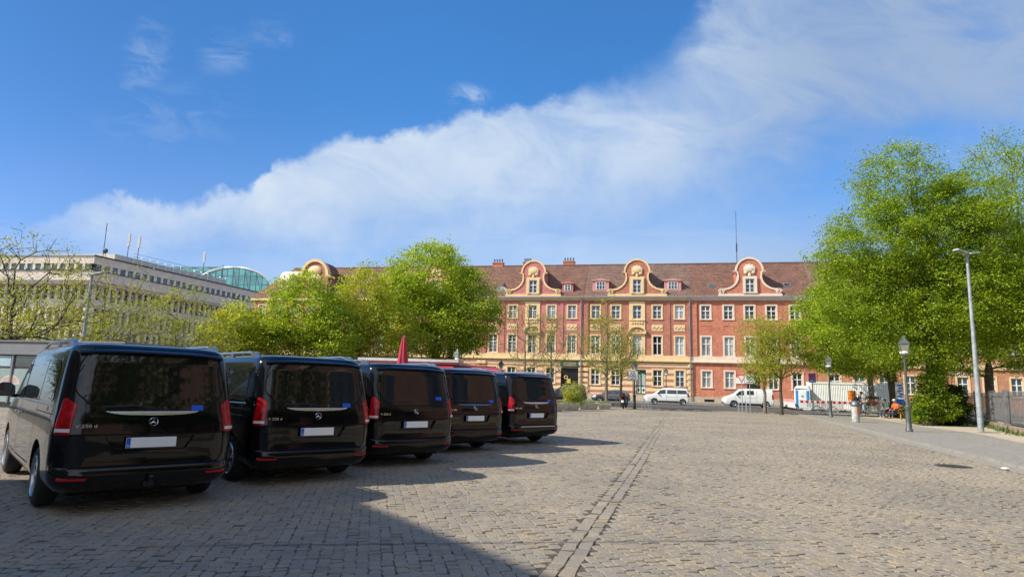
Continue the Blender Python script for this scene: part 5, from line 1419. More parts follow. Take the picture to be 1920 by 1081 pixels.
def barrier_proto():
    root = empty('site_barrier', (0, 0, 0)); w = 2.0
    mw = mat('barrier_white', (.76, .74, .70), .5); mr = mat('barrier_red', (.55, .02, .02), .5)
    b = MB(); b.box(0, w, -.02, .02, .72, .98); b.box(0, w, -.02, .02, .16, .26); n = 12
    for i in range(n+1): x = (w-.085)*i/n; b.box(x, x+.085, -.018, .018, .26, .72)
    b.build('fence_panel', mw, root)
    for i in range(4):
        b = MB(); b.box(.10+i*.5, .10+i*.5+.26, -.026, -.021, .735, .965); b.build('red_block', mr, root)
        b = MB(); b.box(.12+i*.5, .12+i*.5+.24, -.026, -.021, .175, .225); b.build('red_block', mr, root)
    for x in (.1, 1.86): b = MB(); b.box(x, x+.1, -.35, .35, 0, .10); b.box(x+.02, x+.08, -.03, .03, .10, .16); b.build('foot', m_gap, root)
    return root
bp_ = barrier_proto(); tag(bp_, 'x', 'barrier', 'red and white site barriers round the container')
spots = [(30.2, 70.6, -106), (29.65, 68.7, -106), (29.1, 66.8, -106), (28.55, 64.9, -106), (27.95, 61.9, -4), (29.95, 61.75, -5), (31.95, 61.6, -5), (33.95, 61.4, -6), (35.95, 61.2, -6), (37.95, 61.0, -6)]
blab = ['red and white barrier panel at the far back corner of the enclosure', 'second red and white barrier panel along the left side of the enclosure', 'third red and white barrier panel along the enclosure left side', 'red and white barrier panel at the end of the enclosure side nearest the road',
        'red and white barrier panel directly in front of the portable toilet', 'red and white barrier panel behind the white bicycle', 'red and white barrier panel behind the lantern lamp', 'red and white barrier panel below the orange drum', 'red and white barrier panel behind the standing man', 'last red and white barrier panel on the right behind the flower cart']
for i, (x, y, a) in enumerate(spots):
    o = bp_ if i == 0 else copy_tree(bp_)
    o.location = (x, y, 0); o.rotation_euler = (0, 0, R(a)); o['label'] = blab[i]
root = empty('orange_drum', (33.4, 62.5, 0)); tag(root, 'orange drum cover raised on a post behind the barriers', 'drum')
b = MB(); b.lathe([(.34, 1.05), (.35, 1.1), (.33, 1.5), (.35, 1.54), (.33, 1.95), (.35, 2.0), (.05, 2.03)], 20); b.build('drum', mat('orange_plastic', (.70, .20, .015), .5), root, True, 50); b = MB(); b.tube([(0, 0, 0), (0, 0, 1.1)], .05, 8); b.build('post', m_galv, root)
root = empty('site_notice_board', (27.95, 45.9, 0), R(-25)); tag(root, 'blue and white notice board standing behind the bench and the tree trunk', 'notice board')
b = MB(); b.bbox(-.26, .26, -.03, .03, .9, 2.6, .01); o = b.build('board', m_swhite, root); b = MB(); b.box(-.25, .25, -.04, -.031, .92, 1.4); b.build('blue_field', m_sblue, o)
for i in range(5): b = MB(); b.box(-.15 + .12*(i % 2), .15+.1*(i % 2), -.04, -.031, 1.5+i*.2, 1.61+i*.2); b.build('printed_block', m_sblue, o)
b = MB(); b.tube([(0, .06, 0), (0, .06, .7)], .05, 6); b.build('post', m_galv, root)

#@@TREES
# ------------------------------------------------------------------ trees
def leaf_mat(name, c0, c1, c2, tr=.52):
    m_ = bpy.data.materials.new(name); m_.use_nodes = True; T = NT(m_.node_tree); T.n.clear()
    g_ = T.node('ShaderNodeNewGeometry'); cr = T.node('ShaderNodeValToRGB'); T.l.new(g_.outputs['Random Per Island'], cr.inputs[0])
    e = cr.color_ramp.elements; e[0].color = c0+(1,); e[1].color = c2+(1,); q = e.new(.5); q.color = c1+(1,)
    n = T.noise(g_.outputs['Position'], .9, 3, .6); c = T.mix(1.0, cr.outputs[0], T.mix(T.sstep(n, .3, .7), (.75, .82, .9, 1), (1.25, 1.15, .95, 1)), blend='MULTIPLY')
    d = T.node('ShaderNodeBsdfDiffuse'); T.l.new(c, d.inputs[0]); t = T.node('ShaderNodeBsdfTranslucent')
    T.l.new(T.mix(1.0, c, (1.25, 1.3, .55, 1), blend='MULTIPLY'), t.inputs[0])
    gl = T.node('ShaderNodeBsdfGlossy'); gl.inputs['Roughness'].default_value = .45; gl.inputs[0].default_value = (.5, .5, .5, 1)
    m1 = T.node('ShaderNodeMixShader'); m1.inputs[0].default_value = tr; T.l.new(d.outputs[0], m1.inputs[1]); T.l.new(t.outputs[0], m1.inputs[2])
    m2 = T.node('ShaderNodeMixShader'); m2.inputs[0].default_value = .04; T.l.new(m1.outputs[0], m2.inputs[1]); T.l.new(gl.outputs[0], m2.inputs[2])
    o = T.node('ShaderNodeOutputMaterial'); T.l.new(m2.outputs[0], o.inputs[0]); return m_
l_lime = leaf_mat('fresh_linden_leaf', (.17, .27, .014), (.28, .40, .022), (.42, .50, .05), .46)
l_chest = leaf_mat('chestnut_leaf', (.26, .37, .028), (.36, .46, .036), (.46, .50, .07))
l_yell = leaf_mat('budding_leaf', (.30, .33, .05), (.37, .38, .07), (.38, .33, .11))
l_mid = leaf_mat('mixed_spring_leaf', (.32, .40, .03), (.42, .48, .045), (.50, .38, .09))
l_park = leaf_mat('park_leaf', (.06, .11, .015), (.10, .16, .02), (.14, .19, .03))
l_bush = leaf_mat('bush_leaf', (.10, .17, .012), (.20, .30, .018), (.32, .40, .03))
l_dark = leaf_mat('ivy_leaf', (.035, .07, .015), (.05, .10, .02), (.09, .15, .02), .3)
m_bark = mat('bark', (.075, .062, .050), .95, var=.35, vscale=5, bump=1.0, bscale=14)
m_bark2 = mat('pale_bark', (.17, .145, .115), .95, var=.3, vscale=5, bump=.8, bscale=14)

def tree(kind, label, x, y, ells, tips=300, per=40, ls=.14, spread=.34, lm=l_lime, bark=m_bark, tr=.22, fork=3.0, lean=(0, 0), seed=1, leader=.6, cat='tree', group=None, rmin=.008, shell=.55, bare=.0, z0=0.0, wire=.35):
    g_ = np.random.default_rng(seed)
    root = empty(kind, (x, y, z0)); tag(root, label, cat, group)
    # tips spread through the crown's volume, denser towards its skin
    vol = np.array([e[3]*e[4]*e[5] for e in ells]); pick = g_.choice(len(ells), tips, p=vol/vol.sum()); P = []
    for k in pick:
        cx, cy, cz, rx, ry, rz = ells[k]; d = g_.normal(size=3); d /= np.linalg.norm(d); r_ = g_.uniform(0, 1)**(1/3) if g_.random() > shell else g_.uniform(.78, 1.08)
        P.append([cx+d[0]*rx*r_, cy+d[1]*ry*r_, max(cz+d[2]*rz*r_, fork*.75)])
    P = np.array(P); topz = P[:, 2].max(); ctr = P.mean(0)
    N = [np.array([0, 0, -.1])]; par = [-1]; pl = [0.0]
    n0 = 7; hz = fork+(topz-fork)*leader
    for i in range(1, n0*2+1):
        t = i/(n0*2); z = t*hz; w = t*t
        N.append(np.array([lean[0]*t+ctr[0]*.8*w+g_.normal(0, .035)*t*2, lean[1]*t+ctr[1]*.8*w+g_.normal(0, .035)*t*2, z])); par.append(len(N)-2); pl.append(pl[-1]+hz/(n0*2))
    ok = [i for i, q in enumerate(N) if q[2] >= fork*.88]
    NA = np.array(N); order = np.argsort(np.linalg.norm(P-np.array([ctr[0]*.3, ctr[1]*.3, fork]), axis=1)); avail = list(ok); tipn = []
    NP = np.zeros((tips*14+60, 3)); NP[:len(N)] = NA; PL = np.zeros(tips*14+60); PL[:len(pl)] = pl; av = np.zeros(tips*14+60, bool); av[avail] = True; cnt = len(N)
    for q in P[order]:
        idx = np.nonzero(av[:cnt])[0]; D = NP[idx]-q; dist = np.linalg.norm(D, axis=1)
        up = np.maximum(0, D[:, 2]+.15*dist)           # discourage branches that run downwards
        cost = dist+wire*PL[idx]+up*1.1; j = idx[np.argmin(cost)]; a = NP[j]; L = np.linalg.norm(q-a); m_ = max(1, int(L/.55)); prev = j
        mid_up = .10*L
        for s_ in range(1, m_+1):
            t = s_/m_; p = a+(q-a)*t; p = p+np.array([0, 0, -mid_up*math.sin(math.pi*t)*.6])+g_.normal(0, .045, 3)*(1 if s_ < m_ else 0)
            NP[cnt] = p; par.append(prev); PL[cnt] = PL[prev]+L/m_; av[cnt] = True; prev = cnt; cnt += 1
            if cnt >= len(NP)-2: break
        tipn.append(prev)
        if cnt >= len(NP)-20: break
    NP = NP[:cnt]; par = np.array(par); ar = np.zeros(cnt); ch = np.zeros(cnt, int)
    for i in range(cnt-1, 0, -1):
        if ar[i] == 0: ar[i] = rmin**2.3
        ar[par[i]] += ar[i]
    rad = ar**(1/2.3); k = tr/rad[1]; rad = rmin+(rad-rmin)*k if k < 1 else rad*1.0*min(k, 1.6); rad = np.maximum(rad, rmin*.8); rad[:n0] = np.maximum(rad[:n0], tr*np.linspace(1.12, .85, n0)); rad[0] = tr*1.35
    # wood as tapered tubes
    vs = []; fs = []; 
    for i in range(1, cnt):
        p, q = NP[par[i]], NP[i]; d = q-p; L = np.linalg.norm(d)
        if L < 1e-5: continue
        d = d/L; a = np.cross(d, [0, 0, 1.0]) if abs(d[2]) < .9 else np.cross(d, [1.0, 0, 0]); a /= np.linalg.norm(a); b_ = np.cross(d, a)
        ra = min(rad[par[i]], rad[i]*1.5) if par[i] >= 2*n0 else rad[par[i]]*(1 if i <= 2*n0 else .0)+(rad[i]*1.25 if i > 2*n0 else 0); rb_ = rad[i]; n = 8 if ra > .08 else (5 if ra > .03 else 3); kk = len(vs)
        for rr, c in ((ra, p), (rb_, q)):
            for s_ in range(n): t = 2*math.pi*s_/n; vs.append(c+(a*math.cos(t)+b_*math.sin(t))*rr)
        for s_ in range(n): j = (s_+1) % n; fs.append((kk+s_, kk+j, kk+n+j, kk+n+s_))
    me = bpy.data.meshes.new('trunk'); me.from_pydata([tuple(v) for v in vs], [], fs); me.polygons.foreach_set('use_smooth', [True]*len(fs)); link_mesh('trunk', me, bark, root)
    # leaves in loose clusters round the twig ends and along the outer twigs
    cen = []
    for t in tipn:
        if g_.random() < bare: continue
        cen.append((NP[t], 1.0)); a = par[t]
        if a > 0: cen.append((NP[a], .5))
        if par[a] > 0 and g_.random() < .6: cen.append((NP[par[a]], .35))
    C = []
    for c, w in cen:
        m_ = max(2, int(per*w*g_.uniform(.4, 1.4))); C.append(c+g_.normal(0, 1, (m_, 3))*np.array([spread*1.1, spread*1.1, spread*.58])*g_.uniform(.6, 1.15))
    C = np.concatenate(C); n = len(C)
    nrm = g_.normal(size=(n, 3)); nrm[:, 2] = np.abs(nrm[:, 2])+.5; nrm /= np.linalg.norm(nrm, axis=1)[:, None]
    a = np.cross(nrm, g_.normal(size=(n, 3))); a /= np.linalg.norm(a, axis=1)[:, None]; b_ = np.cross(nrm, a); sz = ls*g_.uniform(.55, 1.25, n)[:, None]
    V = np.stack([C-a*sz*.5, C+b_*sz*.34-nrm*sz*.08, C+a*sz*.5, C-b_*sz*.34-nrm*sz*.08], 1).reshape(-1, 3).astype(np.float32)
    me = bpy.data.meshes.new('crown'); me.vertices.add(n*4); me.vertices.foreach_set('co', V.reshape(-1)); me.loops.add(n*4); me.loops.foreach_set('vertex_index', np.arange(n*4, dtype=np.int32)); me.polygons.add(n); me.polygons.foreach_set('loop_start', np.arange(n, dtype=np.int32)*4); me.update(calc_edges=True)
    link_mesh('crown', me, lm, root); return root, n
NL = 0
def T_(*a, **k):
    global NL
    r_, n = tree(*a, **k); NL += n; return r_
# left group, thinly leaved
T_('budding_tree', 'thin leaved tree at the far left with bare twigs against the sky', -23.6, 30.2, [(0, 0, 5.6, 3.0, 2.6, 2.6), (-3.0, 0, 4.4, 2.6, 2.5, 2.0), (2.4, .5, 4.2, 2.6, 2, 1.6)], 480, 17, .11, .28, l_yell, m_bark, .20, 1.7, seed=3, bare=.22, leader=.8)
T_('budding_tree', 'pale budding tree in front of the office block, right of the left street light', -27.0, 42.0, [(0, 0, 6.0, 3.0, 2.6, 3.2), (-2.6, 0, 4.6, 2.6, 2.3, 2.2), (2.4, 0, 4.4, 2.8, 2.3, 2.0)], 440, 19, .12, .30, l_yell, m_bark2, .18, 1.8, seed=4, bare=.1, leader=.8)
T_('budding_tree', 'yellowish budding tree between the office block and the chestnuts', -23.7, 45.0, [(0, 0, 5.2, 2.6, 2.4, 2.9), (2.0, 0, 4.0, 2.6, 2.3, 1.8), (-2.2, 0, 3.8, 2.2, 2, 1.6)], 380, 18, .13, .32, l_yell, m_bark2, .17, 1.8, seed=5, bare=.08, leader=.8)
T_('budding_tree', 'low budding tree peeping over the grey kiosk roof', -30.5, 38.0, [(0, 0, 4.0, 3.0, 2.4, 2.2), (3.0, 1, 3.8, 2.4, 2, 1.6)], 180, 22, .15, .34, l_yell, m_bark2, .16, 1.6, seed=6, bare=.08, leader=.7)
# leafy chestnuts in front of the gabled houses
T_('chestnut_tree', 'small green chestnut with reddish tints beside the left gable end', -21.2, 50.0, [(0, 0, 4.9, 2.6, 2.4, 2.6), (-1.9, 0, 4.0, 1.7, 2, 1.8), (1.8, 0, 4.2, 2, 2, 2)], 300, 52, .19, .38, l_mid, m_bark, .22, 1.9, seed=8)
T_('chestnut_tree', 'leafy green chestnut just below the big round gable', -16.9, 51.0, [(0, 0, 6.9, 2.8, 2.6, 3.1), (-2.3, 0, 4.9, 2.2, 2.3, 2.4), (2.4, 0, 5.0, 2.4, 2.4, 2.6)], 420, 56, .19, .40, l_chest, m_bark, .28, 2.0, seed=9)
T_('chestnut_tree', 'leafy green chestnut with a ragged spiky top, left of the round tree', -12.8, 54.5, [(0, 0, 8.1, 2.5, 2.5, 3.5), (-1.6, 0, 6.0, 2.5, 2.5, 3.0), (2.2, 0, 5.6, 2.5, 2.4, 2.9)], 430, 52, .19, .40, l_mid, m_bark, .30, 2.1, seed=10, bare=.04)
T_('chestnut_tree', 'biggest round crowned chestnut tree in the middle of the street', -7.0, 60.5, [(-.9, 0, 11.4, 4.2, 4.0, 3.7), (-3.6, 0, 8.4, 3.0, 3.2, 3.6), (2.7, 0, 8.4, 3.4, 3.3, 3.8), (0, 0, 6.9, 5.2, 4.0, 2.9)], 900, 50, .22, .46, l_chest, m_bark, .50, 3.0, seed=11, leader=.55, shell=.6)
# slim street trees in front of the houses
sg = 'slim street trees along the road'
T_('street_tree', 'slim half bare street tree directly right of the farthest black van', 1.3, 53.0, [(0, 0, 5.6, 2.4, 2.0, 2.8), (-.8, 0, 7.0, 1.3, 1.2, 1.6)], 240, 9, .12, .28, l_yell, m_bark2, .13, 2.3, seed=12, bare=.3, group=sg, leader=.7)
T_('street_tree', 'thin street tree with dark forked trunk behind the wild shrub', 3.7, 56.8, [(0, 0, 5.6, 2.1, 2.0, 2.6), (0, 0, 7.4, 1.0, 1, 1.3)], 220, 12, .12, .28, l_yell, m_bark2, .12, 2.4, seed=13, bare=.15, group=sg, leader=.8)
T_('street_tree', 'slim street tree with straight grey trunk at the end of the planters', 7.42, 48.9, [(0, 0, 5.0, 2.3, 2.0, 2.4), (0, 0, 7.0, 1.0, 1.0, 1.5)], 280, 14, .12, .30, l_yell, m_bark2, .125, 2.6, seed=14, bare=.1, group=sg, leader=.95)
T_('street_tree', 'small street tree right behind the parked scooter', 9.4, 54.0, [(0, 0, 4.6, 1.9, 1.8, 2.0)], 190, 17, .12, .30, l_yell, m_bark, .11, 2.4, seed=15, bare=.1, group=sg, leader=.8)
T_('street_tree', 'slim green street tree beside the white delivery van, left of the pair', 19.35, 48.6, [(-.1, 0, 4.2, 1.5, 1.5, 1.9), (-.5, 0, 6.2, 1.5, 1.3, 1.3)], 240, 24, .12, .30, l_mid, m_bark2, .12, 2.2, seed=16, group=sg, bare=.05, leader=.8)
T_('street_tree', 'slim green street tree with dark trunk, right of the pair by the delivery van', 19.95, 47.1, [(.2, 0, 4.6, 2.0, 1.8, 1.7), (-.5, 0, 6.0, 1.4, 1.4, 1.2)], 260, 24, .12, .30, l_mid, m_bark, .12, 2.4, seed=17, group=sg, bare=.05, leader=.8)
# tall trees on the right
T_('linden_tree', 'tallest bright green linden tree rising behind the leafy bush', 23.9, 36.0, [(-.9, 0, 13.8, 3.0, 2.6, 2.5), (.6, 0, 11.2, 3.4, 3.0, 3.0), (-3.1, 0, 10.4, 2.4, 2.4, 2.6), (-3.4, .5, 6.8, 2.9, 2.6, 3.2), (.2, 0, 7.2, 3.6, 3.0, 3.0), (2.6, 0, 9.0, 2.8, 2.6, 3.4), (-1.5, -.5, 5.0, 2.8, 2.2, 1.9), (1.6, 0, 5.2, 2.6, 2.2, 1.8), (-4.3, 0, 8.4, 2.4, 2.2, 2.6), (2.6, 0, 12.6, 2.4, 2.4, 2.6)], 1400, 74, .125, .36, l_lime, m_bark, .36, 4.2, seed=21, leader=.9, shell=.5)
T_('linden_tree', 'bright green linden with ragged top at the right picture edge', 31.5, 38.5, [(0, 0, 14.2, 3.6, 3.2, 4.0), (-2.8, 0, 10.2, 2.9, 3.0, 3.4), (2.8, 0, 10.4, 3.4, 3.0, 3.8), (-.8, 0, 7.4, 4.2, 3.2, 2.6)], 850, 62, .125, .38, l_lime, m_bark, .34, 4.0, seed=22, leader=.85, bare=.06)
T_('linden_tree', 'broad low hanging linden with a thick trunk behind the red bench', 28.3, 47.0, [(-3.0, 0, 8.2, 3.4, 3.0, 3.2), (-5.2, 0, 6.0, 2.4, 2.8, 2.6), (1.2, 0, 7.6, 3.2, 3.0, 3.2), (-1.9, 0, 4.6, 3.6, 2.8, 1.7)], 760, 72, .14, .38, l_lime, m_bark, .36, 2.8, seed=23)
T_('linden_tree', 'linden with bare slim trunk standing in front of the white container', 33.9, 60.0, [(0, 0, 8.0, 4.2, 3.4, 4.0), (-3.4, 0, 6.4, 2.8, 2.6, 2.8)], 560, 44, .20, .44, l_mid, m_bark2, .26, 4.2, seed=24)
T_('linden_tree', 'linden on the far right with low dark branches over the fence', 34.5, 46.0, [(0, 0, 8.6, 3.8, 3.0, 3.6), (-2.6, 0, 5.6, 3.0, 2.4, 2.4), (3.4, 0, 6.4, 2.8, 2.4, 3)], 640, 66, .145, .40, l_lime, m_bark, .30, 3.2, seed=25, bare=.05)
T_('leafy_bush', 'dense leafy bush with bright tips at the foot of the tallest tree', 23.0, 34.9, [(-.75, 0, .95, .6, .5, .7), (-.1, .1, 1.8, .6, .5, 1.1), (.7, 0, 1.1, .6, .5, .8), (.35, .1, 2.8, .45, .4, .7)], 210, 36, .115, .17, l_bush, m_bark, .07, .35, seed=31, cat='bush', leader=.5)
T_('ivy_bush', 'dark rounded ivy bush spreading against the park fence', 24.6, 35.9, [(.1, 0, .9, .9, .7, .95), (-.6, .3, 1.6, .9, .6, 1.0), (-1.5, .6, .8, .7, .6, .6), (.4, .2, 1.8, .5, .5, .5)], 330, 50, .11, .17, l_dark, m_bark, .06, .3, seed=32, cat='bush', leader=.5)
T_('leafy_bush', 'small bright bush beside the bench right of the flower cart', 28.1, 42.6, [(0, 0, .7, .7, .5, .7)], 90, 46, .11, .15, l_lime, m_bark, .03, .2, seed=33, cat='bush', leader=.5)
T_('wild_shrub', 'wild reddish green shrub growing out of the concrete planters', 4.3, 43.6, [(0, 0, 1.15, .75, .5, .75), (.35, 0, .9, .6, .4, .55)], 110, 30, .07, .12, l_mid, m_bark2, .02, .45, seed=34, cat='shrub', leader=.4)
print('leaves', NL)
T_('linden_tree', 'smaller linden inside the park fence nearest the right picture edge', 29.6, 34.5, [(0, 0, 7.2, 3.2, 3.0, 3.0), (-2.2, 0, 5.6, 2.4, 2.2, 2.0), (2.6, 0, 6, 2.6, 2.4, 2.6)], 480, 56, .125, .36, l_lime, m_bark, .20, 3.0, seed=26, bare=.05)
# park trees beyond the frame on the right, seen as reflections in the dark glass of the vans
for i, (x, y, s_) in enumerate([(11.5, -3.5, 41), (19, 0.5, 42), (12, -12, 43), (20, -9, 44)]):
    T_('park_tree', ['park tree nearest the vans, behind the photographer on the right', 'park tree closest to the church wall, outside the view on the right', 'park tree farthest behind the photographer on the right side', 'park tree between the church and the photographer, outside the view'][i], x, y, [(0, 0, 9, 3.8, 3.8, 4.6), (1.5, 1, 6.5, 3.4, 3.4, 3.4)], 260, 40, .26, .55, l_park, m_bark, .35, 3.0, seed=s_, group='park trees beside the church')
T_('park_tree', 'budding tree just left of the view beside the grey kiosk', -40, 31, [(0, 0, 7.0, 5.5, 4.5, 5.8)], 520, 50, .26, .6, l_yell, m_bark2, .18, 1.8, seed=51)
T_('park_tree', 'budding tree farther left of the view beyond the grey kiosk', -45, 24.5, [(0, 0, 6.6, 5, 4.5, 5.4)], 480, 50, .26, .6, l_yell, m_bark2, .18, 1.8, seed=52)

#@@FENCE
# ------------------------------------------------------------------ park fence
m_fen = mat('grey_painted_steel', (.17, .17, .172), .6, .3, var=.2)
mb_low = brick_mat('weathered_low_brick', (.30, .20, .13), (.38, .27, .18), (.30, .26, .20))
def fence():
    pts = [(21.6, 26.6), (24.0, 31.0), (26.2, 34.8), (28.0, 38.4), (29.4, 42.0), (30.4, 46.0)]
    root = empty('park_fence', (0, 0, 0)); tag(root, 'grey steel bar fence with square posts on a low brick base', 'fence')
    for i, (p, q) in enumerate(zip(pts[:-1], pts[1:])):
        P, Q = Vector((*p, 0)), Vector((*q, 0)); d = (Q-P); L = d.length; d.normalize(); a = math.atan2(d.y, d.x); M = Matrix.Translation(P) @ Matrix.Rotation(a, 4, 'Z')
        b = MB(); b.M = M; b.box(.0, L, -.16, .16, .05, .34); b.build('brick_base', mb_low, root)
        b = MB(); b.M = M; n = int(L/.15)
        for k in range(n): x = .2+(L-.4)*k/(n-1); b.box(x-.008, x+.008, -.008, .008, .42, 1.92)
        for z in (.52, 1.72): b.box(.10, L-.10, -.025, .025, z-.02, z+.02)
        b.build('bar_panel', m_fen, root)
        b = MB(); b.M = M; b.bbox(-.20, .06, -.13, .13, .341, 2.02, .01); b.build('post', m_fen, root)
        b = MB(); b.M = M; b.bbox(.20, .30, -.10, .10, .341, 2.00, .01); b.build('side_post', m_fen, root)
fence()
g_ = MB()
for i in range(520):
    t = random.random()*5; k = int(t); pts = [(21.6, 26.6), (24.0, 31.0), (26.2, 34.8), (28.0, 38.4), (29.4, 42.0), (30.4, 46.0)]; f = t-k
    px = pts[k][0]*(1-f)+pts[k+1][0]*f-.35+random.gauss(0, .12); py = pts[k][1]*(1-f)+pts[k+1][1]*f+random.gauss(0, .12); h = random.uniform(.1, .28); a = random.uniform(0, 6.3); dx, dy = math.cos(a)*.03, math.sin(a)*.03
    g_.add([(px-dx, py-dy, .07), (px+dx, py+dy, .07), (px+random.gauss(0, .06), py+random.gauss(0, .06), .08+h)], [(0, 1, 2)])
o = link_mesh('weeds', g_.mesh('weeds', merge=False), mat('weed_green', (.07, .11, .03), .8, var=.3)); tag(o, 'green weeds growing along the foot of the park fence', 'weeds', kind='stuff')

# ------------------------------------------------------------------ buildings behind and beside the photographer: they shade the square and are mirrored in the vans
m_oldbr = brick_mat('church_brick', (.20, .105, .075), (.26, .14, .10), (.20, .15, .12))
def church():
    root = empty('brick_church', (24.5, -30, 0), 0); tag(root, 'large brown brick church with round arched windows, right beyond the view', 'church')
    b = MB(); b.box(0, 14, 0, 51, 0, 19); b.build('wall', m_oldbr, root)
    b = MB(); b.prism([(-.8, 19), (14.8, 19), (7, 26)], -1, 52); b.build('roof', m_tile, root)
    for k, (z0, z1, w) in enumerate(((2.6, 5.6, 1.5), (9.2, 15.4, 3.0))):
        for i in range(11 if k == 0 else 7):
            cy = (2.4+i*4.7) if k == 0 else (4+i*7.2); q = MB(); n = 10
            A = [(cy-w/2, z0), (cy+w/2, z0)]+[(cy+w/2*math.cos(math.pi*j/n), z1-w/2+w/2*math.sin(math.pi*j/n)) for j in range(n+1)]
            q.add([(-.03, y, z) for y, z in A], [tuple(range(len(A)))]); wo_ = q.build('arched_window', m_pane, root)
            q = MB(); A2 = [(cy+(w/2+.25)*math.cos(math.pi*j/n), z1-w/2+(w/2+.25)*math.sin(math.pi*j/n)) for j in range(n+1)]; A1 = [(cy+(w/2)*math.cos(math.pi*j/n), z1-w/2+(w/2)*math.sin(math.pi*j/n)) for j in range(n+1)]
            for j in range(n): q.add([(-.12, *A1[j]), (-.12, *A1[j+1]), (-.12, *A2[j+1]), (-.12, *A2[j])], [(0, 1, 2, 3)])
            q.build('window_arch', m_plinth, wo_)
    for z in (7.0, 17.0): b = MB(); b.box(-.22, 0, 0, 51, z, z+.4); b.build('cornice', m_plinth, root)
church()
def side_building():
    root = empty('market_hall', (-17.6, 6.5, 0), 0); tag(root, 'plain plastered hall behind the photographer whose corner shades the square', 'building')
    d1 = Vector((.6, -.8, 0)); d2 = Vector((-.8, -.6, 0)); H_ = 12.0
    P = [Vector((0, 0, 0)), d1*30, d1*30+d2*18, d2*18]
    b = MB(); b.slab([(p.x, p.y) for p in P][::-1], 0, H_); b.build('wall', mat('warm_plaster', (.50, .42, .32), .9, var=.1), root)
    for r_ in range(3):
        for i in range(8):
            q = MB(); a = 1.5+i*3.5; z = 1.2+r_*3.7; A = d1*a; B_ = d1*(a+1.3); nn = -d2*.03
            q.add([(A.x+nn.x, A.y+nn.y, z), (B_.x+nn.x, B_.y+nn.y, z), (B_.x+nn.x, B_.y+nn.y, z+2), (A.x+nn.x, A.y+nn.y, z+2)], [(0, 1, 2, 3)]); q.build('window', m_pane, root)
side_building()

#@@VEHICLES
# ------------------------------------------------------------------ vehicles on the street
m_wpaint = mat('white_car_paint', (.74, .75, .74), .3, var=.03, coat=.6); m_gpaint = mat('grey_car_paint', (.15, .15, .155), .3, .4, var=.08, coat=.6)
m_dpaint = mat('dark_grey_car_paint', (.05, .055, .06), .3, .3, var=.08, coat=.6); m_cglass = mat('car_glass', (.03, .036, .04), .05, var=.3, spec=.8)
m_hub = mat('steel_hub', (.36, .37, .38), .4, .7)
def car(kind, label, cat_, loc, rz, table, paint, axles, wr, windows, L, trim=True, lampz=(.8, 1.1), windscreen=None, handles=(), tall=False, front_lamp=.72):
    global BODY
    root = empty(kind, (*loc, -.015), rz); tag(root, label, cat_)
    old = BODY; BODY = table; raw = body_mesh().mesh('b'); BODY = old
    hw = max(t[3] for t in table); cuts = []
    for y in axles:
        for s_ in (-1, 1): cuts.append(cyl_x(*sorted((s_*(hw-.28), s_*(hw+.3))), y, wr, wr+.065, 28))
    bvh = bvh_of(raw); body = finish(boolean(raw, cuts), 28); link_mesh('body', body, paint, root)
    for P, s_ in ((Proj(bvh, 0.0, (0, 0)), -1), (Proj(bvh, math.pi, (0, 0)), 1)):
        f = (lambda y: -y) if s_ < 0 else (lambda y: y)
        for nm, poly in windows: link_mesh(nm, P.patch(rounded([(f(y), z) for y, z in poly], .05, 3), .006, 8, 10).mesh('w', True), m_cglass, root)
        seams = MB()
        for line in handles: P.ribbon([(f(y), z) for y, z in line], .016, .005, mb=seams)
        if handles: seams.build('door_seams', m_gap, root)
        if trim: link_mesh('sill_trim', P.patch([(f(axles[0]+wr+.1), .26), (f(axles[1]-wr-.1), .26), (f(axles[1]-wr-.1), .42), (f(axles[0]+wr+.1), .42)], .006, 3, 14).mesh('t', True), m_plast, root)
    Fp = Proj(bvh, R(-90), (0, L/2)); Rp = Proj(bvh, R(90), (0, L/2))
    link_mesh('front_bumper', solid(Fp.patch(rect(-hw*.86, hw*.86, .28, .55), .004, 5, 16).mesh('f', True), .02), m_plast, root)
    link_mesh('rear_bumper', solid(Rp.patch(rect(-hw*.88, hw*.88, .30, .56), .004, 5, 16).mesh('f', True), .02), m_plast, root)
    if windscreen: link_mesh('windscreen', Fp.patch(rounded(windscreen, .05), .006, 8, 12).mesh('w', True), m_cglass, root)
    for s_ in (-1, 1):
        P = Proj(bvh, R(-90-s_*38), (s_*(hw-.25), L-.5)); link_mesh('headlight', P.patch(rounded([(-.14, front_lamp), (.2, front_lamp+.04), (.2, front_lamp+.2), (-.14, front_lamp+.14)], .04), .008, 5, 8).mesh('h', True), m_white, root)
        P = Proj(bvh, R(90+s_*42), (s_*(hw-.2), .25)); link_mesh('tail_lamp', P.patch([(-.12, lampz[0]), (.12, lampz[0]), (.12, lampz[1]), (-.12, lampz[1])], .008, 5, 8).mesh('h', True), m_red, root)
        b = MB(); yy = windows[0][1][1][0]-.10; b.bbox(*sorted((s_*(hw+.02), s_*(hw+.20))), yy-.05, yy+.05, windows[0][1][0][1]-.02, windows[0][1][0][1]+.16, .03); b.tube([(s_*(hw-.08), yy, windows[0][1][0][1]), (s_*(hw+.05), yy, windows[0][1][0][1]+.02)], .03, 6); b.build('door_mirror', m_plast, root)
    t_, r_, d_ = wheel_parts(wr, .20, 6, wr*.62)
    for s_ in (-1, 1):
        for y in axles:
            w = link_mesh('wheel', t_, m_rubber, root); w.location = (s_*(hw-.12), y, wr)
            if s_ < 0: w.rotation_euler = (0, 0, math.pi)
            link_mesh('rim', r_, m_hub, w); link_mesh('brake_disc', d_, m_disc, w)
    b = MB(); b.box(-hw*.75, hw*.75, .3, L-.4, .17, .3); b.build('underbody', m_gap, root)
    return root
FACE = R(90)+BETA
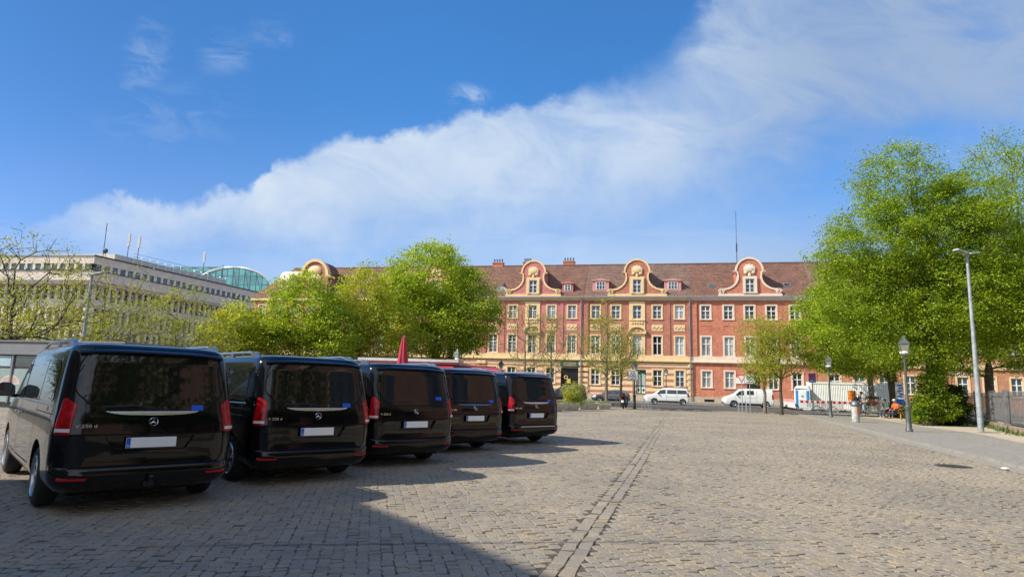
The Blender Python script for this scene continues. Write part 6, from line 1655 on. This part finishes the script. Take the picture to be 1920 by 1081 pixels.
CAD = [(.20, .15, 4.72, .80, .1, .3), (.32, .03, 4.84, .86, .14, .35), (.55, .0, 4.88, .895, .14, .38), (.80, .015, 4.84, .897, .14, .38), (.95, .03, 4.70, .893, .14, .36), (1.03, .04, 4.42, .888, .14, .32), (1.10, .05, 3.98, .880, .14, .28), (1.16, .06, 3.78, .872, .14, .25), (1.40, .10, 3.44, .845, .14, .24), (1.64, .16, 3.06, .805, .14, .22), (1.74, .20, 2.86, .765, .14, .2), (1.79, .28, 2.66, .66, .14, .2), (1.81, .6, 2.3, .4, .1, .1)]
car('white_passenger_van', 'white passenger van parked before the striped facade facing left', 'van', (19.77, 70.53), FACE, CAD, m_wpaint, (.72, 3.72), .32,
    [('door_window', [(2.52, 1.16), (3.45, 1.14), (3.10, 1.56), (2.52, 1.62)]), ('side_window', [(1.36, 1.17), (2.36, 1.17), (2.36, 1.60), (1.36, 1.60)]), ('side_window', [(.25, 1.19), (1.28, 1.17), (1.28, 1.60), (.34, 1.59)])], 4.88,
    lampz=(.85, 1.25), windscreen=[(-.66, 1.18), (.66, 1.18), (.60, 1.68), (-.60, 1.68)], handles=[[(2.44, 1.68), (2.44, .40), (3.45, .40), (3.58, 1.0)], [(1.32, 1.68), (1.32, .46)], [(2.44, .85), (.1, .9)]])
TRA = [(.24, .15, 4.95, .86, .1, .3), (.38, .03, 5.15, .93, .12, .4), (.62, .0, 5.20, .955, .12, .42), (.90, .01, 5.12, .96, .12, .40), (1.06, .02, 4.92, .958, .12, .36), (1.16, .03, 4.62, .954, .12, .32), (1.24, .04, 4.36, .948, .12, .28), (1.34, .045, 4.18, .938, .12, .26), (1.60, .07, 3.86, .905, .12, .24), (1.80, .10, 3.58, .87, .12, .22), (1.89, .13, 3.40, .83, .13, .2), (1.94, .22, 3.15, .72, .14, .2), (1.965, .6, 2.6, .4, .1, .1)]
car('white_delivery_van', 'white panel delivery van with one dark side window before the brick facade', 'van', (28.04, 68.29), FACE, TRA, m_wpaint, (.85, 4.05), .34,
    [('door_window', [(3.02, 1.26), (3.86, 1.26), (3.48, 1.68), (3.02, 1.76)]), ('side_window', [(2.02, 1.32), (2.72, 1.32), (2.72, 1.76), (2.02, 1.76)])], 5.2,
    lampz=(.9, 1.4), windscreen=[(-.72, 1.38), (.72, 1.38), (.66, 1.82), (-.66, 1.82)], handles=[[(2.92, 1.84), (2.92, .45), (3.70, .45), (3.9, 1.1)], [(1.75, 1.84), (1.75, .45)], [(2.9, 1.0), (1.75, 1.0)]], front_lamp=.85)
HAT = [(.18, .25, 4.0, .76, .1, .3), (.30, .06, 4.20, .84, .2, .4), (.50, .0, 4.30, .885, .22, .45), (.68, .02, 4.26, .89, .22, .45), (.80, .04, 4.10, .885, .22, .42), (.88, .06, 3.70, .875, .22, .36), (.94, .09, 3.28, .86, .22, .30), (1.02, .14, 3.10, .84, .22, .28), (1.18, .27, 2.80, .785, .22, .26), (1.32, .42, 2.45, .72, .22, .22), (1.40, .58, 2.15, .64, .2, .2), (1.45, .95, 1.8, .4, .1, .1)]
car('grey_hatchback', 'grey hatchback parked behind the slim tree and the scooter', 'car', (13.59, 71.9), FACE, HAT, m_gpaint, (.72, 3.35), .32,
    [('door_window', [(1.92, .96), (2.95, .93), (2.45, 1.26), (1.92, 1.34)]), ('side_window', [(.72, .98), (1.84, .96), (1.84, 1.34), (1.0, 1.28)])], 4.3,
    lampz=(.75, 1.0), windscreen=[(-.66, .98), (.66, .98), (.56, 1.36), (-.56, 1.36)], handles=[[(1.88, 1.36), (1.88, .38)], [(.95, .9), (.9, .5)]], front_lamp=.55)
MPV = [(.22, .2, 4.5, .82, .1, .3), (.36, .04, 4.7, .90, .2, .4), (.60, .0, 4.78, .925, .22, .45), (.85, .03, 4.66, .93, .22, .42), (1.02, .05, 4.25, .92, .22, .36), (1.10, .08, 3.85, .91, .22, .3), (1.2, .11, 3.62, .89, .22, .28), (1.45, .17, 3.2, .85, .22, .26), (1.68, .24, 2.8, .80, .22, .24), (1.80, .32, 2.5, .74, .2, .22), (1.86, .5, 2.2, .6, .2, .2), (1.88, .9, 1.9, .4, .1, .1)]
car('dark_people_carrier', 'dark grey people carrier parked by the shop entrance behind the shrub', 'car', (8.85, 72.74), FACE, MPV, m_dpaint, (.8, 3.75), .33,
    [('door_window', [(2.4, 1.16), (3.4, 1.14), (2.9, 1.62), (2.4, 1.68)]), ('side_window', [(.40, 1.18), (2.3, 1.16), (2.3, 1.68), (.48, 1.64)])], 4.78,
    lampz=(.9, 1.3), windscreen=[(-.68, 1.22), (.68, 1.22), (.6, 1.74), (-.6, 1.74)], handles=[[(2.35, 1.72), (2.35, .45)]])

# scooter seen from behind
def scooter():
    root = empty('parked_scooter', (8.84, 50.0, 0), R(-20)); tag(root, 'dark motor scooter with blue flanks parked between the hoops', 'scooter')
    def wheel(y):
        b = MB(); b.v = []; n = 22; vs = []; fs = []
        for k in range(n):
            a = 2*math.pi*k/n
            for j in range(6): t = 2*math.pi*j/6; vs.append((.05*math.cos(t), y+(.21+.05*math.sin(t))*math.cos(a), .26+(.21+.05*math.sin(t))*math.sin(a)))
        for k in range(n):
            for j in range(6): fs.append((k*6+j, k*6+(j+1) % 6, ((k+1) % n)*6+(j+1) % 6, ((k+1) % n)*6+j))
        b.add(vs, fs); w = b.build('wheel', m_rubber, root, True); b = MB(); b.add([(s_*.03, y+.17*math.cos(2*math.pi*k/16), .26+.17*math.sin(2*math.pi*k/16)) for s_ in (-1, 1) for k in range(16)], [tuple(range(16)), tuple(range(31, 15, -1))]); b.build('rim', m_disc, w)
    wheel(.26); wheel(1.55)
    b = MB(); b.bbox(-.17, .17, .05, .95, .42, .80, .06); b.box(-.16, .16, .9, 1.25, .26, .36); b.bbox(-.2, .2, 1.18, 1.36, .30, 1.0, .05); b.build('body', m_dkm, root)
    for s_ in (-1, 1): b = MB(); b.bbox(*sorted((s_*.172, s_*.20)), .25, .9, .50, .72, .01); b.build('side_panel', m_sblue, root)
    b = MB(); b.bbox(-.15, .15, .08, .95, .801, .92, .05); b.build('seat', m_plast, root)
    b = MB(); b.bbox(-.19, .19, -.25, .12, .92, 1.22, .05); b.build('top_case', m_dkm, root); b = MB(); b.box(-.10, .10, -.258, -.251, 1.04, 1.09); b.build('case_reflector', m_redtop, root)
    b = MB(); b.tube([(0, 1.5, .35), (0, 1.28, 1.05)], .03, 8); b.tube([(-.33, 1.12, 1.10), (0, 1.26, 1.08), (.33, 1.12, 1.10)], .018, 7); b.build('handlebar', m_dkm, root)
    for s_ in (-1, 1): b = MB(); b.tube([(s_*.24, 1.18, 1.10), (s_*.32, 1.20, 1.28)], .008, 5); b.sphere((s_*.34, 1.2, 1.32), .07, 8, 6, 1, .3, .7); b.build('mirror', m_dkm, root)
    b = MB(); b.box(-.10, .10, -.06, -.05, .50, .66); b.build('number_plate', m_plate, root); b = MB(); b.box(-.12, .12, .03, .05, .68, .76); b.build('tail_lamp', m_red, root)
scooter()
# bicycle
def bicycle():
    root = empty('bicycle', (23.05, 48.15, 0), R(-28)); tag(root, 'white bicycle leaning at the parking sign pole in front of the barriers', 'bicycle')
    m_bw = mat('white_bicycle_paint', (.62, .64, .66), .35)
    for x in (0, 1.05):
        b = MB(); n = 28; vs = []; fs = []
        for k in range(n):
            a = 2*math.pi*k/n
            for j in range(5): t = 2*math.pi*j/5; vs.append((x+(.325+.024*math.sin(t))*math.cos(a), .024*math.cos(t), .345+(.325+.024*math.sin(t))*math.sin(a)))
        for k in range(n):
            for j in range(5): fs.append((k*5+j, k*5+(j+1) % 5, ((k+1) % n)*5+(j+1) % 5, ((k+1) % n)*5+j))
        b.add(vs, fs); w = b.build('wheel', mat('pale_tyre', (.40, .41, .42), .5), root, True)
        b = MB()
        for k in range(14): a = 2*math.pi*k/14; b.tube([(x, 0, .345), (x+.315*math.cos(a), 0, .345+.315*math.sin(a))], .0025, 3)
        b.tube([(x, -.04, .345), (x, .04, .345)], .022, 6); b.build('spokes', m_galv, w)
        b = MB(); pts = [(x+.37*math.cos(a), 0, .345+.37*math.sin(a)) for a in np.linspace(R(20), R(165), 9)]; b.tube(pts, .012, 4); b.build('mudguard', m_bw, root)
    b = MB(); bb = (.46, 0, .29); st = (.34, 0, .80); hd = (.86, 0, .86); h2 = (.90, 0, .72)
    for p, q in ((bb, st), (st, hd), (bb, h2), ((0, .0, .345), bb), ((0, 0, .345), (.37, 0, .68)), (hd, h2), (h2, (1.05, 0, .345))): b.tube([p, q], .024, 6)
    b.build('frame', m_bw, root)
    b = MB(); b.tube([(.33, 0, .80), (.315, 0, .93)], .012, 6); b.bbox(.18, .44, -.07, .07, .93, .98, .02); b.build('saddle', m_plast, root)
    b = MB(); b.tube([(.85, 0, .86), (.83, 0, 1.02)], .014, 6); b.tube([(.70, -.27, 1.04), (.84, -.12, 1.04), (.86, 0, 1.03), (.84, .12, 1.04), (.70, .27, 1.04)], .012, 6); b.build('handlebar', m_plast, root)
    b = MB(); b.tube([(.46, -.09, .29), (.46, .09, .29)], .02, 6); b.tube([(.46, .09, .29), (.54, .10, .15)], .01, 5); b.tube([(.46, -.09, .29), (.38, -.10, .43)], .01, 5); b.box(.50, .60, .08, .16, .13, .16); b.build('crank', m_dkm, root)
bicycle()

#@@PEOPLE
# ------------------------------------------------------------------ people
def skin(name, pts, edges, material, parent, sub=1):
    me = bpy.data.meshes.new(name); me.from_pydata([p[:3] for p in pts], edges, [])
    o = bpy.data.objects.new(name+'_tmp', me); COL.objects.link(o)
    md = o.modifiers.new('s', 'SKIN'); md.use_smooth_shade = True
    for i, p in enumerate(pts): me.skin_vertices[0].data[i].radius = (p[3], p[4] if len(p) > 4 else p[3])
    me.skin_vertices[0].data[0].use_root = True
    if sub: sm = o.modifiers.new('u', 'SUBSURF'); sm.levels = sub; sm.render_levels = sub
    dg = bpy.context.evaluated_depsgraph_get(); dg.update(); out = bpy.data.meshes.new_from_object(o.evaluated_get(dg)); bpy.data.objects.remove(o)
    return link_mesh(name, out, material, parent)
def chain(pts, edges, start, seq):
    k = start
    for p in seq: pts.append(p); edges.append((k, len(pts)-1)); k = len(pts)-1
    return k
m_skin = mat('skin', (.52, .30, .21), .6, var=.08); m_jean = mat('blue_jeans', (.035, .055, .095), .85, var=.25, vscale=8); m_shirt = mat('black_shirt', (.025, .025, .027), .85, var=.2)
m_shoe = mat('brown_shoe', (.06, .035, .025), .6); m_wshoe = mat('white_shoe', (.65, .63, .6), .6); m_hair = mat('dark_hair', (.03, .022, .016), .8); m_cap = mat('dark_cap', (.035, .035, .04), .8)
m_orj = mat('orange_jacket', (.80, .13, .03), .75, var=.12); m_teal = mat('teal_jacket', (.05, .16, .15), .8, var=.15); m_navy = mat('navy_sleeve', (.02, .025, .06), .8)
def head(b, c, yaw, pitch=0, r_=.105):
    """head with brow, nose, mouth, chin, ears; looks along +x before turning"""
    b.M = Matrix.Translation(c) @ Matrix.Rotation(yaw, 4, 'Z') @ Matrix.Rotation(pitch, 4, 'Y')
    b.sphere((0, 0, 0), r_, 16, 12, .95, .76, 1.16); b.sphere((.035, 0, -.075), .055, 10, 8, 1, .85, .8); b.sphere((.098, 0, -.015), .020, 8, 6, 1.1, .8, 1.5); b.sphere((.085, 0, .030), .035, 8, 5, .5, 1.5, .35)
    for s_ in (-1, 1): b.sphere((-.005, s_*.080, -.005), .026, 8, 6, .9, .4, 1.25)
    b.sphere((.088, 0, -.062), .018, 8, 5, .5, 1.4, .35); b.M = Matrix()
def eyes(c, yaw, pitch, parent):
    b = MB(); b.M = Matrix.Translation(c) @ Matrix.Rotation(yaw, 4, 'Z') @ Matrix.Rotation(pitch, 4, 'Y')
    b.sphere((.088, .032, .010), .010, 6, 5); b.build('eye', m_hair, parent)
    b = MB(); b.M = Matrix.Translation(c) @ Matrix.Rotation(yaw, 4, 'Z') @ Matrix.Rotation(pitch, 4, 'Y')
    b.sphere((.088, -.032, .010), .010, 6, 5); b.build('eye', m_hair, parent)
def hand(pts, edges, w, d, side):
    """palm, four unequal fingers curling and a thumb; d = direction of the forearm"""
    d = Vector(d).normalized(); up = Vector((0, 0, 1)); s_ = d.cross(up).normalized(); dn = -up
    wp = Vector(pts[w][:3]); palm = wp+d*.055; pts.append((*palm, .030, .018)); edges.append((w, len(pts)-1)); pk = len(pts)-1
    for i, L in enumerate((.070, .080, .074, .058)):
        o_ = s_*(-.027+.018*i); k1 = palm+d*.035+o_; k2 = k1+d*L*.5+dn*.012; k3 = k2+d*L*.3+dn*.03
        chain(pts, edges, pk, [(*k1, .010), (*k2, .009), (*k3, .007)])
    t1 = wp+d*.03-s_*side*.035+up*.01; t2 = t1+d*.035-s_*side*.012; chain(pts, edges, pk, [(*t1, .011), (*t2, .009)])
def body_join(root, name, sk, b):
    """adds the modelled head to the skinned body so that both are one mesh"""
    hm = b.mesh('h', True, 80); bm = bmesh.new(); bm.from_mesh(sk.data); bm.from_mesh(hm); bm.to_mesh(sk.data); bm.free()
    for p in sk.data.polygons: p.use_smooth = True
def standing():
    root = empty('person', (25.35, 46.4, .08), R(-12)); tag(root, 'man in black shirt and dark cap standing and looking at his phone', 'person')
    pts = [(0, 0, .96, .085, .07)]; E = []
    ch = chain(pts, E, 0, [(-.01, 0, 1.15, .08, .065), (-.01, 0, 1.34, .10, .07)]); nk = chain(pts, E, ch, [(.02, 0, 1.47, .055), (.05, 0, 1.56, .05)])
    for s_ in (-1, 1):
        e_ = chain(pts, E, ch, [(-.01, s_*.19, 1.39, .055), (-.03, s_*.23, 1.14, .042), (.22, s_*.12, 1.12, .030), (.27, s_*.09, 1.13, .024)]); hand(pts, E, e_, (.5, -s_*.25, .05), s_)
        chain(pts, E, 0, [(.0, s_*.10, .88, .06), (.03 if s_ > 0 else -.02, s_*.10, .50, .045), (.0 if s_ > 0 else -.08, s_*.11, .10, .036), (.14 if s_ > 0 else .06, s_*.12, .05, .038)])
    sk = skin('body', pts, E, m_skin, root); b = MB(); hc = Vector((.085, 0, 1.63)); head(b, hc, 0, .42); body_join(root, 'body', sk, b); eyes(hc, 0, .42, root)
    pts = [(0, 0, .92, .15, .115)]; E = []; ch = chain(pts, E, 0, [(-.01, 0, 1.15, .145, .115), (-.01, 0, 1.35, .165, .115)]); chain(pts, E, ch, [(.01, 0, 1.45, .07)])
    for s_ in (-1, 1): chain(pts, E, ch, [(-.01, s_*.19, 1.39, .07), (-.028, s_*.225, 1.20, .062)])
    skin('shirt', pts, E, m_shirt, root)
    pts = [(0, 0, .95, .14, .11)]; E = []
    for s_ in (-1, 1): chain(pts, E, 0, [(.0, s_*.10, .86, .10), (.03 if s_ > 0 else -.02, s_*.10, .50, .075), (.0 if s_ > 0 else -.08, s_*.11, .10, .062)])
    skin('trousers', pts, E, m_jean, root)
    for s_ in (-1, 1): b = MB(); x = .05 if s_ > 0 else -.03; b.sphere((x, s_*.115, .05), .055, 10, 7, 2.5, .95, .9); b.build('shoe', m_shoe, root, True)
    b = MB(); b.M = Matrix.Translation(hc) @ Matrix.Rotation(.42, 4, 'Y'); b.sphere((-.012, 0, .035), .110, 14, 8, .98, .80, .92); b.build('hair', m_hair, root, True)
    b = MB(); b.M = Matrix.Translation(hc) @ Matrix.Rotation(.42, 4, 'Y'); b.sphere((-.005, 0, .055), .112, 14, 8, 1.0, .82, .85); b.sphere((.115, 0, .055), .07, 10, 5, 1, .95, .12); b.build('cap', m_cap, root, True)
    # backpack and phone are things of their own
    c = R(-12); bx = 25.35-.27*math.cos(c); by = 46.4-.27*math.sin(c)
    r2 = empty('backpack', (bx, by, 1.0), c); tag(r2, 'dark backpack worn by the man looking at his phone', 'backpack')
    b = MB(); b.sphere((0, 0, .24), .17, 12, 9, .85, 1.0, 1.5); b.build('bag', m_navy, r2, True); b = MB(); b.sphere((-.13, 0, .14), .10, 10, 7, .7, 1.2, 1.1); b.build('front_pocket', m_cap, r2, True)
    b = MB(); b.bbox(-.035, .035, -.006, .006, 0, .14, .003); o = b.build('phone', m_cap); o.location = (25.35+.40*math.cos(c), 46.4+.40*math.sin(c), 1.20); o.rotation_euler = (R(-35), 0, c+R(90)); tag(o, 'black phone in the hands of the standing man', 'phone')
standing()
def seated(loc, rz, label, top, sleeve, cap_, shoe, lean_=.0):
    root = empty('person', loc, rz); tag(root, label, 'person')
    X = lambda z: lean_*(z-.5)   # faces +x
    def body(r, full=True):
        pts = [(0, 0, .56, .13*r, .11*r)]; E = []; ch = chain(pts, E, 0, [(X(.75), 0, .75, .125*r, .10*r), (X(.95), 0, .95, .155*r, .105*r)]); return pts, E, ch
    pts, E, ch = body(.62); chain(pts, E, ch, [(X(1.1)+.02, 0, 1.09, .055), (X(1.1)+.05, 0, 1.17, .05)])
    for s_ in (-1, 1):
        e_ = chain(pts, E, ch, [(X(1.0), s_*.19, 1.0, .055), (X(.9)+.06, s_*.24, .76, .042), (.34, s_*.16, .66, .030), (.38, s_*.13, .65, .024)]); hand(pts, E, e_, (.5, -s_*.2, -.1), s_)
        chain(pts, E, 0, [(.12, s_*.10, .54, .06), (.46, s_*.13, .55, .048), (.50, s_*.13, .12, .036), (.62, s_*.14, .06, .036)])
    sk = skin('body', pts, E, m_skin, root); b = MB(); hc = Vector((X(1.1)+.085, 0, 1.245)); head(b, hc, 0, .1); body_join(root, 'body', sk, b); eyes(hc, 0, .1, root)
    pts, E, ch = body(1.2); chain(pts, E, ch, [(X(1.1)+.015, 0, 1.07, .075)]); pts[0] = (0, 0, .53, .16, .13)
    for s_ in (-1, 1): chain(pts, E, ch, [(X(1.0), s_*.19, 1.0, .078), (X(.9)+.06, s_*.24, .76, .066)])
    skin('jacket', pts, E, top, root)
    for s_ in (-1, 1): skin('sleeve', [(X(.9)+.07, s_*.24, .745, .058), (.20, s_*.20, .70, .05), (.335, s_*.16, .662, .044)], [(0, 1), (1, 2)], sleeve, root)
    pts = [(0, 0, .54, .14, .11)]; E = []
    for s_ in (-1, 1): chain(pts, E, 0, [(.12, s_*.10, .545, .10), (.46, s_*.13, .555, .078), (.49, s_*.13, .14, .062)])
    skin('trousers', pts, E, m_jean, root)
    for s_ in (-1, 1): b = MB(); b.sphere((.56, s_*.135, .05), .055, 10, 7, 2.4, .95, .9); b.build('shoe', shoe, root, True)
    b = MB(); b.M = Matrix.Translation(hc) @ Matrix.Rotation(.1, 4, 'Y'); b.sphere((-.015, 0, .03), .110, 14, 8, .96, .80, .98); b.build('hair', m_hair, root, True)
    if cap_: b = MB(); b.M = Matrix.Translation(hc) @ Matrix.Rotation(.1, 4, 'Y'); b.sphere((-.005, 0, .055), .114, 14, 8, 1.0, .84, .85); b.sphere((.12, 0, .045), .07, 10, 5, 1, .95, .12); b.build('cap', m_swhite, root, True)
seated((27.15, 45.1, .0), R(196), 'person in orange jacket and white cap sitting on the red bench', m_orj, m_navy, True, m_shoe, .10)
seated((27.05, 45.95, .0), R(196), 'person in teal jacket with orange sleeves sitting on the bench nearer the flower cart', m_teal, m_orj, False, m_wshoe, .22)
root = empty('park_bench', (27.35, 45.5, .0), R(196)); tag(root, 'red slatted park bench with brown feet under the big tree', 'bench')
m_rw = mat('red_bench_slats', (.50, .09, .05), .6, var=.15); m_bw2 = mat('brown_bench_wood', (.40, .20, .06), .7, var=.2)
b = MB()
for i in range(5): b.box(-.12+i*.11, -.03+i*.11, -.95, .95, .415, .445)
b.build('seat', m_rw, root)
b = MB()
for i in range(4): b.box(-.20-.02*i, -.165-.02*i, -.95, .95, .54+i*.11, .63+i*.11)
b.build('backrest', m_rw, root)
for y in (-.7, .7):
    b = MB(); b.box(-.10, .38, y-.04, y+.04, .35, .41); b.box(-.10, -.02, y-.04, y+.04, 0, .35); b.box(.28, .36, y-.04, y+.04, 0, .35); b.box(-.24, -.16, y-.03, y+.03, .36, .95); b.build('leg_frame', m_bw2, root)
# flower cart
def flower_cart():
    root = empty('flower_cart', (26.75, 47.3, 0), R(-15)); tag(root, 'small flower cart heaped with pink blossoms and greenery beside the bench', 'flower cart')
    b = MB(); b.bbox(-.45, .45, -.3, .3, .35, .85, .02); b.build('box', mat('faded_mint_wood', (.40, .52, .47), .7, var=.2), root)
    b = MB(); b.box(-.28, .22, -.33, -.301, .45, .8); b.build('price_board', m_swhite, root)
    for x in (-.42, .42):
        for y in (-.27, .27): b = MB(); b.box(x-.025, x+.025, y-.025, y+.025, 0, .35); b.build('leg', m_bw2, root)
    for x in (-.43, .43): b = MB(); b.box(x-.02, x+.02, -.02, .02, .85, 1.42); b.build('canopy_post', m_bw2, root)
    for nm, m_, cx, cz, n, sx, sz in (('pink_blossoms', leaf_mat('pink_petals', (.75, .34, .40), (.80, .52, .52), (.62, .22, .28)), .0, 1.05, 420, .42, .16), ('greenery', l_dark, -.3, .7, 260, .16, .28), ('canopy_foliage', leaf_mat('dry_foliage', (.22, .22, .12), (.34, .30, .18), (.16, .20, .08)), 0, 1.42, 420, .46, .10)):
        q = MB()
        for i in range(n):
            x, y, z = cx+random.gauss(0, sx*.5), random.gauss(-.08, .14), cz+random.gauss(0, sz*.5)-abs(0)*0; s_ = random.uniform(.03, .06); a = Vector((random.gauss(0, 1), random.gauss(0, 1), random.gauss(0, 1))).normalized()*s_; c = a.orthogonal().normalized()*s_
            q.add([(x-a.x, y-a.y, z-a.z), (x-c.x, y-c.y, z-c.z), (x+a.x, y+a.y, z+a.z), (x+c.x, y+c.y, z+c.z)], [(0, 1, 2, 3)])
        tag(link_mesh(nm, q.mesh(nm, merge=False), m_, root), kind='stuff')
flower_cart()
